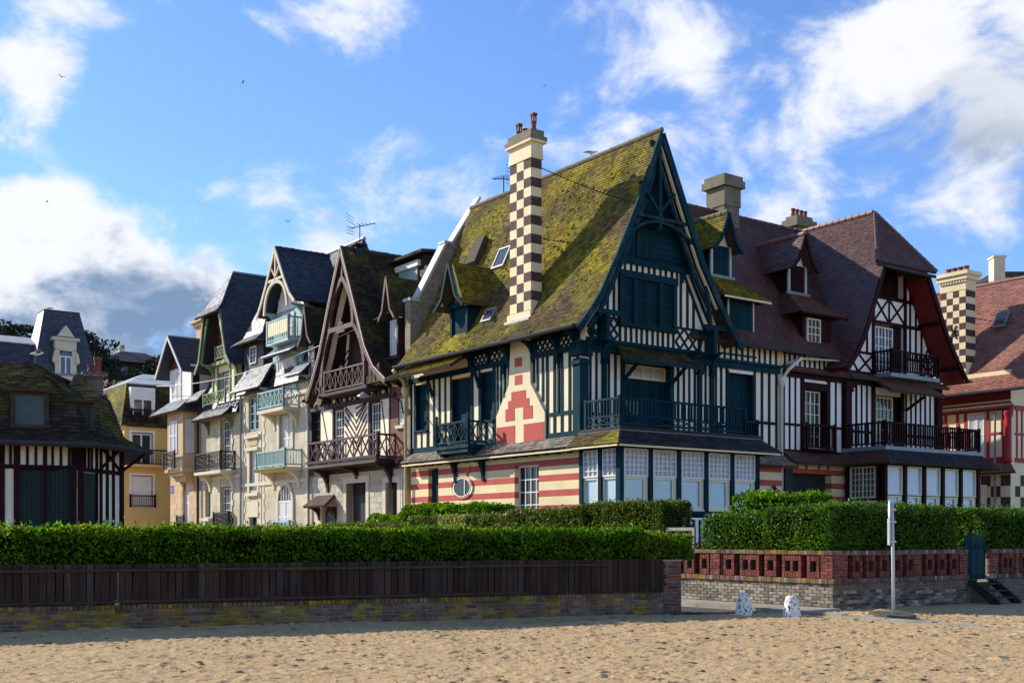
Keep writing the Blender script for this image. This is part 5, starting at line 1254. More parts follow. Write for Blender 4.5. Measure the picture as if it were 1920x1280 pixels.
# ================================================================== THIRD VILLA (red timbers, pink tiles), far right
def third_house():
    t = thing('red_villa', 'red timbered villa with pink tiled roof and cream checkered chimney at the right edge', 'house', (24, 4, 0))
    A = Fac('A', 23.0, t); c0 = -1.62
    A.wall('checkered_wall', 'cream', c0, 12, 0, 4.35)
    checker(A, t, c0, 1.2, 1.4, 4.3, 6, 6, 0, 'brick_dark', 'cream', .0, .012)
    A.boards(-.5, .3, .8, 3.9, .03, 'shutter_white', 3)
    A.wall('plaster_wall', 'cream', c0, 12, 4.35, 8.9)
    roof(t, 'skirt_roof', [(22.35, 12, 4.4), (22.98, 12, 4.85)], [(22.35, c0 - .6, 4.4), (22.98, c0, 4.85)], 'tile_pink')
    A.box('wall_plate', 'bright_red', c0, 12, 7.15, 7.32, 0, .08); A.box('sill_beam', 'bright_red', c0, 12, 4.85, 5.1, 0, .04); A.box('frieze_beam', 'deep_red', c0, 12, 7.6, 8.6, -.05, .02)
    roof(t, 'moulding_roof', [(22.55, 12, 7.30), (22.98, 12, 7.52)], [(22.55, c0 - .4, 7.30), (22.98, c0, 7.52)], 'tile_pink')
    for s in (-1.3, -.55, .55, .95, 1.55): A.box('timber_stud', 'bright_red', s - .07, s + .07, 5.0, 7.2, 0, .035)
    A.box('middle_rail', 'bright_red', c0, -.6, 6.1, 6.2, 0, .03); A.box('middle_rail', 'bright_red', .6, 1.5, 6.1, 6.2, 0, .03)
    A.shutter(-.4, .4, 5.1, 7.0, .02, 'shutter_white', 2, slats=False)
    for s, z in ((2.0, 6.45), (2.5, 6.85), (2.8, 6.45), (2.2, 6.05), (1.85, 6.85)): A.box('brick_check', 'red_band', s - .18, s + .18, z - .16, z + .16, 0, .012)
    ob('corner_post', lathe((22.9, c0 + .05, 4.85), [(.18, 0), (.14, .15), (.13, 1.9), (.2, 2.1), (.22, 2.4)], 12), 'bright_red', t, True)
    ob('downpipe', tube([(22.85, c0 + .65, 2), (22.85, c0 + .65, 7.1)], .05, 8), 'zinc', t)
    B3 = Fac('B', c0 + .3, t)
    B3.wall('plaster_wall', 'cream', 23.3, 29, 0, 8.3, [], -.1, .28)
    for i in range(14): B3.box('timber_stud', 'bright_red', 23.45 + i * .4, 23.57 + i * .4, 5.0, 7.2, .28, .31)
    B3.box('middle_rail', 'bright_red', 23.3, 29, 6.05, 6.15, .28, .313); B3.box('wall_plate', 'bright_red', 23.3, 29, 7.15, 7.35, .28, .36); B3.box('sill_beam', 'bright_red', 23.3, 29, 4.85, 5.05, .28, .33)
    checker(B3, t, 23.3, 25.7, 1.4, 4.3, 5, 6, 1, 'brick_dark', 'cream', .28, .295)
    P_ = [(22.35, 7.95), (22.8, 8.4), (23.3, 9.1), (24.2, 10.7), (26.2, 13.55)]
    roof(t, 'roof', prof(12, P_), prof(c0 - 1.2, P_), 'tile_pink', ridge='tile_pink', tw=.165, te=.105)
    roof(t, 'roof', prof(c0 - 1.2, [(30.0, 8.0), (26.2, 13.55)]), prof(12, [(30.0, 8.0), (26.2, 13.55)]), 'tile_pink', te=.2, tw=.3)
    ob('gutter', tube([(22.27, 12, 7.95), (22.27, c0 - 1.2, 7.95)], .06, 8), 'gutter', t)
    ch = ob('chimney', merge([bx(23.0, 23.75, .55, 1.82, 8.2, 13.0), bx(22.97, 23.78, .52, 1.85, 12.78, 13.25), bx(22.86, 23.89, .41, 1.96, 13.25, 13.45), bx(22.78, 23.97, .33, 2.04, 13.45, 13.62)]), 'cream', t)
    CA = Fac('A', 23.0, t); CB = Fac('B', .55, t); checker(CA, ch, .55, 1.82, 9.2, 12.76, 4, 12, 1, 'brick_dark', 'cream'); checker(CB, ch, 23.0, 23.75, 9.2, 12.76, 1, 12, 0, 'brick_dark', 'cream')
    for i in range(10): ob('dentil', bx(22.9, 22.97, .5 + i * .14, .57 + i * .14, 13.12, 13.24), 'cream', ch)
    for s0, z0, s1, z1 in ((1.0, 10.6, 1.35, 11.2), (1.35, 10.6, 1.0, 11.2)): CA.beam('wall_anchor', 'iron', s0, z0, s1, z1, .05, .02, .06, ch)
    ob('lead_flashing', bx(22.75, 23.6, .3, 3.2, 8.58, 8.66), 'lead_cap', t)
    for b_ in (.75, 1.05, 1.35, 1.65): pot(t, 23.38, b_, 13.62, .3, .13)
    w = ob('roof_window', prism([(24.35, -.55, 11.05), (24.35, .05, 11.05), (24.85, .05, 11.85), (24.85, -.55, 11.85)], (-.09, 0, .055)), 'zinc', t)
    ob('pane', prism([(24.33, -.48, 11.2), (24.33, -.02, 11.2), (24.70, -.02, 11.78), (24.70, -.48, 11.78)], (-.02, 0, .012)), 'glass_mid', w)
    w2 = ob('roof_window', prism([(24.3, 1.6, 10.98), (24.3, 2.1, 10.98), (24.75, 2.1, 11.68), (24.75, 1.6, 11.68)], (-.09, 0, .055)), 'zinc', t)
    ob('interior', bx(23.3, 29, c0 + .3, 11.9, 0, 8.3), 'cream', t)
    far = thing('pale_annex', 'plain pale building with a square chimney behind the pink tiled roof', 'house', (38.5, 90, 0), WORLD)
    ob('wall', bx(38.75, 56, 92, 104, 0, 22.3), 'pale_stone', far); ob('roof_edge', bx(38.5, 56, 91.7, 104, 22.3, 22.7), 'gutter', far); ob('chimney', merge([bx(37.72, 38.6, 90, 91, 0, 23.4), bx(37.64, 38.68, 89.9, 91.1, 23.4, 23.55)]), 'pale_stone', far)
third_house()

# ================================================================== BROWN HOUSE
def curve(P0, P1, P2, n=10):
    P0, P1, P2 = Vector(P0), Vector(P1), Vector(P2); return [P0 * (1 - u) ** 2 + P1 * 2 * u * (1 - u) + P2 * u * u for u in [k / n for k in range(n + 1)]]
def bar_chain(nm, pts, w, h, up, m, par):
    for p, q in zip(pts, pts[1:]):
        d = (Vector(q) - Vector(p)).normalized() * .015; ob(nm, beam(Vector(p) - d, Vector(q) + d, h, w, up), m, par)
def stone_courses(F, par, s0, s1, z0, z1, bw, bh, o, m='stone_block'):
    r = 0; z = z0
    while z < z1 - .05:
        x = s0 - (bw / 2 if r % 2 else 0)
        while x < s1 - .05:
            a, b = max(s0, x), min(s1, x + bw); x += bw
            if b - a > .1: F.box('stone_block', m, a + .012, b - .012, z + .012, min(z1, z + bh) - .012, -.05, o + R.uniform(0, .02), par)
        z += bh; r += 1
def quoins(F, par, s, z0, z1, m='pale_stone', o=.03, w=(.18, .3), side=1):
    z = z0; k = 0
    while z < z1 - .1:
        ww = w[k % 2]; F.box('quoin', m, min(s, s + side * ww), max(s, s + side * ww), z + .008, min(z1, z + .33) - .008, -.05, o, par); z += .33; k += 1
def brown_house():
    t = thing('brown_gabled_house', 'narrow townhouse with a tall pointed gable, pink brown timbers and crossed balconies', 'house', (3, 15.5, 0))
    A = Fac('A', 0.0, t); b0, b1 = 11.3, 20.1
    h0 = [(14.6, 16.41, 0, 3.95), (11.91, 12.88, 0, 3.85), (17.35, 18.9, 0, 2.9)]
    A.wall('stone_wall', 'stone', b0, b1, 0, 4.5, h0)
    stone_courses(A, t, 16.75, 19.9, 2.9, 4.2, .46, .24, .0); stone_courses(A, t, 13.2, 14.3, 1.6, 4.0, .44, .24, .0); stone_courses(A, t, 16.7, 17.3, 1.6, 2.9, .4, .24, .0)
    A.boards(15.5, 16.35, .2, 3.4, -.35, 'door_dark', 5); A.boards(14.66, 15.48, .2, 3.4, -.35, 'door_dark', 5)
    A.window(14.66, 15.46, 3.42, 3.88, -.35, 3, 2, 'brown_timber', 'glass_mid', .05, .02); A.window(15.5, 16.36, 3.42, 3.88, -.35, 3, 2, 'brown_timber', 'glass_mid', .05, .02)
    A.boards(11.95, 12.84, .2, 3.8, -.33, 'door_dark', 5)
    for s, sd in ((14.6, -1), (16.41, 1), (11.91, -1), (12.88, 1)): A.box('door_surround', 'pale_stone', min(s, s + sd * .26), max(s, s + sd * .26), 0, 4.1, -.3, .04)
    A.box('door_surround', 'pale_stone', 14.3, 16.7, 3.95, 4.25, -.3, .045); A.box('door_surround', 'pale_stone', 11.65, 13.14, 3.85, 4.1, -.3, .045)
    quoins(A, t, 11.5, 1, 4.1)
    roof(t, 'porch_hood', [(-.75, 19.3, 2.98), (-.0, 19.3, 3.5)], [(-.75, 17.15, 2.98), (-.0, 17.55, 3.5)], 'tile_maroon', te=.14); A.boards(17.4, 18.85, .1, 2.8, -.2, 'door_dark', 5)
    for b_ in (17.4, 19.1): bracket(t, (0, b_, 2.95), .5, .6, .1, 'brown_timber')
    # first floor
    h1 = [(16.72, 17.65, 5.0, 7.3), (13.4, 14.25, 5.0, 7.3), (19.0, 19.9, 5.1, 7.4), (11.4, 11.85, 6.2, 7.3)]
    A.wall('timber_wall', 'brown_timber', 11.9, b1, 4.5, 8.4, h1)
    A.wall('brick_wall', 'brick_wall', b0, 12.45, 4.5, 8.1, [(11.4, 11.85, 6.2, 7.3)], -.36, .012)
    A.box('floor_beam', 'brown_timber', b0, b1, 4.42, 4.78, -.02, .1)
    for s0, s1 in ((12.62, 13.3), (14.4, 16.6), (17.75, 18.9)): A.box('plaster_panel', 'panel', s0, s1, 5.0, 7.4, 0, .03)
    for k in range(7):                                                # herringbone timbers
        z = 5.3 + k * .32
        A.beam('herringbone_timber', 'brown_timber', 15.5, z, max(14.42, 15.5 - 1.0), min(7.4, z + .95), .075, .02, .05); 
        if z + .6 < 7.4: A.beam('herringbone_timber', 'brown_timber', 15.5, z + .12, 16.5, min(7.4, z + 1.0), .075, .02, .053)
    for s0, s1 in ((12.7, 13.2), (17.85, 18.75)): A.beam('brace', 'brown_timber', s0, 5.0, s1, 7.35, .06, .02, .05)
    for (s0, s1, z0, z1) in h1: A.window(s0 + .04, s1 - .04, z0, z1, -.12, 3 if s1 - s0 > .6 else 1, 6 if s1 - s0 > .6 else 2, 'shutter_white' if s1 < 19 else 'brown_timber', 'glass_dark', .05, .028)
    A.shutter(11.42, 11.83, 6.22, 7.28, -.08, 'shutter_white', 1); A.box('window_sill', 'pale_stone', 11.3, 11.95, 6.05, 6.18, -.1, .12)
    # frieze
    A.box('frieze_beam', 'brown_timber', 12.0, b1, 7.42, 7.58, 0, .12); A.box('frieze_beam', 'brown_timber', 12.0, b1, 7.86, 8.0, 0, .2)
    A.box('plaster_panel', 'panel', 12.6, 19.9, 7.58, 7.86, 0, .02)
    for i in range(15): A.beam('frieze_cross', 'brown_timber', 12.65 + i * .5, 7.58, 13.0 + i * .5, 7.86, .07, .01, .06); A.beam('frieze_cross', 'brown_timber', 13.0 + i * .5, 7.58, 12.65 + i * .5, 7.86, .07, .01, .065)
    for i in range(9): bracket(t, (0, 12.7 + i * .88, 7.95), .6, .45, .1, 'brown_timber')
    # balcony
    ob('balcony', merge([bx(-.9, 0, 12.1, 18.5, 4.62, 4.8), bx(-.95, -.82, 12.05, 18.55, 4.86, 4.98)]), 'brown_timber', t); ob('balcony_edge', bx(-.97, -.9, 12.1, 18.5, 4.66, 4.74), 'pink_timber', t)
    for p, q, s_ in (((-.82, 18.42), (-.82, 12.14), .7), ((-.82, 12.14), (0, 12.14), .41), ((-.82, 18.42), (0, 18.42), .41)): railing(t, p, q, 4.8, 5.86, 'pink_timber', 'x', step=s_, bw=.06, top=(.12, .08), name='balcony_railing')
    for b_ in (12.4, 15.4, 18.2): bracket(t, (0, b_, 4.62), .75, 1.0 if b_ != 15.4 else .5, .2, 'brown_timber')
    # gable
    zs = [(18.35, 7.85), (17.75, 8.6), (17.0, 9.8), (16.2, 11.6), (15.0, 14.05)]
    zr = [(11.15, 7.95), (12.1, 8.55), (12.85, 9.5), (13.75, 11.4), (15.0, 14.05)]
    fr = -1.0
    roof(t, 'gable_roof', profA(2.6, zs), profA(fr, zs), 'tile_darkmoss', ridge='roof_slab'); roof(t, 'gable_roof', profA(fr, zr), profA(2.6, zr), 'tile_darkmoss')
    for P_ in (zs, zr):
        bar_chain('bargeboard', [(fr - .04, b, z - .08) for b, z in P_], .07, .22, (1, 0, 0), 'pink_timber', t)
        bar_chain('barge_trim', [(fr - .06, b, z + .05) for b, z in P_], .05, .045, (1, 0, 0), 'pale_stone', t)
        for k, m_ in enumerate(('brown_timber', 'panel', 'brown_timber')): bar_chain('soffit_board', [(fr + .2 + k * .28, b + (.10 if P_ is zr else -.10), z - .22) for b, z in P_], .26, .05, (1, 0, 0), m_, t)
    ob('gable_wall', A.poly([(17.4, 8.0), (17.0, 9.4), (16.2, 11.3), (15.0, 13.7), (13.9, 11.2), (13.1, 9.4), (12.7, 8.0)], -.3, -.05), 'brown_timber', t)
    for s0, z0, s1, z1 in ((17.2, 8.1, 17.0, 9.3), (16.7, 8.1, 16.3, 10.6)): A.beam('plaster_panel', 'panel', s0, z0, s1, z1, .2, -.05, -.02)
    for k in range(5): A.beam('raking_timber', 'brown_timber', 16.9, 8.2 + k * .3, 16.3, 8.7 + k * .3, .07, -.05, .0)
    A.boards(14.3, 15.9, 8.05, 10.4, -.04, 'brown_timber', 8, 'balcony_door'); A.box('door_post', 'pink_timber', 14.9, 15.02, 8.0, 10.4, -.03, .05)
    # pink arch
    zt = 12.6
    for pts in (curve((-.92, 15.05, 12.75), (-.92, 16.25, 11.9), (-.92, 16.22, 10.6)), curve((-.92, 15.0, 12.75), (-.92, 14.05, 11.9), (-.92, 14.05, 10.7)), curve((-.92, 16.2, 10.6), (-.92, 16.9, 9.9), (-.92, 17.0, 8.3)), curve((-.92, 14.05, 10.65), (-.92, 13.1, 9.9), (-.92, 12.95, 8.3))): bar_chain('arch', pts, .14, .2, (1, 0, 0), 'pink_timber', t)
    ob('collar_beam', bx(-1.0, -.86, 13.95, 16.3, 10.52, 10.72), 'pink_timber', t); ob('king_post', bx(-.98, -.86, 14.97, 15.1, 12.7, 13.7), 'pink_timber', t)
    ob('ornament', merge([bx(-1.02, -.95, 14.7, 15.5, 10.4, 10.5), bx(-1.02, -.95, 14.9, 15.3, 10.75, 10.85), bx(-1.02, -.95, 15.05, 15.15, 10.85, 11.0)]), 'pink_timber', t)
    ob('gable_balcony', bx(-1.05, 0, 12.7, 16.8, 7.78, 7.9), 'brown_timber', t); railing(t, (-.98, 16.6), (-.98, 12.98), 7.88, 8.86, 'pink_timber', 'x', step=.5, bw=.05, top=(.1, .07), name='gable_railing')
    for b_ in (12.15, 17.5): 
        for d in (-.35, 0, .35): ob('lattice_slat', bx(-.98, -.92, b_ + d - .03, b_ + d + .03, 8.0, 8.75 + (.3 if (b_ < 15) == (d > 0) else -.1)), 'pink_timber', t)
        ob('lattice_slat', beam((-.95, b_ - .4, 8.0), (-.95, b_ + .4, 8.7), .05, .05, (1, 0, 0)), 'pink_timber', t); ob('lattice_slat', beam((-.96, b_ - .4, 8.7), (-.96, b_ + .4, 8.0), .05, .05, (1, 0, 0)), 'pink_timber', t)
    ob('chimney', merge([bx(-.4, .05, 14.8, 15.2, 13.5, 14.12), bx(-.38, -.32, 14.82, 15.18, 14.12, 14.24), bx(-.03, .03, 14.82, 15.18, 14.12, 14.24), bx(-.48, .13, 14.72, 15.28, 14.24, 14.30)]), 'iron', t)
    # main roof behind
    roof(t, 'main_roof', [(-.35, 20.1, 8.0), (.2, 20.1, 9.2), (3.4, 20.1, 14.3)], [(-.35, 11.3, 8.0), (.2, 11.3, 9.2), (3.4, 11.3, 14.3)], 'tile_darkmoss', ridge='roof_slab')
    roof(t, 'main_roof', [(6.8, 11.3, 8.5), (3.4, 11.3, 14.3)], [(6.8, 20.1, 8.5), (3.4, 20.1, 14.3)], 'tile_darkmoss', te=.25, tw=.4)
    ob('gutter', tube([(-.4, 12.9, 7.95), (-.4, 11.3, 7.95)], .06, 8), 'gutter', t)
    for c, zb in ((11.95, 9.1), (19.6, 9.1)):
        gable_dormer(t, -.12, c, .78, zb - .6, zb + 1.75, 1.5, 2.2, 'brown_timber', 'tile_darkmoss', over=.4, foot=.3, timber='pink_timber', ridge=None)
        D = Fac('A', -.12, t)
        (D.shutter(c - .26, c + .26, zb, zb + 1.45, .03, 'shutter_white', 2, slats=False) if c < 15 else D.window(c - .24, c + .24, zb, zb + 1.4, .03, 2, 4, 'shutter_white', 'glass_dark', .04, .025))
        for s in (-.33, .33): D.box('jamb', 'brown_timber', c + s - .05, c + s + .05, zb - .1, zb + 1.7, 0, .07)
        D.box('window_sill', 'pink_timber', c - .4, c + .4, zb - .16, zb - .05, 0, .14)
    ob('flat_dormer', bx(1.6, 4.5, 12.2, 15.2, 10.5, 13.6), 'brown_timber', t); FD = Fac('A', 1.6, t); FD.shutter(12.9, 14.7, 11.6, 13.3, .01, 'blue_paint', 1, slats=False); FD.box('roller_box', 'white_paint', 12.7, 14.9, 13.2, 13.45, 0, .16)
    ob('flat_dormer_roof', prism([(1.2, 12.0, 13.62), (1.2, 15.5, 13.62), (4.6, 15.5, 13.95), (4.6, 12.0, 13.95)], (0, 0, .12)), 'gutter', t)
    ob('downpipe', tube([(-.12, 20.0, 0), (-.12, 20.0, 8.0)], .06, 8), 'zinc', t)
    ob('interior', bx(.34, 6.5, 11.35, 20.0, 0, 8.0), 'dark_wood', t)
brown_house()

# ================================================================== WHITE AND BLUE HOUSE
def arc_window(F, par, c, w, z0, zs, m='shutter_white'):
    """arched opening filled by shutters below and glazed lunette above"""
    F.shutter(c - w / 2, c + w / 2, z0, zs, .01, m, 2, par=par)
    n = 12; pts = [(c + w / 2 * math.cos(k * math.pi / n), zs + w / 2 * math.sin(k * math.pi / n)) for k in range(n + 1)]
    l = ob('lunette', F.poly(pts, .0, .02), 'glass_dark', par)
    for k in range(1, 5): ob('glazing_bar', F.g(c - w / 2 + w * k / 5 - .02, c - w / 2 + w * k / 5 + .02, zs, zs + w / 2 * math.sin(math.acos(abs(2 * k / 5 - 1))), .02, .05), m, l)
    vs = [(c + (w / 2 + .22) * math.cos(k * math.pi / 9), zs + (w / 2 + .22) * math.sin(k * math.pi / 9)) for k in range(10)]; vi = [(c + w / 2 * math.cos(k * math.pi / 9), zs + w / 2 * math.sin(k * math.pi / 9)) for k in range(10)]
    for k in range(9): ob('voussoir', F.poly([vi[k], vs[k], vs[k + 1], vi[k + 1]], -.02, .09 + .01 * (k % 2)), 'pale_stone', par)
    for sd in (-1, 1): F.box('surround', 'pale_stone', c + sd * (w / 2 + .11) - .11, c + sd * (w / 2 + .11) + .11, z0, zs, -.02, .09, par)
def balcony_A(t, F, b0, b1, out, z, zt, m, kind, step, slab='pale_stone', thick=.16, bro=.55):
    c = F.c
    ob('balcony', bx(c - out - .06, c, b0 - .06, b1 + .06, z - thick, z), slab, t)
    for b_ in (b0 + .2, b1 - .2): bracket(t, (c, b_, z - thick), out * .8, bro * 1.5, .22, slab)
    for p, q in (((c - out, b1), (c - out, b0)), ((c - out, b0), (c, b0)), ((c - out, b1), (c, b1))): railing(t, p, q, z, zt, m, kind, step=step, bw=.045, name='balcony_railing')
def white_house():
    t = thing('white_stone_house', 'white stone townhouse with pale blue balconies and a pointed slate gable', 'house', (3, 24, 0))
    A = Fac('A', 0.0, t); b0, b1 = 20.1, 28.2
    A.wall('stone_wall', 'stone', b0, b1, 0, 9.0, [(26.0, 27.3, 7.05, 8.9), (26.1, 27.1, 4.0, 6.1), (26.25, 27.2, 0, 2.6), (22.1, 23.45, 6.0, 7.6)])
    A.box('string_course', 'pale_stone', b0, 25.3, 8.4, 8.58, 0, .1); A.box('string_course', 'pale_stone', b0, b1, 4.2, 4.36, 0, .07)
    quoins(A, t, 20.25, .5, 8.3, side=1); quoins(A, t, 25.5, .5, 8.3, side=-1); quoins(A, t, 25.65, .5, 7, side=1); quoins(A, t, 28.0, .5, 8.8, side=-1)
    for s0, s1, z0, z1 in ((21.85, 22.1, 5.9, 7.7), (23.45, 23.7, 5.9, 7.7), (21.85, 23.7, 7.6, 7.85)): A.box('surround', 'pale_stone', s0, s1, z0, z1, -.2, .06)
    A.shutter(22.1, 23.45, 5.0, 7.6, -.15, 'shutter_white', 2)
    arc_window(A, t, 22.75, 1.5, 1.6, 3.35)
    balcony_A(t, A, 21.0, 24.3, .85, 4.92, 5.76, 'blue_paint', 'bal', .15); ob('mossy_edge', bx(-.98, -.90, 20.95, 24.4, 4.80, 4.90), 'moss', t)
    balcony_A(t, A, 21.3, 24.2, .8, 7.80, 8.70, 'blue_paint', 'x', .5, bro=.5); balcony_A(t, A, 21.7, 23.9, .3, 1.5, 2.35, 'blue_paint', 'bal', .16, bro=.3)
    # left strip
    A.window(26.05, 26.6, 7.1, 8.85, -.12, 1, 4, 'blue_paint', 'glass_dark', .06); A.window(26.7, 27.25, 7.1, 8.85, -.12, 1, 4, 'blue_paint', 'glass_dark', .06)
    A.shutter(26.15, 27.05, 4.05, 6.05, -.15, 'shutter_white', 2); A.boards(26.3, 27.15, .1, 2.55, -.2, 'teal', 4)
    for z, w in ((6.85, .9), (6.2, .8), (3.85, .8)): A.box('window_sill', 'pale_stone', 26.65 - w, 26.65 + w, z - .16, z, -.05, .16)
    A.box('carved_panel', 'tan_stone', 26.1, 27.2, 6.3, 6.65, 0, .04); A.box('surround', 'pale_stone', 25.9, 26.12, 3.9, 6.1, -.1, .06); A.box('surround', 'pale_stone', 27.1, 27.35, 3.9, 6.1, -.1, .06); A.box('surround', 'pale_stone', 26.0, 27.4, 2.6, 3.4, -.1, .05)
    # upper storey: blue framed wall dormer
    for (s0, s1, z0, z1) in ((21.5, 23.7, 10.3, 10.55), (21.4, 21.65, 8.6, 10.5), (23.45, 23.7, 8.6, 10.5)): A.box('blue_frame', 'blue_paint', s0, s1, z0, z1, -.3, .08)
    A.box('dormer_wall', 'blue_paint', 20.9, 24.3, 8.6, 12.7, -.6, -.02); A.shutter(21.7, 23.4, 8.62, 10.28, .0, 'shutter_white', 2)
    for b0_, b1_, z0, z1, o in ((20.55, 23.9, 10.42, 10.95, .75), (24.0, 27.6, 9.05, 10.3, .85), (19.5, 21.2, 9.2, 9.9, .75)):
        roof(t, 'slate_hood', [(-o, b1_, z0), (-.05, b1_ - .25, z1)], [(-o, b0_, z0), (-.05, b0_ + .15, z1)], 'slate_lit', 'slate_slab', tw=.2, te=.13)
        ob('hood_gutter', tube([(-o - .04, b1_, z0), (-o - .04, b0_, z0)], .05, 6), 'zinc', t); bracket(t, (0, b0_ + .3, z0 - .02), o * .8, .5, .1, 'blue_paint')
    # top balcony and gable with arch
    A.shutter(21.75, 23.1, 11.0, 12.5, .0, 'shutter_white', 2); ob('balcony', bx(-.75, 0, 20.9, 23.4, 10.92, 11.02), 'blue_paint', t)
    ob('balcony_panel', bx(-.72, -.68, 21.0, 23.3, 11.35, 12.0), 'cream', t); railing(t, (-.7, 23.35), (-.7, 20.95), 11.0, 12.1, 'blue_paint', 'bal', step=.24, name='balcony_railing'); railing(t, (-.7, 20.95), (0, 20.95), 11.0, 12.1, 'blue_paint', 'bal', step=.2, name='balcony_railing')
    gl = [(24.6, 12.55), (24.1, 13.1), (23.45, 14.0), (22.42, 15.6)]; gr = [(20.25, 12.75), (20.8, 13.2), (21.4, 14.0), (22.42, 15.6)]
    ob('gable_wall', A.poly([(24.0, 12.6), (23.3, 13.9), (22.42, 15.2), (21.5, 13.9), (20.8, 12.6)], -.3, -.05), 'shutter_white', t)
    for k in range(8): A.box('gable_board', 'shutter_white', 21.3 + k * .3, 21.57 + k * .3, 12.6, 13.3 + 1.2 * (1 - abs(k - 3.5) / 3.5), -.05, -.02)
    roof(t, 'gable_roof', profA(2.2, gl), profA(-.7, gl), 'slate', 'slate_slab', tw=.2, te=.12, ridge='slate_slab'); roof(t, 'gable_roof', profA(-.7, gr), profA(2.2, gr), 'slate', 'slate_slab', tw=.2, te=.12)
    for P_ in (gl, gr): bar_chain('bargeboard', [(-.74, b, z - .08) for b, z in P_], .06, .16, (1, 0, 0), 'pale_stone', t)
    for pts in (curve((-.7, 22.42, 13.95), (-.7, 23.6, 13.9), (-.7, 23.75, 12.5)), curve((-.7, 22.42, 13.95), (-.7, 21.25, 13.9), (-.7, 21.1, 12.6))): bar_chain('arch', pts, .08, .16, (1, 0, 0), 'pale_stone', t)
    ob('collar_beam', bx(-.74, -.66, 21.6, 23.3, 14.0, 14.12), 'pale_stone', t); ob('king_post', bx(-.74, -.66, 22.37, 22.47, 13.9, 15.4), 'pale_stone', t)
    for b_ in (21.9, 22.95): ob('strut', beam((-.7, b_, 14.75), (-.7, 22.42, 14.15), .07, .08, (1, 0, 0)), 'pale_stone', t)
    for b_ in (20.9, 24.0): bracket(t, (0, b_, 12.7), .6, .6, .14, 'blue_paint')
    # main slate roof
    roof(t, 'main_roof', [(-.3, 28.2, 9.0), (.4, 28.2, 11), (2.9, 28.2, 16.1)], [(-.3, 20.1, 9.0), (.4, 20.1, 11), (2.9, 20.1, 16.1)], 'slate', 'slate_slab', tw=.2, te=.13, ridge='zinc')
    roof(t, 'main_roof', [(6, 20.1, 10), (2.9, 20.1, 16.1)], [(6, 28.2, 10), (2.9, 28.2, 16.1)], 'slate', 'slate_slab', te=.3, tw=.4)
    ob('gable_end', prism([(-.1, 20.12, 8.5), (6, 20.12, 8.5), (2.9, 20.12, 15.95)], (0, .15, 0)), 'slate_slab', t)
    # slate wall dormer with bell-cast roof at the left
    ob('slate_dormer', bx(-.1, 3, 25.2, 27.6, 9.5, 12.1), 'slate_slab', t)
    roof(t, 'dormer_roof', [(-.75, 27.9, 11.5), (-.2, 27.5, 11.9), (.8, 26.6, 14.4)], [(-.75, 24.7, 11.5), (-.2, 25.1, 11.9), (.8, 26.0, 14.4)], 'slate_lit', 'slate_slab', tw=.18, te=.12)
    roof(t, 'dormer_roof', [(-.75, 24.7, 11.5), (-.2, 25.1, 11.9), (.8, 26.0, 14.4)], [(3, 24.7, 11.5), (3, 25.1, 11.9), (3, 26.0, 14.4)], 'slate', 'slate_slab', tw=.18, te=.12)
    roof(t, 'dormer_roof', [(3, 27.9, 11.5), (3, 27.5, 11.9), (3, 26.6, 14.4)], [(-.75, 27.9, 11.5), (-.2, 27.5, 11.9), (.8, 26.6, 14.4)], 'slate', 'slate_slab', tw=.18, te=.12)
    A.window(26.0, 26.8, 10.5, 11.4, .12, 2, 2, 'shutter_white', 'glass_dark', .06)
    ob('downpipe', tube([(-.1, 28.1, 0), (-.1, 28.1, 9)], .06, 8), 'zinc', t)
    ob('interior', bx(.34, 6, 20.2, 28.1, 0, 9.2), 'dark_wood', t)
white_house()

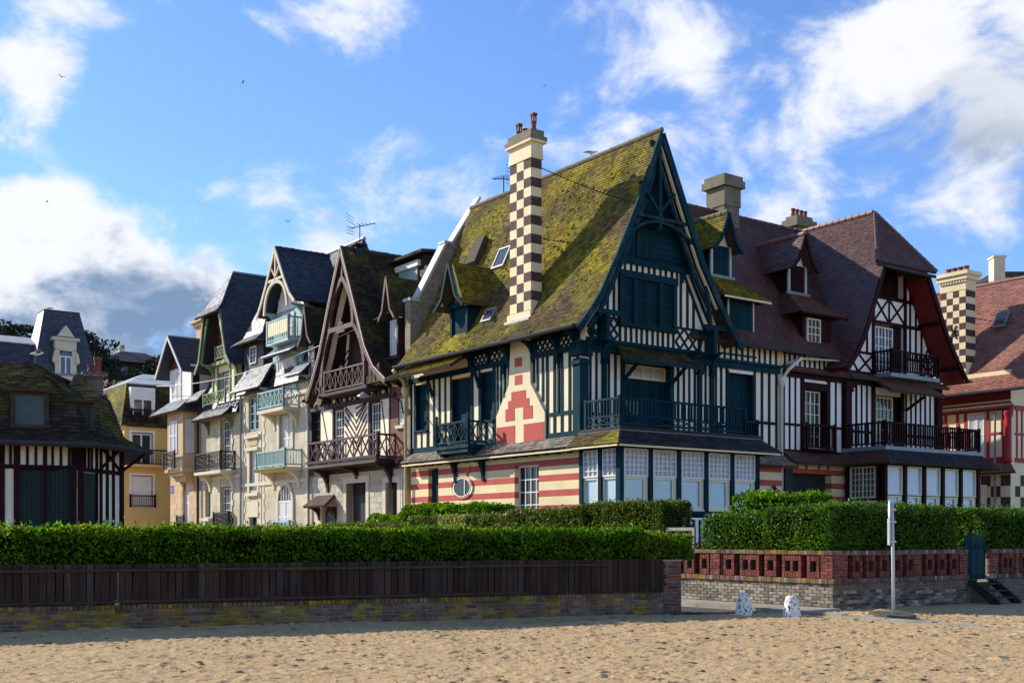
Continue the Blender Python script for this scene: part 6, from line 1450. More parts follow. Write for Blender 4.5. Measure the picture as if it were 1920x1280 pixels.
# ================================================================== GREEN TRIMMED HOUSE
def green_house():
    t = thing('green_trim_house', 'stone townhouse with olive green timbers and a clipped slate gable', 'house', (3, 31, 0))
    A = Fac('A', 0.0, t); b0, b1 = 28.25, 34.2
    A.wall('stone_wall', 'stone', b0, b1, 0, 8.2, [(29.6, 31.1, 5.2, 7.95), (29.6, 31.1, 2.2, 4.3), (32.6, 33.4, 2.7, 4.6), (32.6, 33.4, 0, 2.3)])
    A.wall('plaster_wall', 'cream', 29.0, 32.2, 8.2, 11.2, [(29.74, 31.4, 8.5, 10.6)])
    A.window(29.65, 31.05, 5.2, 7.9, -.2, 4, 6, 'shutter_white', 'glass_dark', .06, .03); A.window(29.65, 31.05, 2.2, 4.25, -.2, 4, 5, 'shutter_white', 'glass_dark', .06, .03)
    A.window(29.8, 30.9, 8.5, 10.5, -.15, 4, 6, 'shutter_white', 'glass_dark', .06, .03); A.box('green_side', 'green_paint', 30.95, 31.4, 8.5, 10.6, -.25, -.05)
    A.box('dark_window', 'glass_dark', 32.6, 33.4, 2.7, 4.6, -.3, -.25); A.box('dark_door', 'door_dark', 32.6, 33.4, 0, 2.3, -.3, -.25); A.box('window_sill', 'pale_stone', 32.3, 33.6, 2.45, 2.62, -.05, .25)
    for s, sd in ((29.6, -1), (31.1, 1)): quoins(A, t, s, 1.6, 8.1, side=sd, o=.05)
    A.box('string_course', 'pale_stone', b0, b1, 4.75, 4.9, 0, .08)
    balcony_A(t, A, 29.1, 32.8, .8, 5.14, 6.16, 'iron', 'scroll', .3, bro=.6); balcony_A(t, A, 29.4, 31.5, .25, 1.9, 2.9, 'iron', 'scroll', .3, bro=.3)
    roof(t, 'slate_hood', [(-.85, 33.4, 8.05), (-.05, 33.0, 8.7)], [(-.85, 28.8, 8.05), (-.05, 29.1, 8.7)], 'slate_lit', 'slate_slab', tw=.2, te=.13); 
    for b_ in (29.4, 32.8): bracket(t, (0, b_, 8.05), .6, .8, .12, 'green_paint')
    railing(t, (-.55, 32.2), (-.55, 29.1), 8.75, 9.45, 'green_paint', 'x', step=.5, bw=.04, name='balcony_railing')
    for s in (29.05, 32.15, 29.7, 31.45): A.box('green_post', 'green_paint', s - .07, s + .07, 8.3, 11.1, -.02, .06)
    A.box('green_beam', 'green_paint', 28.6, 32.6, 10.95, 11.15, -.05, .3)
    for i in range(5): A.box('beam_end', 'pale_stone', 29.0 + i * .75, 29.12 + i * .75, 11.0, 11.1, .3, .34)
    zl = [(32.95, 10.7), (32.3, 11.3), (31.95, 12.4), (31.6, 13.75)]; zr = [(27.9, 10.7), (28.5, 11.3), (28.9, 12.4), (29.25, 13.75)]; pk = (.35, 30.3, 16.0)
    ob('gable_wall', A.poly([(32.0, 11.1), (31.6, 13.6), (29.2, 13.6), (28.8, 11.1)], -.2, -.1), 'cream', t); A.box('gable_boarding', 'deep_red', 31.2, 32.0, 11.2, 13.2, -.1, -.05); A.window(29.8, 30.8, 11.4, 13.3, -.06, 3, 4, 'shutter_white', 'glass_dark', .05)
    for k in range(5): A.beam('raking_timber', 'green_paint', 31.3, 11.3 + k * .4, 30.9, 11.7 + k * .4, .08, -.08, -.03)
    railing(t, (-.3, 31.1), (-.3, 29.5), 11.2, 11.95, 'green_paint', 'x', step=.4, bw=.04, name='balcony_railing')
    roof(t, 'gable_roof', [(2.5, b, z) for b, z in zl] + [(2.5, 30.3, 16)], [(-.75, b, z) for b, z in zl] + [pk], 'slate', 'slate_slab', tw=.2, te=.13); roof(t, 'gable_roof', [(-.75, b, z) for b, z in zr] + [pk], [(2.5, b, z) for b, z in zr] + [(2.5, 30.3, 16)], 'slate', 'slate_slab', tw=.2, te=.13)
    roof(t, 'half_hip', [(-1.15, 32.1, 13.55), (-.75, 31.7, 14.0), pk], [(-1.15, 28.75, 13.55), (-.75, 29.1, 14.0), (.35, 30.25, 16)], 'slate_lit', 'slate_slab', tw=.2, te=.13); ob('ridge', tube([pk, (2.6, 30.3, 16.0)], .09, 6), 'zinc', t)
    for P_, sg in ((zl, 1), (zr, -1)):
        bar_chain('bargeboard', [(-.8, b, z - .06) for b, z in P_], .07, .16, (1, 0, 0), 'green_paint', t)
        bar_chain('curved_brace', curve((-.7, P_[-1][0] - sg * .35, 13.5), (-.7, P_[2][0] - sg * .3, 12.6), (-.7, P_[1][0] - sg * .15, 11.1), 6), .09, .12, (1, 0, 0), 'pale_stone' if sg < 0 else 'green_paint', t); bracket(t, (0, P_[1][0] - sg * .3, 11.1), .7, .9, .14, 'green_paint')
    roof(t, 'main_roof', [(-.3, 34.2, 8.2), (.4, 34.2, 10), (2.9, 34.2, 15.6)], [(-.3, 28.25, 8.2), (.4, 28.25, 10), (2.9, 28.25, 15.6)], 'slate', 'slate_slab', tw=.2, te=.13); roof(t, 'main_roof', [(6, 28.25, 9), (2.9, 28.25, 15.6)], [(6, 34.2, 9), (2.9, 34.2, 15.6)], 'slate', 'slate_slab', te=.3, tw=.4)
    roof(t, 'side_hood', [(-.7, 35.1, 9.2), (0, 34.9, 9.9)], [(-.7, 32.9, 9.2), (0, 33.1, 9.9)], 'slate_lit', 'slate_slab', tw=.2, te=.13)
    ob('chimney', bx(1.0, 1.8, 33.0, 33.6, 12, 15.6), 'pale_stone', t)
    ob('downpipe', tube([(-.15, 34.15, 0), (-.15, 34.15, 8.5)], .08, 8), 'iron', t); ob('interior', bx(.34, 6, 28.35, 34.1, 0, 8.3), 'dark_wood', t)
green_house()

# ================================================================== SMALL TAN HOUSE WITH ORIEL
def oriel_house():
    t = thing('tan_oriel_house', 'small tan stone house with a shuttered oriel under a slate dormer', 'house', (3, 37, 0))
    A = Fac('A', 0.0, t); b0, b1 = 34.25, 39.1
    A.wall('stone_wall', 'tan_stone', b0, b1, 0, 9.0, [(35.9, 37.0, 2.2, 4.7)]); A.shutter(35.95, 36.95, 2.2, 4.7, -.2, 'shutter_white', 2, slats=False)
    stone_courses(A, t, 37.1, 39.0, 1.4, 5.0, .6, .36, .0, 'tan_stone'); stone_courses(A, t, 34.4, 35.7, 1.4, 5.0, .55, .36, .0, 'tan_stone')
    ob('oriel', bx(-.8, 0, 34.75, 37.3, 5.5, 8.9), 'tan_stone', t); ob('oriel_base', merge([bx(-.92, 0, 34.6, 37.45, 5.32, 5.52), bx(-.75, 0, 34.9, 37.2, 5.1, 5.32), bx(-.5, 0, 35.1, 37.0, 4.8, 5.1)]), 'tan_stone', t)
    for b_ in (35.1, 36.9): bracket(t, (0, b_, 5.1), .6, .8, .2, 'tan_stone')
    O = Fac('A', -.8, t); O.shutter(35.6, 36.8, 6.4, 8.3, .0, 'shutter_white', 2, slats=False); OB = Fac('B', 34.75, t); OB.shutter(-.65, -.15, 6.4, 8.3, .0, 'shutter_white', 1, slats=False)
    railing(t, (-1.1, 37.1), (-1.1, 35.3), 5.5, 6.5, 'iron', 'scroll', step=.3, name='balcony_railing'); railing(t, (-.35, 37.0), (-.35, 35.9), 2.0, 2.8, 'iron', 'scroll', step=.3, name='window_railing'); ob('flower_box', bx(-.4, -.02, 35.8, 37.1, 1.85, 2.0), 'terracotta', t)
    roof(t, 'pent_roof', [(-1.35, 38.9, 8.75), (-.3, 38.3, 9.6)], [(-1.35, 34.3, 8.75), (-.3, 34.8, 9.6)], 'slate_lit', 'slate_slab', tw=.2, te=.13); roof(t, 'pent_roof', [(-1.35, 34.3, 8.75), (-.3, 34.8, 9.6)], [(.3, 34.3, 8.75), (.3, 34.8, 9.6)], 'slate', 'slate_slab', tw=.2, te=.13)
    ob('upper_wall', bx(-.3, 3, 34.8, 38.3, 9.3, 11.5), 'white_panel', t); U_ = Fac('A', -.3, t); U_.shutter(36.3, 37.9, 9.6, 11.3, .01, 'shutter_white', 2, slats=False); UB = Fac('B', 34.8, t); UB.shutter(.2, 1.2, 9.6, 11.2, .01, 'shutter_white', 1, slats=False); UB.box('dark_window', 'glass_dark', -.2, .2, 9.6, 11.2, .0, .02)
    gl = [(39.0, 11.05), (36.8, 13.3)]; gr = [(34.5, 11.05), (36.8, 13.3)]
    roof(t, 'gable_roof', profA(3.2, gl), profA(-.95, gl), 'slate', 'slate_slab', tw=.2, te=.13); roof(t, 'gable_roof', profA(-.95, gr), profA(3.2, gr), 'slate', 'slate_slab', tw=.2, te=.13); ob('ridge', tube([(-.95, 36.8, 13.3), (3.2, 36.8, 13.3)], .08, 6), 'zinc', t)
    for P_ in (gl, gr): bar_chain('bargeboard', [(-.98, b, z - .06) for b, z in P_], .06, .16, (1, 0, 0), 'lead_cap', t)
    ob('gable_wall', U_.poly([(38.2, 11.4), (36.8, 13.1), (35.0, 11.4)], -.2, 0), 'deep_red', t)
    roof(t, 'main_roof', [(0, 39.1, 9.0), (4, 39.1, 13.3)], [(0, 34.2, 9.0), (4, 34.2, 13.3)], 'slate', 'slate_slab', tw=.2, te=.13)
    ch = ob('chimney', merge([bx(1.0, 2.1, 36.2, 37.5, 12.5, 14.1), bx(.85, 2.25, 36.05, 37.65, 14.1, 14.3), bx(.7, 2.4, 35.9, 37.8, 14.3, 14.45), bx(1.05, 2.05, 36.25, 37.45, 14.45, 14.9)]), 'tan_stone', t); ob('chimney_pots', merge([lathe((1.55, 36.6, 14.9), [(.25, 0), (.16, .55)], 10), lathe((1.55, 37.1, 14.9), [(.25, 0), (.16, .45)], 10)]), 'gutter', ch)
    s = ob('street_sign', bx(-.03, 0, 38.5, 38.95, 4.2, 4.65), 'sign_blue', t)
    for k in range(2): ob('lettering', bx(-.035, -.03, 38.6, 38.85, 4.33 + k * .13, 4.36 + k * .13), 'white_paint', s)
    ob('interior', bx(.34, 6, 34.3, 39.0, 0, 9), 'dark_wood', t)
oriel_house()

# ================================================================== PAVILION BEHIND THE HEDGE (left)
def pavilion():
    fr = FENCE
    t = thing('beach_pavilion', 'low half timbered pavilion with dark mossy roof and green doors at the left edge', 'house', (0, 11, 0), fr)
    F = Fac('B', 9.0, t)
    P0, P1 = (-6.0, 9.0), (1.74, 9.0); d2 = Vector((math.cos(rad(56)), math.sin(rad(56)))); P2 = (P1[0] + 1.98 * d2.x, P1[1] + 1.98 * d2.y); P3 = (P2[0] - .2, P2[1] + 5.0); P4 = (-6.0, P3[1])
    F.wall('front_wall', 'panel', P0[0], P1[0], 0, 3.95, [(.36, 1.58, 0, 3.22)])
    n2 = Vector((d2.y, -d2.x))                                            # outward of the angled wall
    def Q(s, z, o=0): return (P1[0] + d2.x * s + n2.x * o, P1[1] + d2.y * s + n2.y * o, z)
    def qb(name, m, s0, s1, z0, z1, o0, o1): return ob(name, prism([Q(s0, z0, o0), Q(s1, z0, o0), Q(s1, z1, o0), Q(s0, z1, o0)], tuple(n2 * (o1 - o0)) + (0,)), m, t)
    qb('angled_wall', 'panel', 0, 1.98, 0, 3.95, -.3, 0)
    ob('back_wall', prism([(P2[0], P2[1], 0), (P3[0], P3[1], 0), (P4[0], P4[1], 0), (P4[0], P4[1] - .3, 0), (P3[0] - .3, P3[1] - .3, 0), (P2[0] - .3, P2[1], 0)], (0, 0, 3.9)), 'panel', t)
    F.boards(.38, .95, .1, 3.2, -.1, 'door_green', 6, 'door'); F.boards(1.0, 1.56, .1, 3.2, -.1, 'door_green', 6, 'door')
    for s, w in ((-2.6, .16), (-1.4, .12), (-.55, .12), (.0, .16), (.33, .12), (.97, .07), (1.60, .12), (1.74, .10)): F.box('timber_post', 'maroon', s - w / 2, s + w / 2, 0, 3.9, -.1, .05)
    F.box('lintel_beam', 'maroon', -6, 1.74, 3.20, 3.30, -.05, .045); F.box('wall_plate', 'maroon', -6, 1.74, 3.82, 3.95, -.05, .06)
    for i in range(9): F.box('timber_stud', 'maroon', .20 + i * .185 - .03, .20 + i * .185 + .03, 3.28, 3.85, 0, .035)
    for i in range(8): F.box('timber_stud', 'maroon', -.2 - i * .3 - .03, -.2 - i * .3 + .03, 3.28, 3.85, 0, .035)
    for s, w in ((.04, .1), (.72, .07), (.92, .07), (1.22, .07), (1.52, .07), (1.93, .16)): qb('timber_post', 'maroon', s - w / 2, s + w / 2, 0, 3.9, 0, .05)
    for s in (.2, .36, .5): qb('timber_stud', 'maroon', s - .03, s + .03, 3.25, 3.85, 0, .04)
    qb('green_door', 'door_green', .15, .66, .1, 3.15, -.05, .02); qb('lintel_beam', 'maroon', 0, 1.98, 3.17, 3.27, 0, .045); qb('wall_plate', 'maroon', 0, 1.98, 3.8, 3.95, 0, .06)
    for a, b in (((.9, 3.28), (1.85, 3.85)), ((.9, 3.85), (1.85, 3.28))): ob('cross_brace', beam(Q(a[0], a[1], .02), Q(b[0], b[1], .02), .05, .08, (n2.x, n2.y, 0)), 'maroon', t)
    ob('eave_brace', beam(Q(1.95, 3.3, .05), Q(2.15, 3.8, .65), .07, .07), 'maroon', t)
    for s in (-.02, 1.65): ob('eave_brace', beam((s, 8.95, 3.35), (s, 8.45, 3.82), .07, .08), 'maroon', t)
    # roof rings (outwards offset, height)
    cx = lambda o: [(-6.0, 9.0 - o), (P1[0] + o * .53, 9.0 - o), (P2[0] + o * 1.0, P2[1] - o * .25), (P3[0] + o * 1.0, P3[1] + o)]
    rings = [[(x, y, z) for x, y in cx(o)] for o, z in ((.72, 3.78), (.05, 4.12), (-.30, 5.1), (-2.1, 6.0))]
    for i in range(3): roof(t, 'roof', [r[i] for r in rings], [r[i + 1] for r in rings], 'tile_darkmoss', tw=.16, te=.10)
    top = rings[-1]; ob('roof_top', prism([top[0], top[1], top[2], top[3], (-6, top[3][1], 6.0)], (0, 0, -.1)), 'tile_darkmoss', t)
    ob('gutter', tube(rings[0], .05, 6), 'gutter', t)
    # dormers in the steep roof
    def flat_dormer(s0, s1, z0, z1, w0, mg, nm):
        D = Fac('B', w0, t); ob('dormer_cheek', bx(s0 - .1, s1 + .1, w0, w0 + 1.6, z0 - .1, z1 + .14), 'brown_timber', t)
        ob(nm, D.g(s0, s1, z0, z1, 0, .02), mg, t)
        for a, b in ((s0 - .1, s0), (s1, s1 + .1)): D.box('dormer_frame', 'rail_wood', a, b, z0 - .05, z1 + .1, 0, .05)
        D.box('dormer_head', 'rail_wood', s0 - .1, s1 + .1, z1, z1 + .12, 0, .045); D.box('dormer_sill', 'rail_wood', s0 - .12, s1 + .12, z0 - .08, z0, 0, .08)
        for k in range(1, 9 if s1 - s0 > .5 else 1): D.box('blind_slat', mg, s0 + .01, s1 - .01, z0 + (z1 - z0) * k / 9, z0 + (z1 - z0) * k / 9 + .02, .02, .03)
        roof(t, 'dormer_roof', [(s0 - .28, w0 - .22, z1 + .12), (s0 + .1, w0 + 1.5, 5.75)], [(s1 + .28, w0 - .22, z1 + .12), (s1 - .1, w0 + 1.5, 5.75)], 'tile_darkmoss', tw=.16, te=.10, slab_t=.05)
    flat_dormer(.30, .94, 4.25, 4.95, 8.98, 'blind_green', 'roller_blind'); flat_dormer(1.62, 1.98, 4.25, 4.78, 9.28, 'door_green', 'shutter')
    # brick chimney
    c = ob('chimney', merge([bx(2.0, 2.42, 11.0, 11.5, 4, 5.75), bx(1.9, 2.52, 10.9, 11.6, 5.15, 5.28), bx(1.9, 2.52, 10.9, 11.6, 5.72, 5.85)]), 'brick_chim', t); pot(t, 2.12, 11.25, 5.85, .22, .07); pot(t, 2.3, 11.25, 5.85, .42, .10)
    for k, ch_ in enumerate('152'):
        cu = bpy.data.curves.new('digit', 'FONT'); cu.body = ch_; cu.size = .12; cu.extrude = .003; tmp = bpy.data.objects.new('digit', cu); COL.objects.link(tmp)
        me = bpy.data.meshes.new_from_object(tmp.evaluated_get(bpy.context.evaluated_depsgraph_get())); bpy.data.objects.remove(tmp); me.materials.clear(); me.materials.append(M['iron'])
        o = bpy.data.objects.new('house_number', me); COL.objects.link(o); o.parent = t; o.rotation_euler = (rad(90), 0, 0); o.location = Vector((1.635, 8.99, 3.0 - k * .11)) - root_base(t)
    ob('interior', bx(-5.8, 1.3, 9.5, 14, 0, 4.2), 'dark_wood', t)
pavilion()

# ================================================================== YELLOW HOUSE, MANOR, HILL
def yellow_house():
    fr = (Vector((-24.28, 72.0, 0)), ROT)
    t = thing('yellow_house', 'yellow rendered house with brown mansard roof and balcony beyond the pavilion', 'house', (4, 4, 0), fr)
    F = Fac('B', 0.0, t); hs = [(.45, 1.8, 6.05, 8.15), (.45, 1.8, 3.4, 5.45)]
    F.wall('rendered_wall', 'yellow_wall', 0, 9, 0, 8.5, hs); ob('side_wall', bx(-.01, .3, .36, 9, 0, 8.5), 'yellow_wall', t); F.box('string_course', 'yellow_wall', 0, 9, 2.75, 2.9, 0, .05)
    for (s0, s1, z0, z1) in hs: 
        for a, b, c, d in ((s0 - .14, s0, z0 - .1, z1 + .14), (s1, s1 + .14, z0 - .1, z1 + .14), (s0, s1, z1, z1 + .14)): F.box('surround', 'white_panel', a, b, c, d, -.05, .03)
    F.window(.47, 1.78, 6.07, 8.1, -.2, 2, 1, 'white_paint', 'glass_mid', .1, .1); F.box('roller_blind', 'white_panel', .5, 1.75, 3.4, 5.4, -.15, -.1)
    ob('balcony', bx(-.1, 2.9, -.8, 0, 5.95, 6.08), 'yellow_wall', t); railing(t, (-.05, -.75), (2.85, -.75), 6.05, 7.05, 'maroon', 'bal', step=.14, bw=.035, name='balcony_railing'); railing(t, (2.85, -.75), (2.85, 0), 6.05, 7.05, 'maroon', 'bal', step=.14, bw=.035, name='balcony_railing')
    railing(t, (.35, -.12), (1.9, -.12), 3.4, 4.2, 'maroon', 'bal', step=.14, bw=.035, name='window_railing')
    roof(t, 'mansard', [(-.25, -.25, 8.55), (.35, .55, 11.25)], [(9, -.25, 8.55), (9, .55, 11.25)], 'tile_darkmoss', tw=.2, te=.13); roof(t, 'mansard', [(-.25, 9, 8.55), (.35, 9, 11.25)], [(-.25, -.25, 8.55), (.35, .55, 11.25)], 'tile_moss', tw=.2, te=.13)  # side slope gets brighter tiles than the front, its sunlight put into colour
    roof(t, 'zinc_roof', [(.3, .5, 11.27), (2.5, 4, 12.4)], [(9, .5, 11.27), (7, 4, 12.4)], 'lead_cap', 'zinc', tw=.6, te=2); roof(t, 'zinc_roof', [(.3, 9, 11.27), (2.5, 6, 12.4)], [(.3, .5, 11.27), (2.5, 4, 12.4)], 'lead_cap', 'zinc', tw=.6, te=2)
    ob('dormer', bx(.4, 1.95, .0, 1.2, 8.7, 11.0), 'white_panel', t); D = Fac('B', 0.0, t); D.window(.5, 1.8, 8.8, 10.3, .02, 2, 1, 'white_paint', 'glass_mid', .1, .1); D.box('roller_box', 'white_paint', .5, 1.8, 10.3, 10.85, .01, .06); railing(t, (.4, -.2), (1.95, -.2), 8.7, 9.6, 'maroon', 'bal', step=.14, bw=.03, name='window_railing')
    ob('interior', bx(.4, 8.8, .4, 8.8, 0, 8.6), 'dark_wood', t)
yellow_house()

def manor():
    fr = (Vector((-43.6, 105, 0)), ROT)
    t = thing('slate_tower_manor', 'grand manor with a tall truncated slate tower and carved stone dormer window', 'house', (3, 3, 0), fr)
    ob('stone_base', bx(-7, 6.2, 0, 8, 0, 16.1), 'pale_stone', t); ob('cornice', merge([bx(-7, 6.5, -.4, 8, 16.1, 16.4), bx(-7, 6.4, -.25, 8, 15.4, 15.55)]), 'pale_stone', t)
    for i in range(24): ob('modillion', bx(.2 + i * .26, .34 + i * .26, -.32, 0, 15.75, 16.1), 'pale_stone', t)
    b = [(-.1, -.1, 16.6), (5.6, -.1, 16.6), (5.6, 4.6, 16.6), (-.1, 4.6, 16.6)]; tp = [(1.15, 1.2, 22.6), (4.3, 1.2, 22.6), (4.3, 3.4, 22.6), (1.15, 3.4, 22.6)]
    for i in range(4):
        j = (i + 1) % 4; roof(t, 'slate_tower', [b[i], tp[i]], [b[j], tp[j]], 'slate_lit' if i == 3 else 'slate', 'slate_slab', tw=.25, te=.16)
    ob('tower_top', bx(1.1, 4.35, 1.15, 3.45, 22.55, 22.68), 'slate_slab', t); ob('lead_skirt', prism([(-.3, -.35, 16.4), (6.4, -.35, 16.4), (5.6, .1, 17), (-.1, .1, 17)], (0, .2, 0)), 'zinc', t)
    # carved dormer
    F = Fac('B', -.25, t); dm = ob('stone_dormer', merge([F.g(1.75, 2.15, 16.6, 18.9, -1.2, 0), F.g(3.25, 3.65, 16.6, 18.9, -1.2, 0), F.g(1.75, 3.65, 18.75, 19.7, -1.2, 0), F.g(1.5, 3.9, 19.7, 19.95, -1.2, .2)]), 'pale_stone', t)
    ob('pediment', F.poly([(1.95, 20.05), (3.45, 20.05), (2.7, 21.1)], -.6, .1), 'pale_stone', dm); n = 10
    ob('arched_window', F.poly([(2.15, 16.7), (3.25, 16.7)] + [(2.7 + .55 * math.cos(k * math.pi / n), 18.2 + .55 * math.sin(k * math.pi / n)) for k in range(n + 1)], -.2, -.15), 'glass_mid', dm)
    for s in (2.2, 2.7, 3.2): F.box('window_bar', 'white_paint', s - .06, s + .06, 16.7, 18.2, -.14, -.08, dm)
    F.box('window_bar', 'white_paint', 2.15, 3.25, 18.15, 18.27, -.14, -.07, dm)
    for s, sg in ((1.7, -1), (3.7, 1)): ob('volute', lathe((s, -.3, 17.5), [(.05, 0), (.25, .2), (.2, .6), (.08, 1.1)], 8), 'pale_stone', dm)
    # lower link roof and the left turret
    roof(t, 'link_roof', [(-4.6, .5, 16.6), (-4.6, 1.6, 19.3)], [(-.0, .5, 16.6), (.6, 1.6, 19.3)], 'slate', 'slate_slab', tw=.25, te=.16); ob('link_cap', prism([(-4.6, 1.5, 19.3), (.6, 1.5, 19.3), (.9, 4.5, 20.3), (-4.6, 4.5, 20.3)], (0, 0, .1)), 'lead_cap', t)
    b = [(-9, -1, 16.6), (-3.0, -1, 16.6), (-3.0, 5, 16.6), (-9, 5, 16.6)]; tp = [(-7, .8, 23), (-4.3, .8, 23), (-4.3, 3.4, 23), (-7, 3.4, 23)]
    for i in range(4): roof(t, 'slate_turret', [b[i], tp[i]], [b[(i + 1) % 4], tp[(i + 1) % 4]], 'slate', 'slate_slab', tw=.25, te=.16)
    G = Fac('B', -1.4, t); d2 = ob('stone_dormer', merge([G.g(-6.3, -5.6, 16.6, 18.5, -1.2, 0), G.g(-4.5, -3.8, 16.6, 18.5, -1.2, 0), G.g(-6.3, -3.8, 18.2, 19, -1.2, 0)]), 'tan_stone', t); ob('pediment', G.poly([(-6.8, 18.9), (-3.3, 18.9), (-5.05, 20.9)], -.8, .2), 'pale_stone', d2); G.box('window', 'glass_mid', -5.6, -4.5, 16.7, 18.2, -.3, -.2, d2)
    ob('turret_wall', bx(-8.8, -3.2, -.8, 4.8, 0, 16.6), 'tan_stone', t)
manor()

def hill():
    n, m = 40, 30; xs = np.linspace(-170, 30, n); ys = np.linspace(112, 320, m); X, Y = np.meshgrid(xs, ys)
    Z = 27 * np.exp(-((X + 95) / 52) ** 2) * np.clip((Y - 112) / 45, 0, 1) - 1.0
    Z = np.where(X > -30, -1.0, Z)
    idx = np.arange(n * m).reshape(m, n); Fq = np.stack([idx[:-1, :-1].ravel(), idx[:-1, 1:].ravel(), idx[1:, 1:].ravel(), idx[1:, :-1].ravel()], 1)
    o = bpy.data.objects.new('hill', fast_mesh('hill', np.stack([X.ravel(), Y.ravel(), Z.ravel()], 1), Fq, 'hill', smooth=True)); COL.objects.link(o); o['kind'] = 'structure'
hill()
def hill_house():
    fr = (Vector((-52.5, 150, 0)), ROT)
    t = thing('hill_house', 'brown roofed villa with dark upper storey high on the wooded hill', 'house', (4, 3, 18), fr)
    F = Fac('B', 0.0, t); ob('wall', bx(0, 8, 0, 7, 10, 21.6), 'yellow_wall', t); ob('ledge', bx(-.4, 8.4, -.4, 7.4, 21.6, 21.95), 'pale_stone', t); ob('upper_storey', bx(.1, 7.9, .1, 6.9, 21.95, 24.6), 'brown_timber', t)
    for s in (1.4, 3.6, 5.8): F.window(s, s + 1.2, 22.6, 24.0, -.07, 1, 1, 'brown_timber', 'glass_mid', .1)
    b = [(-.8, -.8, 24.5), (8.8, -.8, 24.5), (8.8, 7.8, 24.5), (-.8, 7.8, 24.5)]; tp = [(2.5, 3.2, 26.4), (5.5, 3.2, 26.4), (5.5, 3.8, 26.4), (2.5, 3.8, 26.4)]
    for i in range(4): roof(t, 'roof', [b[i], tp[i]], [b[(i + 1) % 4], tp[(i + 1) % 4]], 'tile_maroon', tw=.4, te=.25)
    ob('chimney', bx(2.2, 2.9, 3, 3.7, 25.5, 27.2), 'pale_stone', t)
hill_house()

def pine(x, y, z0, h, rx, rz, label, seed, dens=1.0):
    t = thing('pine_tree', label, 'tree', (x, y, z0), WORLD, 'dark pines on the hill')
    r = np.random.default_rng(seed); rr = random.Random(seed)
    ob('trunk', tube([(x, y, z0), (x + .2, y, z0 + h * .5), (x + .1, y, z0 + h * .9)], [.35, .25, .1], 8), 'bark', t)
    Cs = []; Ns = []
    k = int(34 * dens)
    for i in range(k):
        an = rr.uniform(0, 6.28); q = rr.random() ** .5; c = np.array([x + math.cos(an) * rx * q, y + math.sin(an) * rx * q, z0 + h - rz + rr.uniform(-1, 1) * rz * (1 - .55 * q)])
        ob('limb', tube([(x + .1, y, z0 + h * .45 + .3 * (c[2] - z0 - h * .45)), tuple(c)], [.09, .03], 5), 'bark', t)
        n = 110; d = r.standard_normal((n, 3)); d /= np.linalg.norm(d, axis=1)[:, None]; s = np.array([1.15, 1.15, .55]) * rr.uniform(.7, 1.25)
        Cs.append(c + d * s * r.uniform(.5, 1.0, n)[:, None]); Ns.append(d)
    C = np.concatenate(Cs); V, F, rn = leaf_cloud(C - np.array([x, y, z0]), np.concatenate(Ns), .42, aspect=.4)
    o = bpy.data.objects.new('crown', fast_mesh('crown', V, F, 'needles', rn)); COL.objects.link(o); o.parent = t; o['kind'] = 'stuff'
pine(-55.0, 121, 8, 17.0, 3.0, 3.4, 'dark pine behind the left turret of the manor', 1, 1.3)
pine(-52.4, 126, 8, 17.4, 3.2, 3.4, 'dark pine between the turret and the slate tower', 2, 1.3)
pine(-44.6, 119, 8, 15.6, 3.0, 3.6, 'broad dark pine right of the slate tower', 3, 1.5)
pine(-41.4, 114, 5, 15.2, 2.2, 3.2, 'lower dark pine right of the slate tower and left of the brown hill villa', 4, 1.0)
pine(-46.0, 148, 8, 16.2, 2.4, 2.0, 'distant pine just right of the brown hill villa', 5, .8)
pine(-43.9, 148, 8, 17.2, 2.4, 2.0, 'distant pine beside the tan stone chimney', 6, .8)

# ================================================================== SMALL THINGS ON AND ABOVE THE ROOFS
def antenna(a, b, z, h, label, n=9, arm=1.3, ang=0.0):
    arm *= .72; h *= .95
    t = thing('television_antenna', label, 'antenna', (a, b, z)); d = Vector((math.cos(ang), math.sin(ang), 0)); s = Vector((-d.y, d.x, 0)); p = Vector((a, b, z + h))
    ob('mast', tube([(a, b, z), tuple(p)], .025, 6), 'iron', t); ob('boom', tube([tuple(p - d * arm * .6), tuple(p + d * arm * .4 + Vector((0, 0, -.15)))], .02, 5), 'iron', t)
    for i in range(n):
        c = p - d * arm * (.6 - i / n); l = .12 + .02 * i; ob('element', tube([tuple(c - s * l), tuple(c + s * l)], .012, 4), 'iron', t)
    for sg in (-1, 1):
        for k in range(3): c = p + d * arm * .35; ob('reflector', tube([tuple(c - s * .3 + Vector((0, 0, sg * (.1 + .13 * k)))), tuple(c + s * .3 + d * .1 + Vector((0, 0, sg * (.14 + .14 * k))))], .012, 4), 'iron', t)
antenna(-.1, 15.0, 14.3, .95, 'television antenna on the brown gabled house chimney', 6, 1.6, 2.3)
antenna(3.0, 8.55, 15.4, .85, 'television antenna on the ridge behind the checkered chimney', 8, 1.2, -1.2)
def cable(name, label, p, q, sag, m, r=.014):
    pts = [Vector(p).lerp(Vector(q), u) - Vector((0, 0, sag * 4 * u * (1 - u))) for u in [k / 16 for k in range(17)]]
    single(name, label, 'cable', tube([tuple(x) for x in pts], r, 5), m, tuple(p))
cable('overhead_cable', 'pale overhead cable strung across the stone townhouses', (-.9, 38.9, 10.6), (-.3, 12.2, 10.9), .75, 'cable', .022)
cable('overhead_cable', 'short pale cable between the brown house dormer and the party wall', (-.3, 12.0, 10.9), (-.35, 11.0, 10.5), .05, 'cable', .02)
cable('stay_wire', 'upper black stay wire from the checkered chimney to the roof', (.45, 2.75, 14.6), (1.75, -.5, 12.85), .06, 'black_cable', .018)
cable('stay_wire', 'lower black stay wire from the checkered chimney to the roof', (.45, 2.75, 12.1), (1.1, .2, 11.5), .05, 'black_cable', .016)
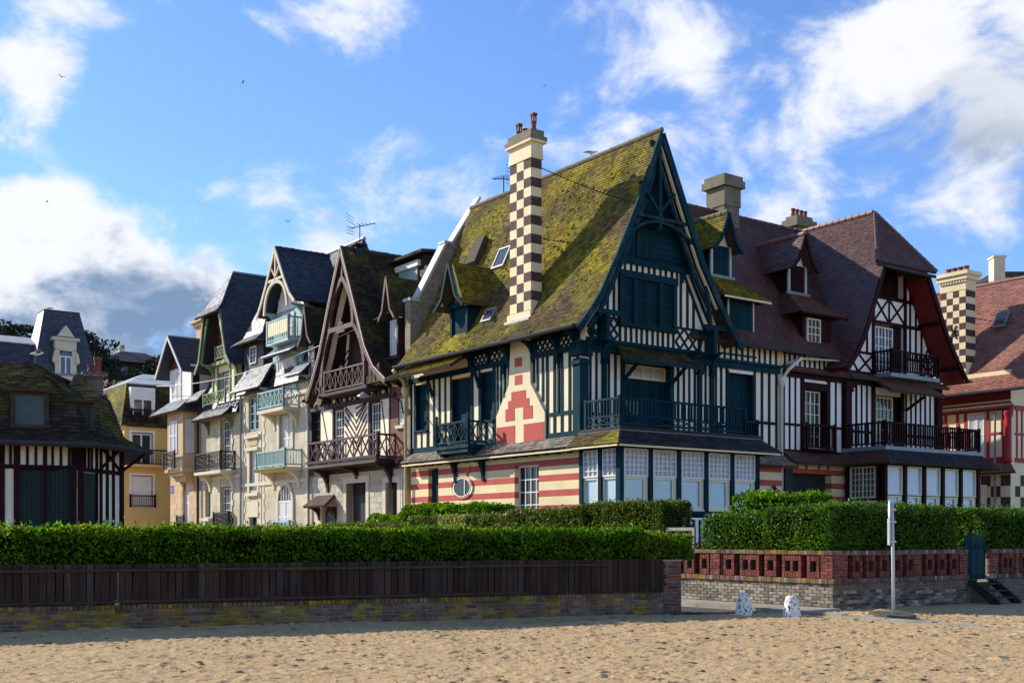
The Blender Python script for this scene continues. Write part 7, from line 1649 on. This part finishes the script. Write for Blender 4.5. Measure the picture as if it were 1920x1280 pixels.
cable('stay_wire', 'black stay wire from the right hand chimney to the pink roof', (23.75, .7, 11.6), (24.45, -.9, 11.2), .05, 'black_cable', .016)
lamp = thing('street_lamp', 'grey street lamp arm fixed beside the cream downpipe', 'lamp', (-.3, 10.95, 7.0))
ob('arm', tube([(-.3, 10.95, 6.6), (-.45, 10.9, 7.1), (-.9, 11.2, 7.35), (-1.5, 11.6, 7.35)], .035, 6), 'iron', lamp); ob('lamp_head', lathe((-1.7, 11.75, 7.25), [(.28, 0), (.25, .06), (.1, .16), (.04, .2)], 12), 'zinc', lamp)

def gull(x, y, z, heading, roll, label, perched=False, s=1.0, flap=.2):
    t = thing('gull', label, 'gull', (x, y, z), WORLD, 'gulls'); c, sn = math.cos(heading), math.sin(heading)
    def W(p): return (x + s * (p[0] * c - p[1] * sn), y + s * (p[0] * sn + p[1] * c), z + s * p[2])
    body = [(-.30, 0, .0), (-.2, 0, .02), (-.05, 0, .03), (.1, 0, .04), (.2, 0, .07), (.26, 0, .09), (.30, 0, .085)]
    up = .16 if perched else 0
    V, F = tube([W((p[0], p[1], p[2] + up)) for p in body], [s * q for q in (.015, .05, .085, .08, .05, .05, .02)], 8); ob('body', (V, F), 'gull_white', t, True)
    ob('bill', tube([W((.29, 0, .085 + up)), W((.37, 0, .075 + up))], [.016 * s, .006 * s], 5), 'terracotta', t)
    for sg in (-1, 1):
        if perched:
            ob('wing', prism([W((.1, sg * .075, .06 + up)), W((-.1, sg * .09, .0 + up)), W((-.42, sg * .03, .0 + up)), W((-.15, sg * .06, .08 + up))], (0, 0, .012)), 'gull_grey', t)
            ob('leg', tube([W((.0, sg * .03, -.02 + up)), W((.0, sg * .03, 0))], .008, 4), 'terracotta', t)
        else:
            w = ob('wing', prism([W((.1, sg * .04, .04)), W((.16, sg * .35, .04 + flap * .9)), W((.02, sg * .72, .04 + flap * .5)), W((-.02, sg * .4, .03 + flap * .75)), W((-.1, sg * .05, .03))], (0, 0, .02)), 'gull_dark', t)
def sky_pt(px, py, d): return ((px - 960) / 2156 * d, d, EYE + (1005 - py) / 2156 * d)
gull(*sky_pt(116, 145, 150), 2.6, 0, 'flying gull in front of the white cloud at upper left', flap=.25)
gull(*sky_pt(455, 155, 150), .3, 0, 'flying gull high in the blue left of centre', flap=.04)
gull(*sky_pt(1020, 163, 210), .8, 0, 'small flying gull above the checkered chimney', flap=.3)
gull(*sky_pt(540, 416, 190), 1.2, 0, 'small flying gull above the slate gables', flap=.4)
gull(*sky_pt(88, 379, 230), .5, 0, 'tiny flying gull over the grey cloud bank', flap=.3)
gull(*sky_pt(69, 664, 60), .6, 0, 'gull gliding low in front of the slate manor', s=1.1, flap=.12)
p = frame_pt(BLOCK, 2.9, 2.9); gull(p.x, p.y, 15.52, 0.2, 0, 'gull standing on the mossy ridge of the corner villa', True, .72)
p = frame_pt((Vector((-43.6, 105, 0)), ROT), 1.8, 1.6); gull(p.x, p.y, 22.68, .1, 0, 'gull standing on top of the slate tower', True, 1.0)
wf = thing('picket_gate', 'weathered grey framed garden gate between the two hedges', 'gate', (-4.0, -8.9, 0))
ob('gate_frame', merge([bx(-4.03, -3.97, -9.3, -8.3, 1.74, 1.82), bx(-4.03, -3.97, -9.3, -9.22, .5, 1.74), bx(-4.03, -3.97, -8.38, -8.3, .5, 1.74)]), 'concrete', wf)
for i in range(5): ob('picket', bx(-4.015, -3.985, -9.15 + i * .17, -9.09 + i * .17, .4, 1.74), 'dark_wood', wf)
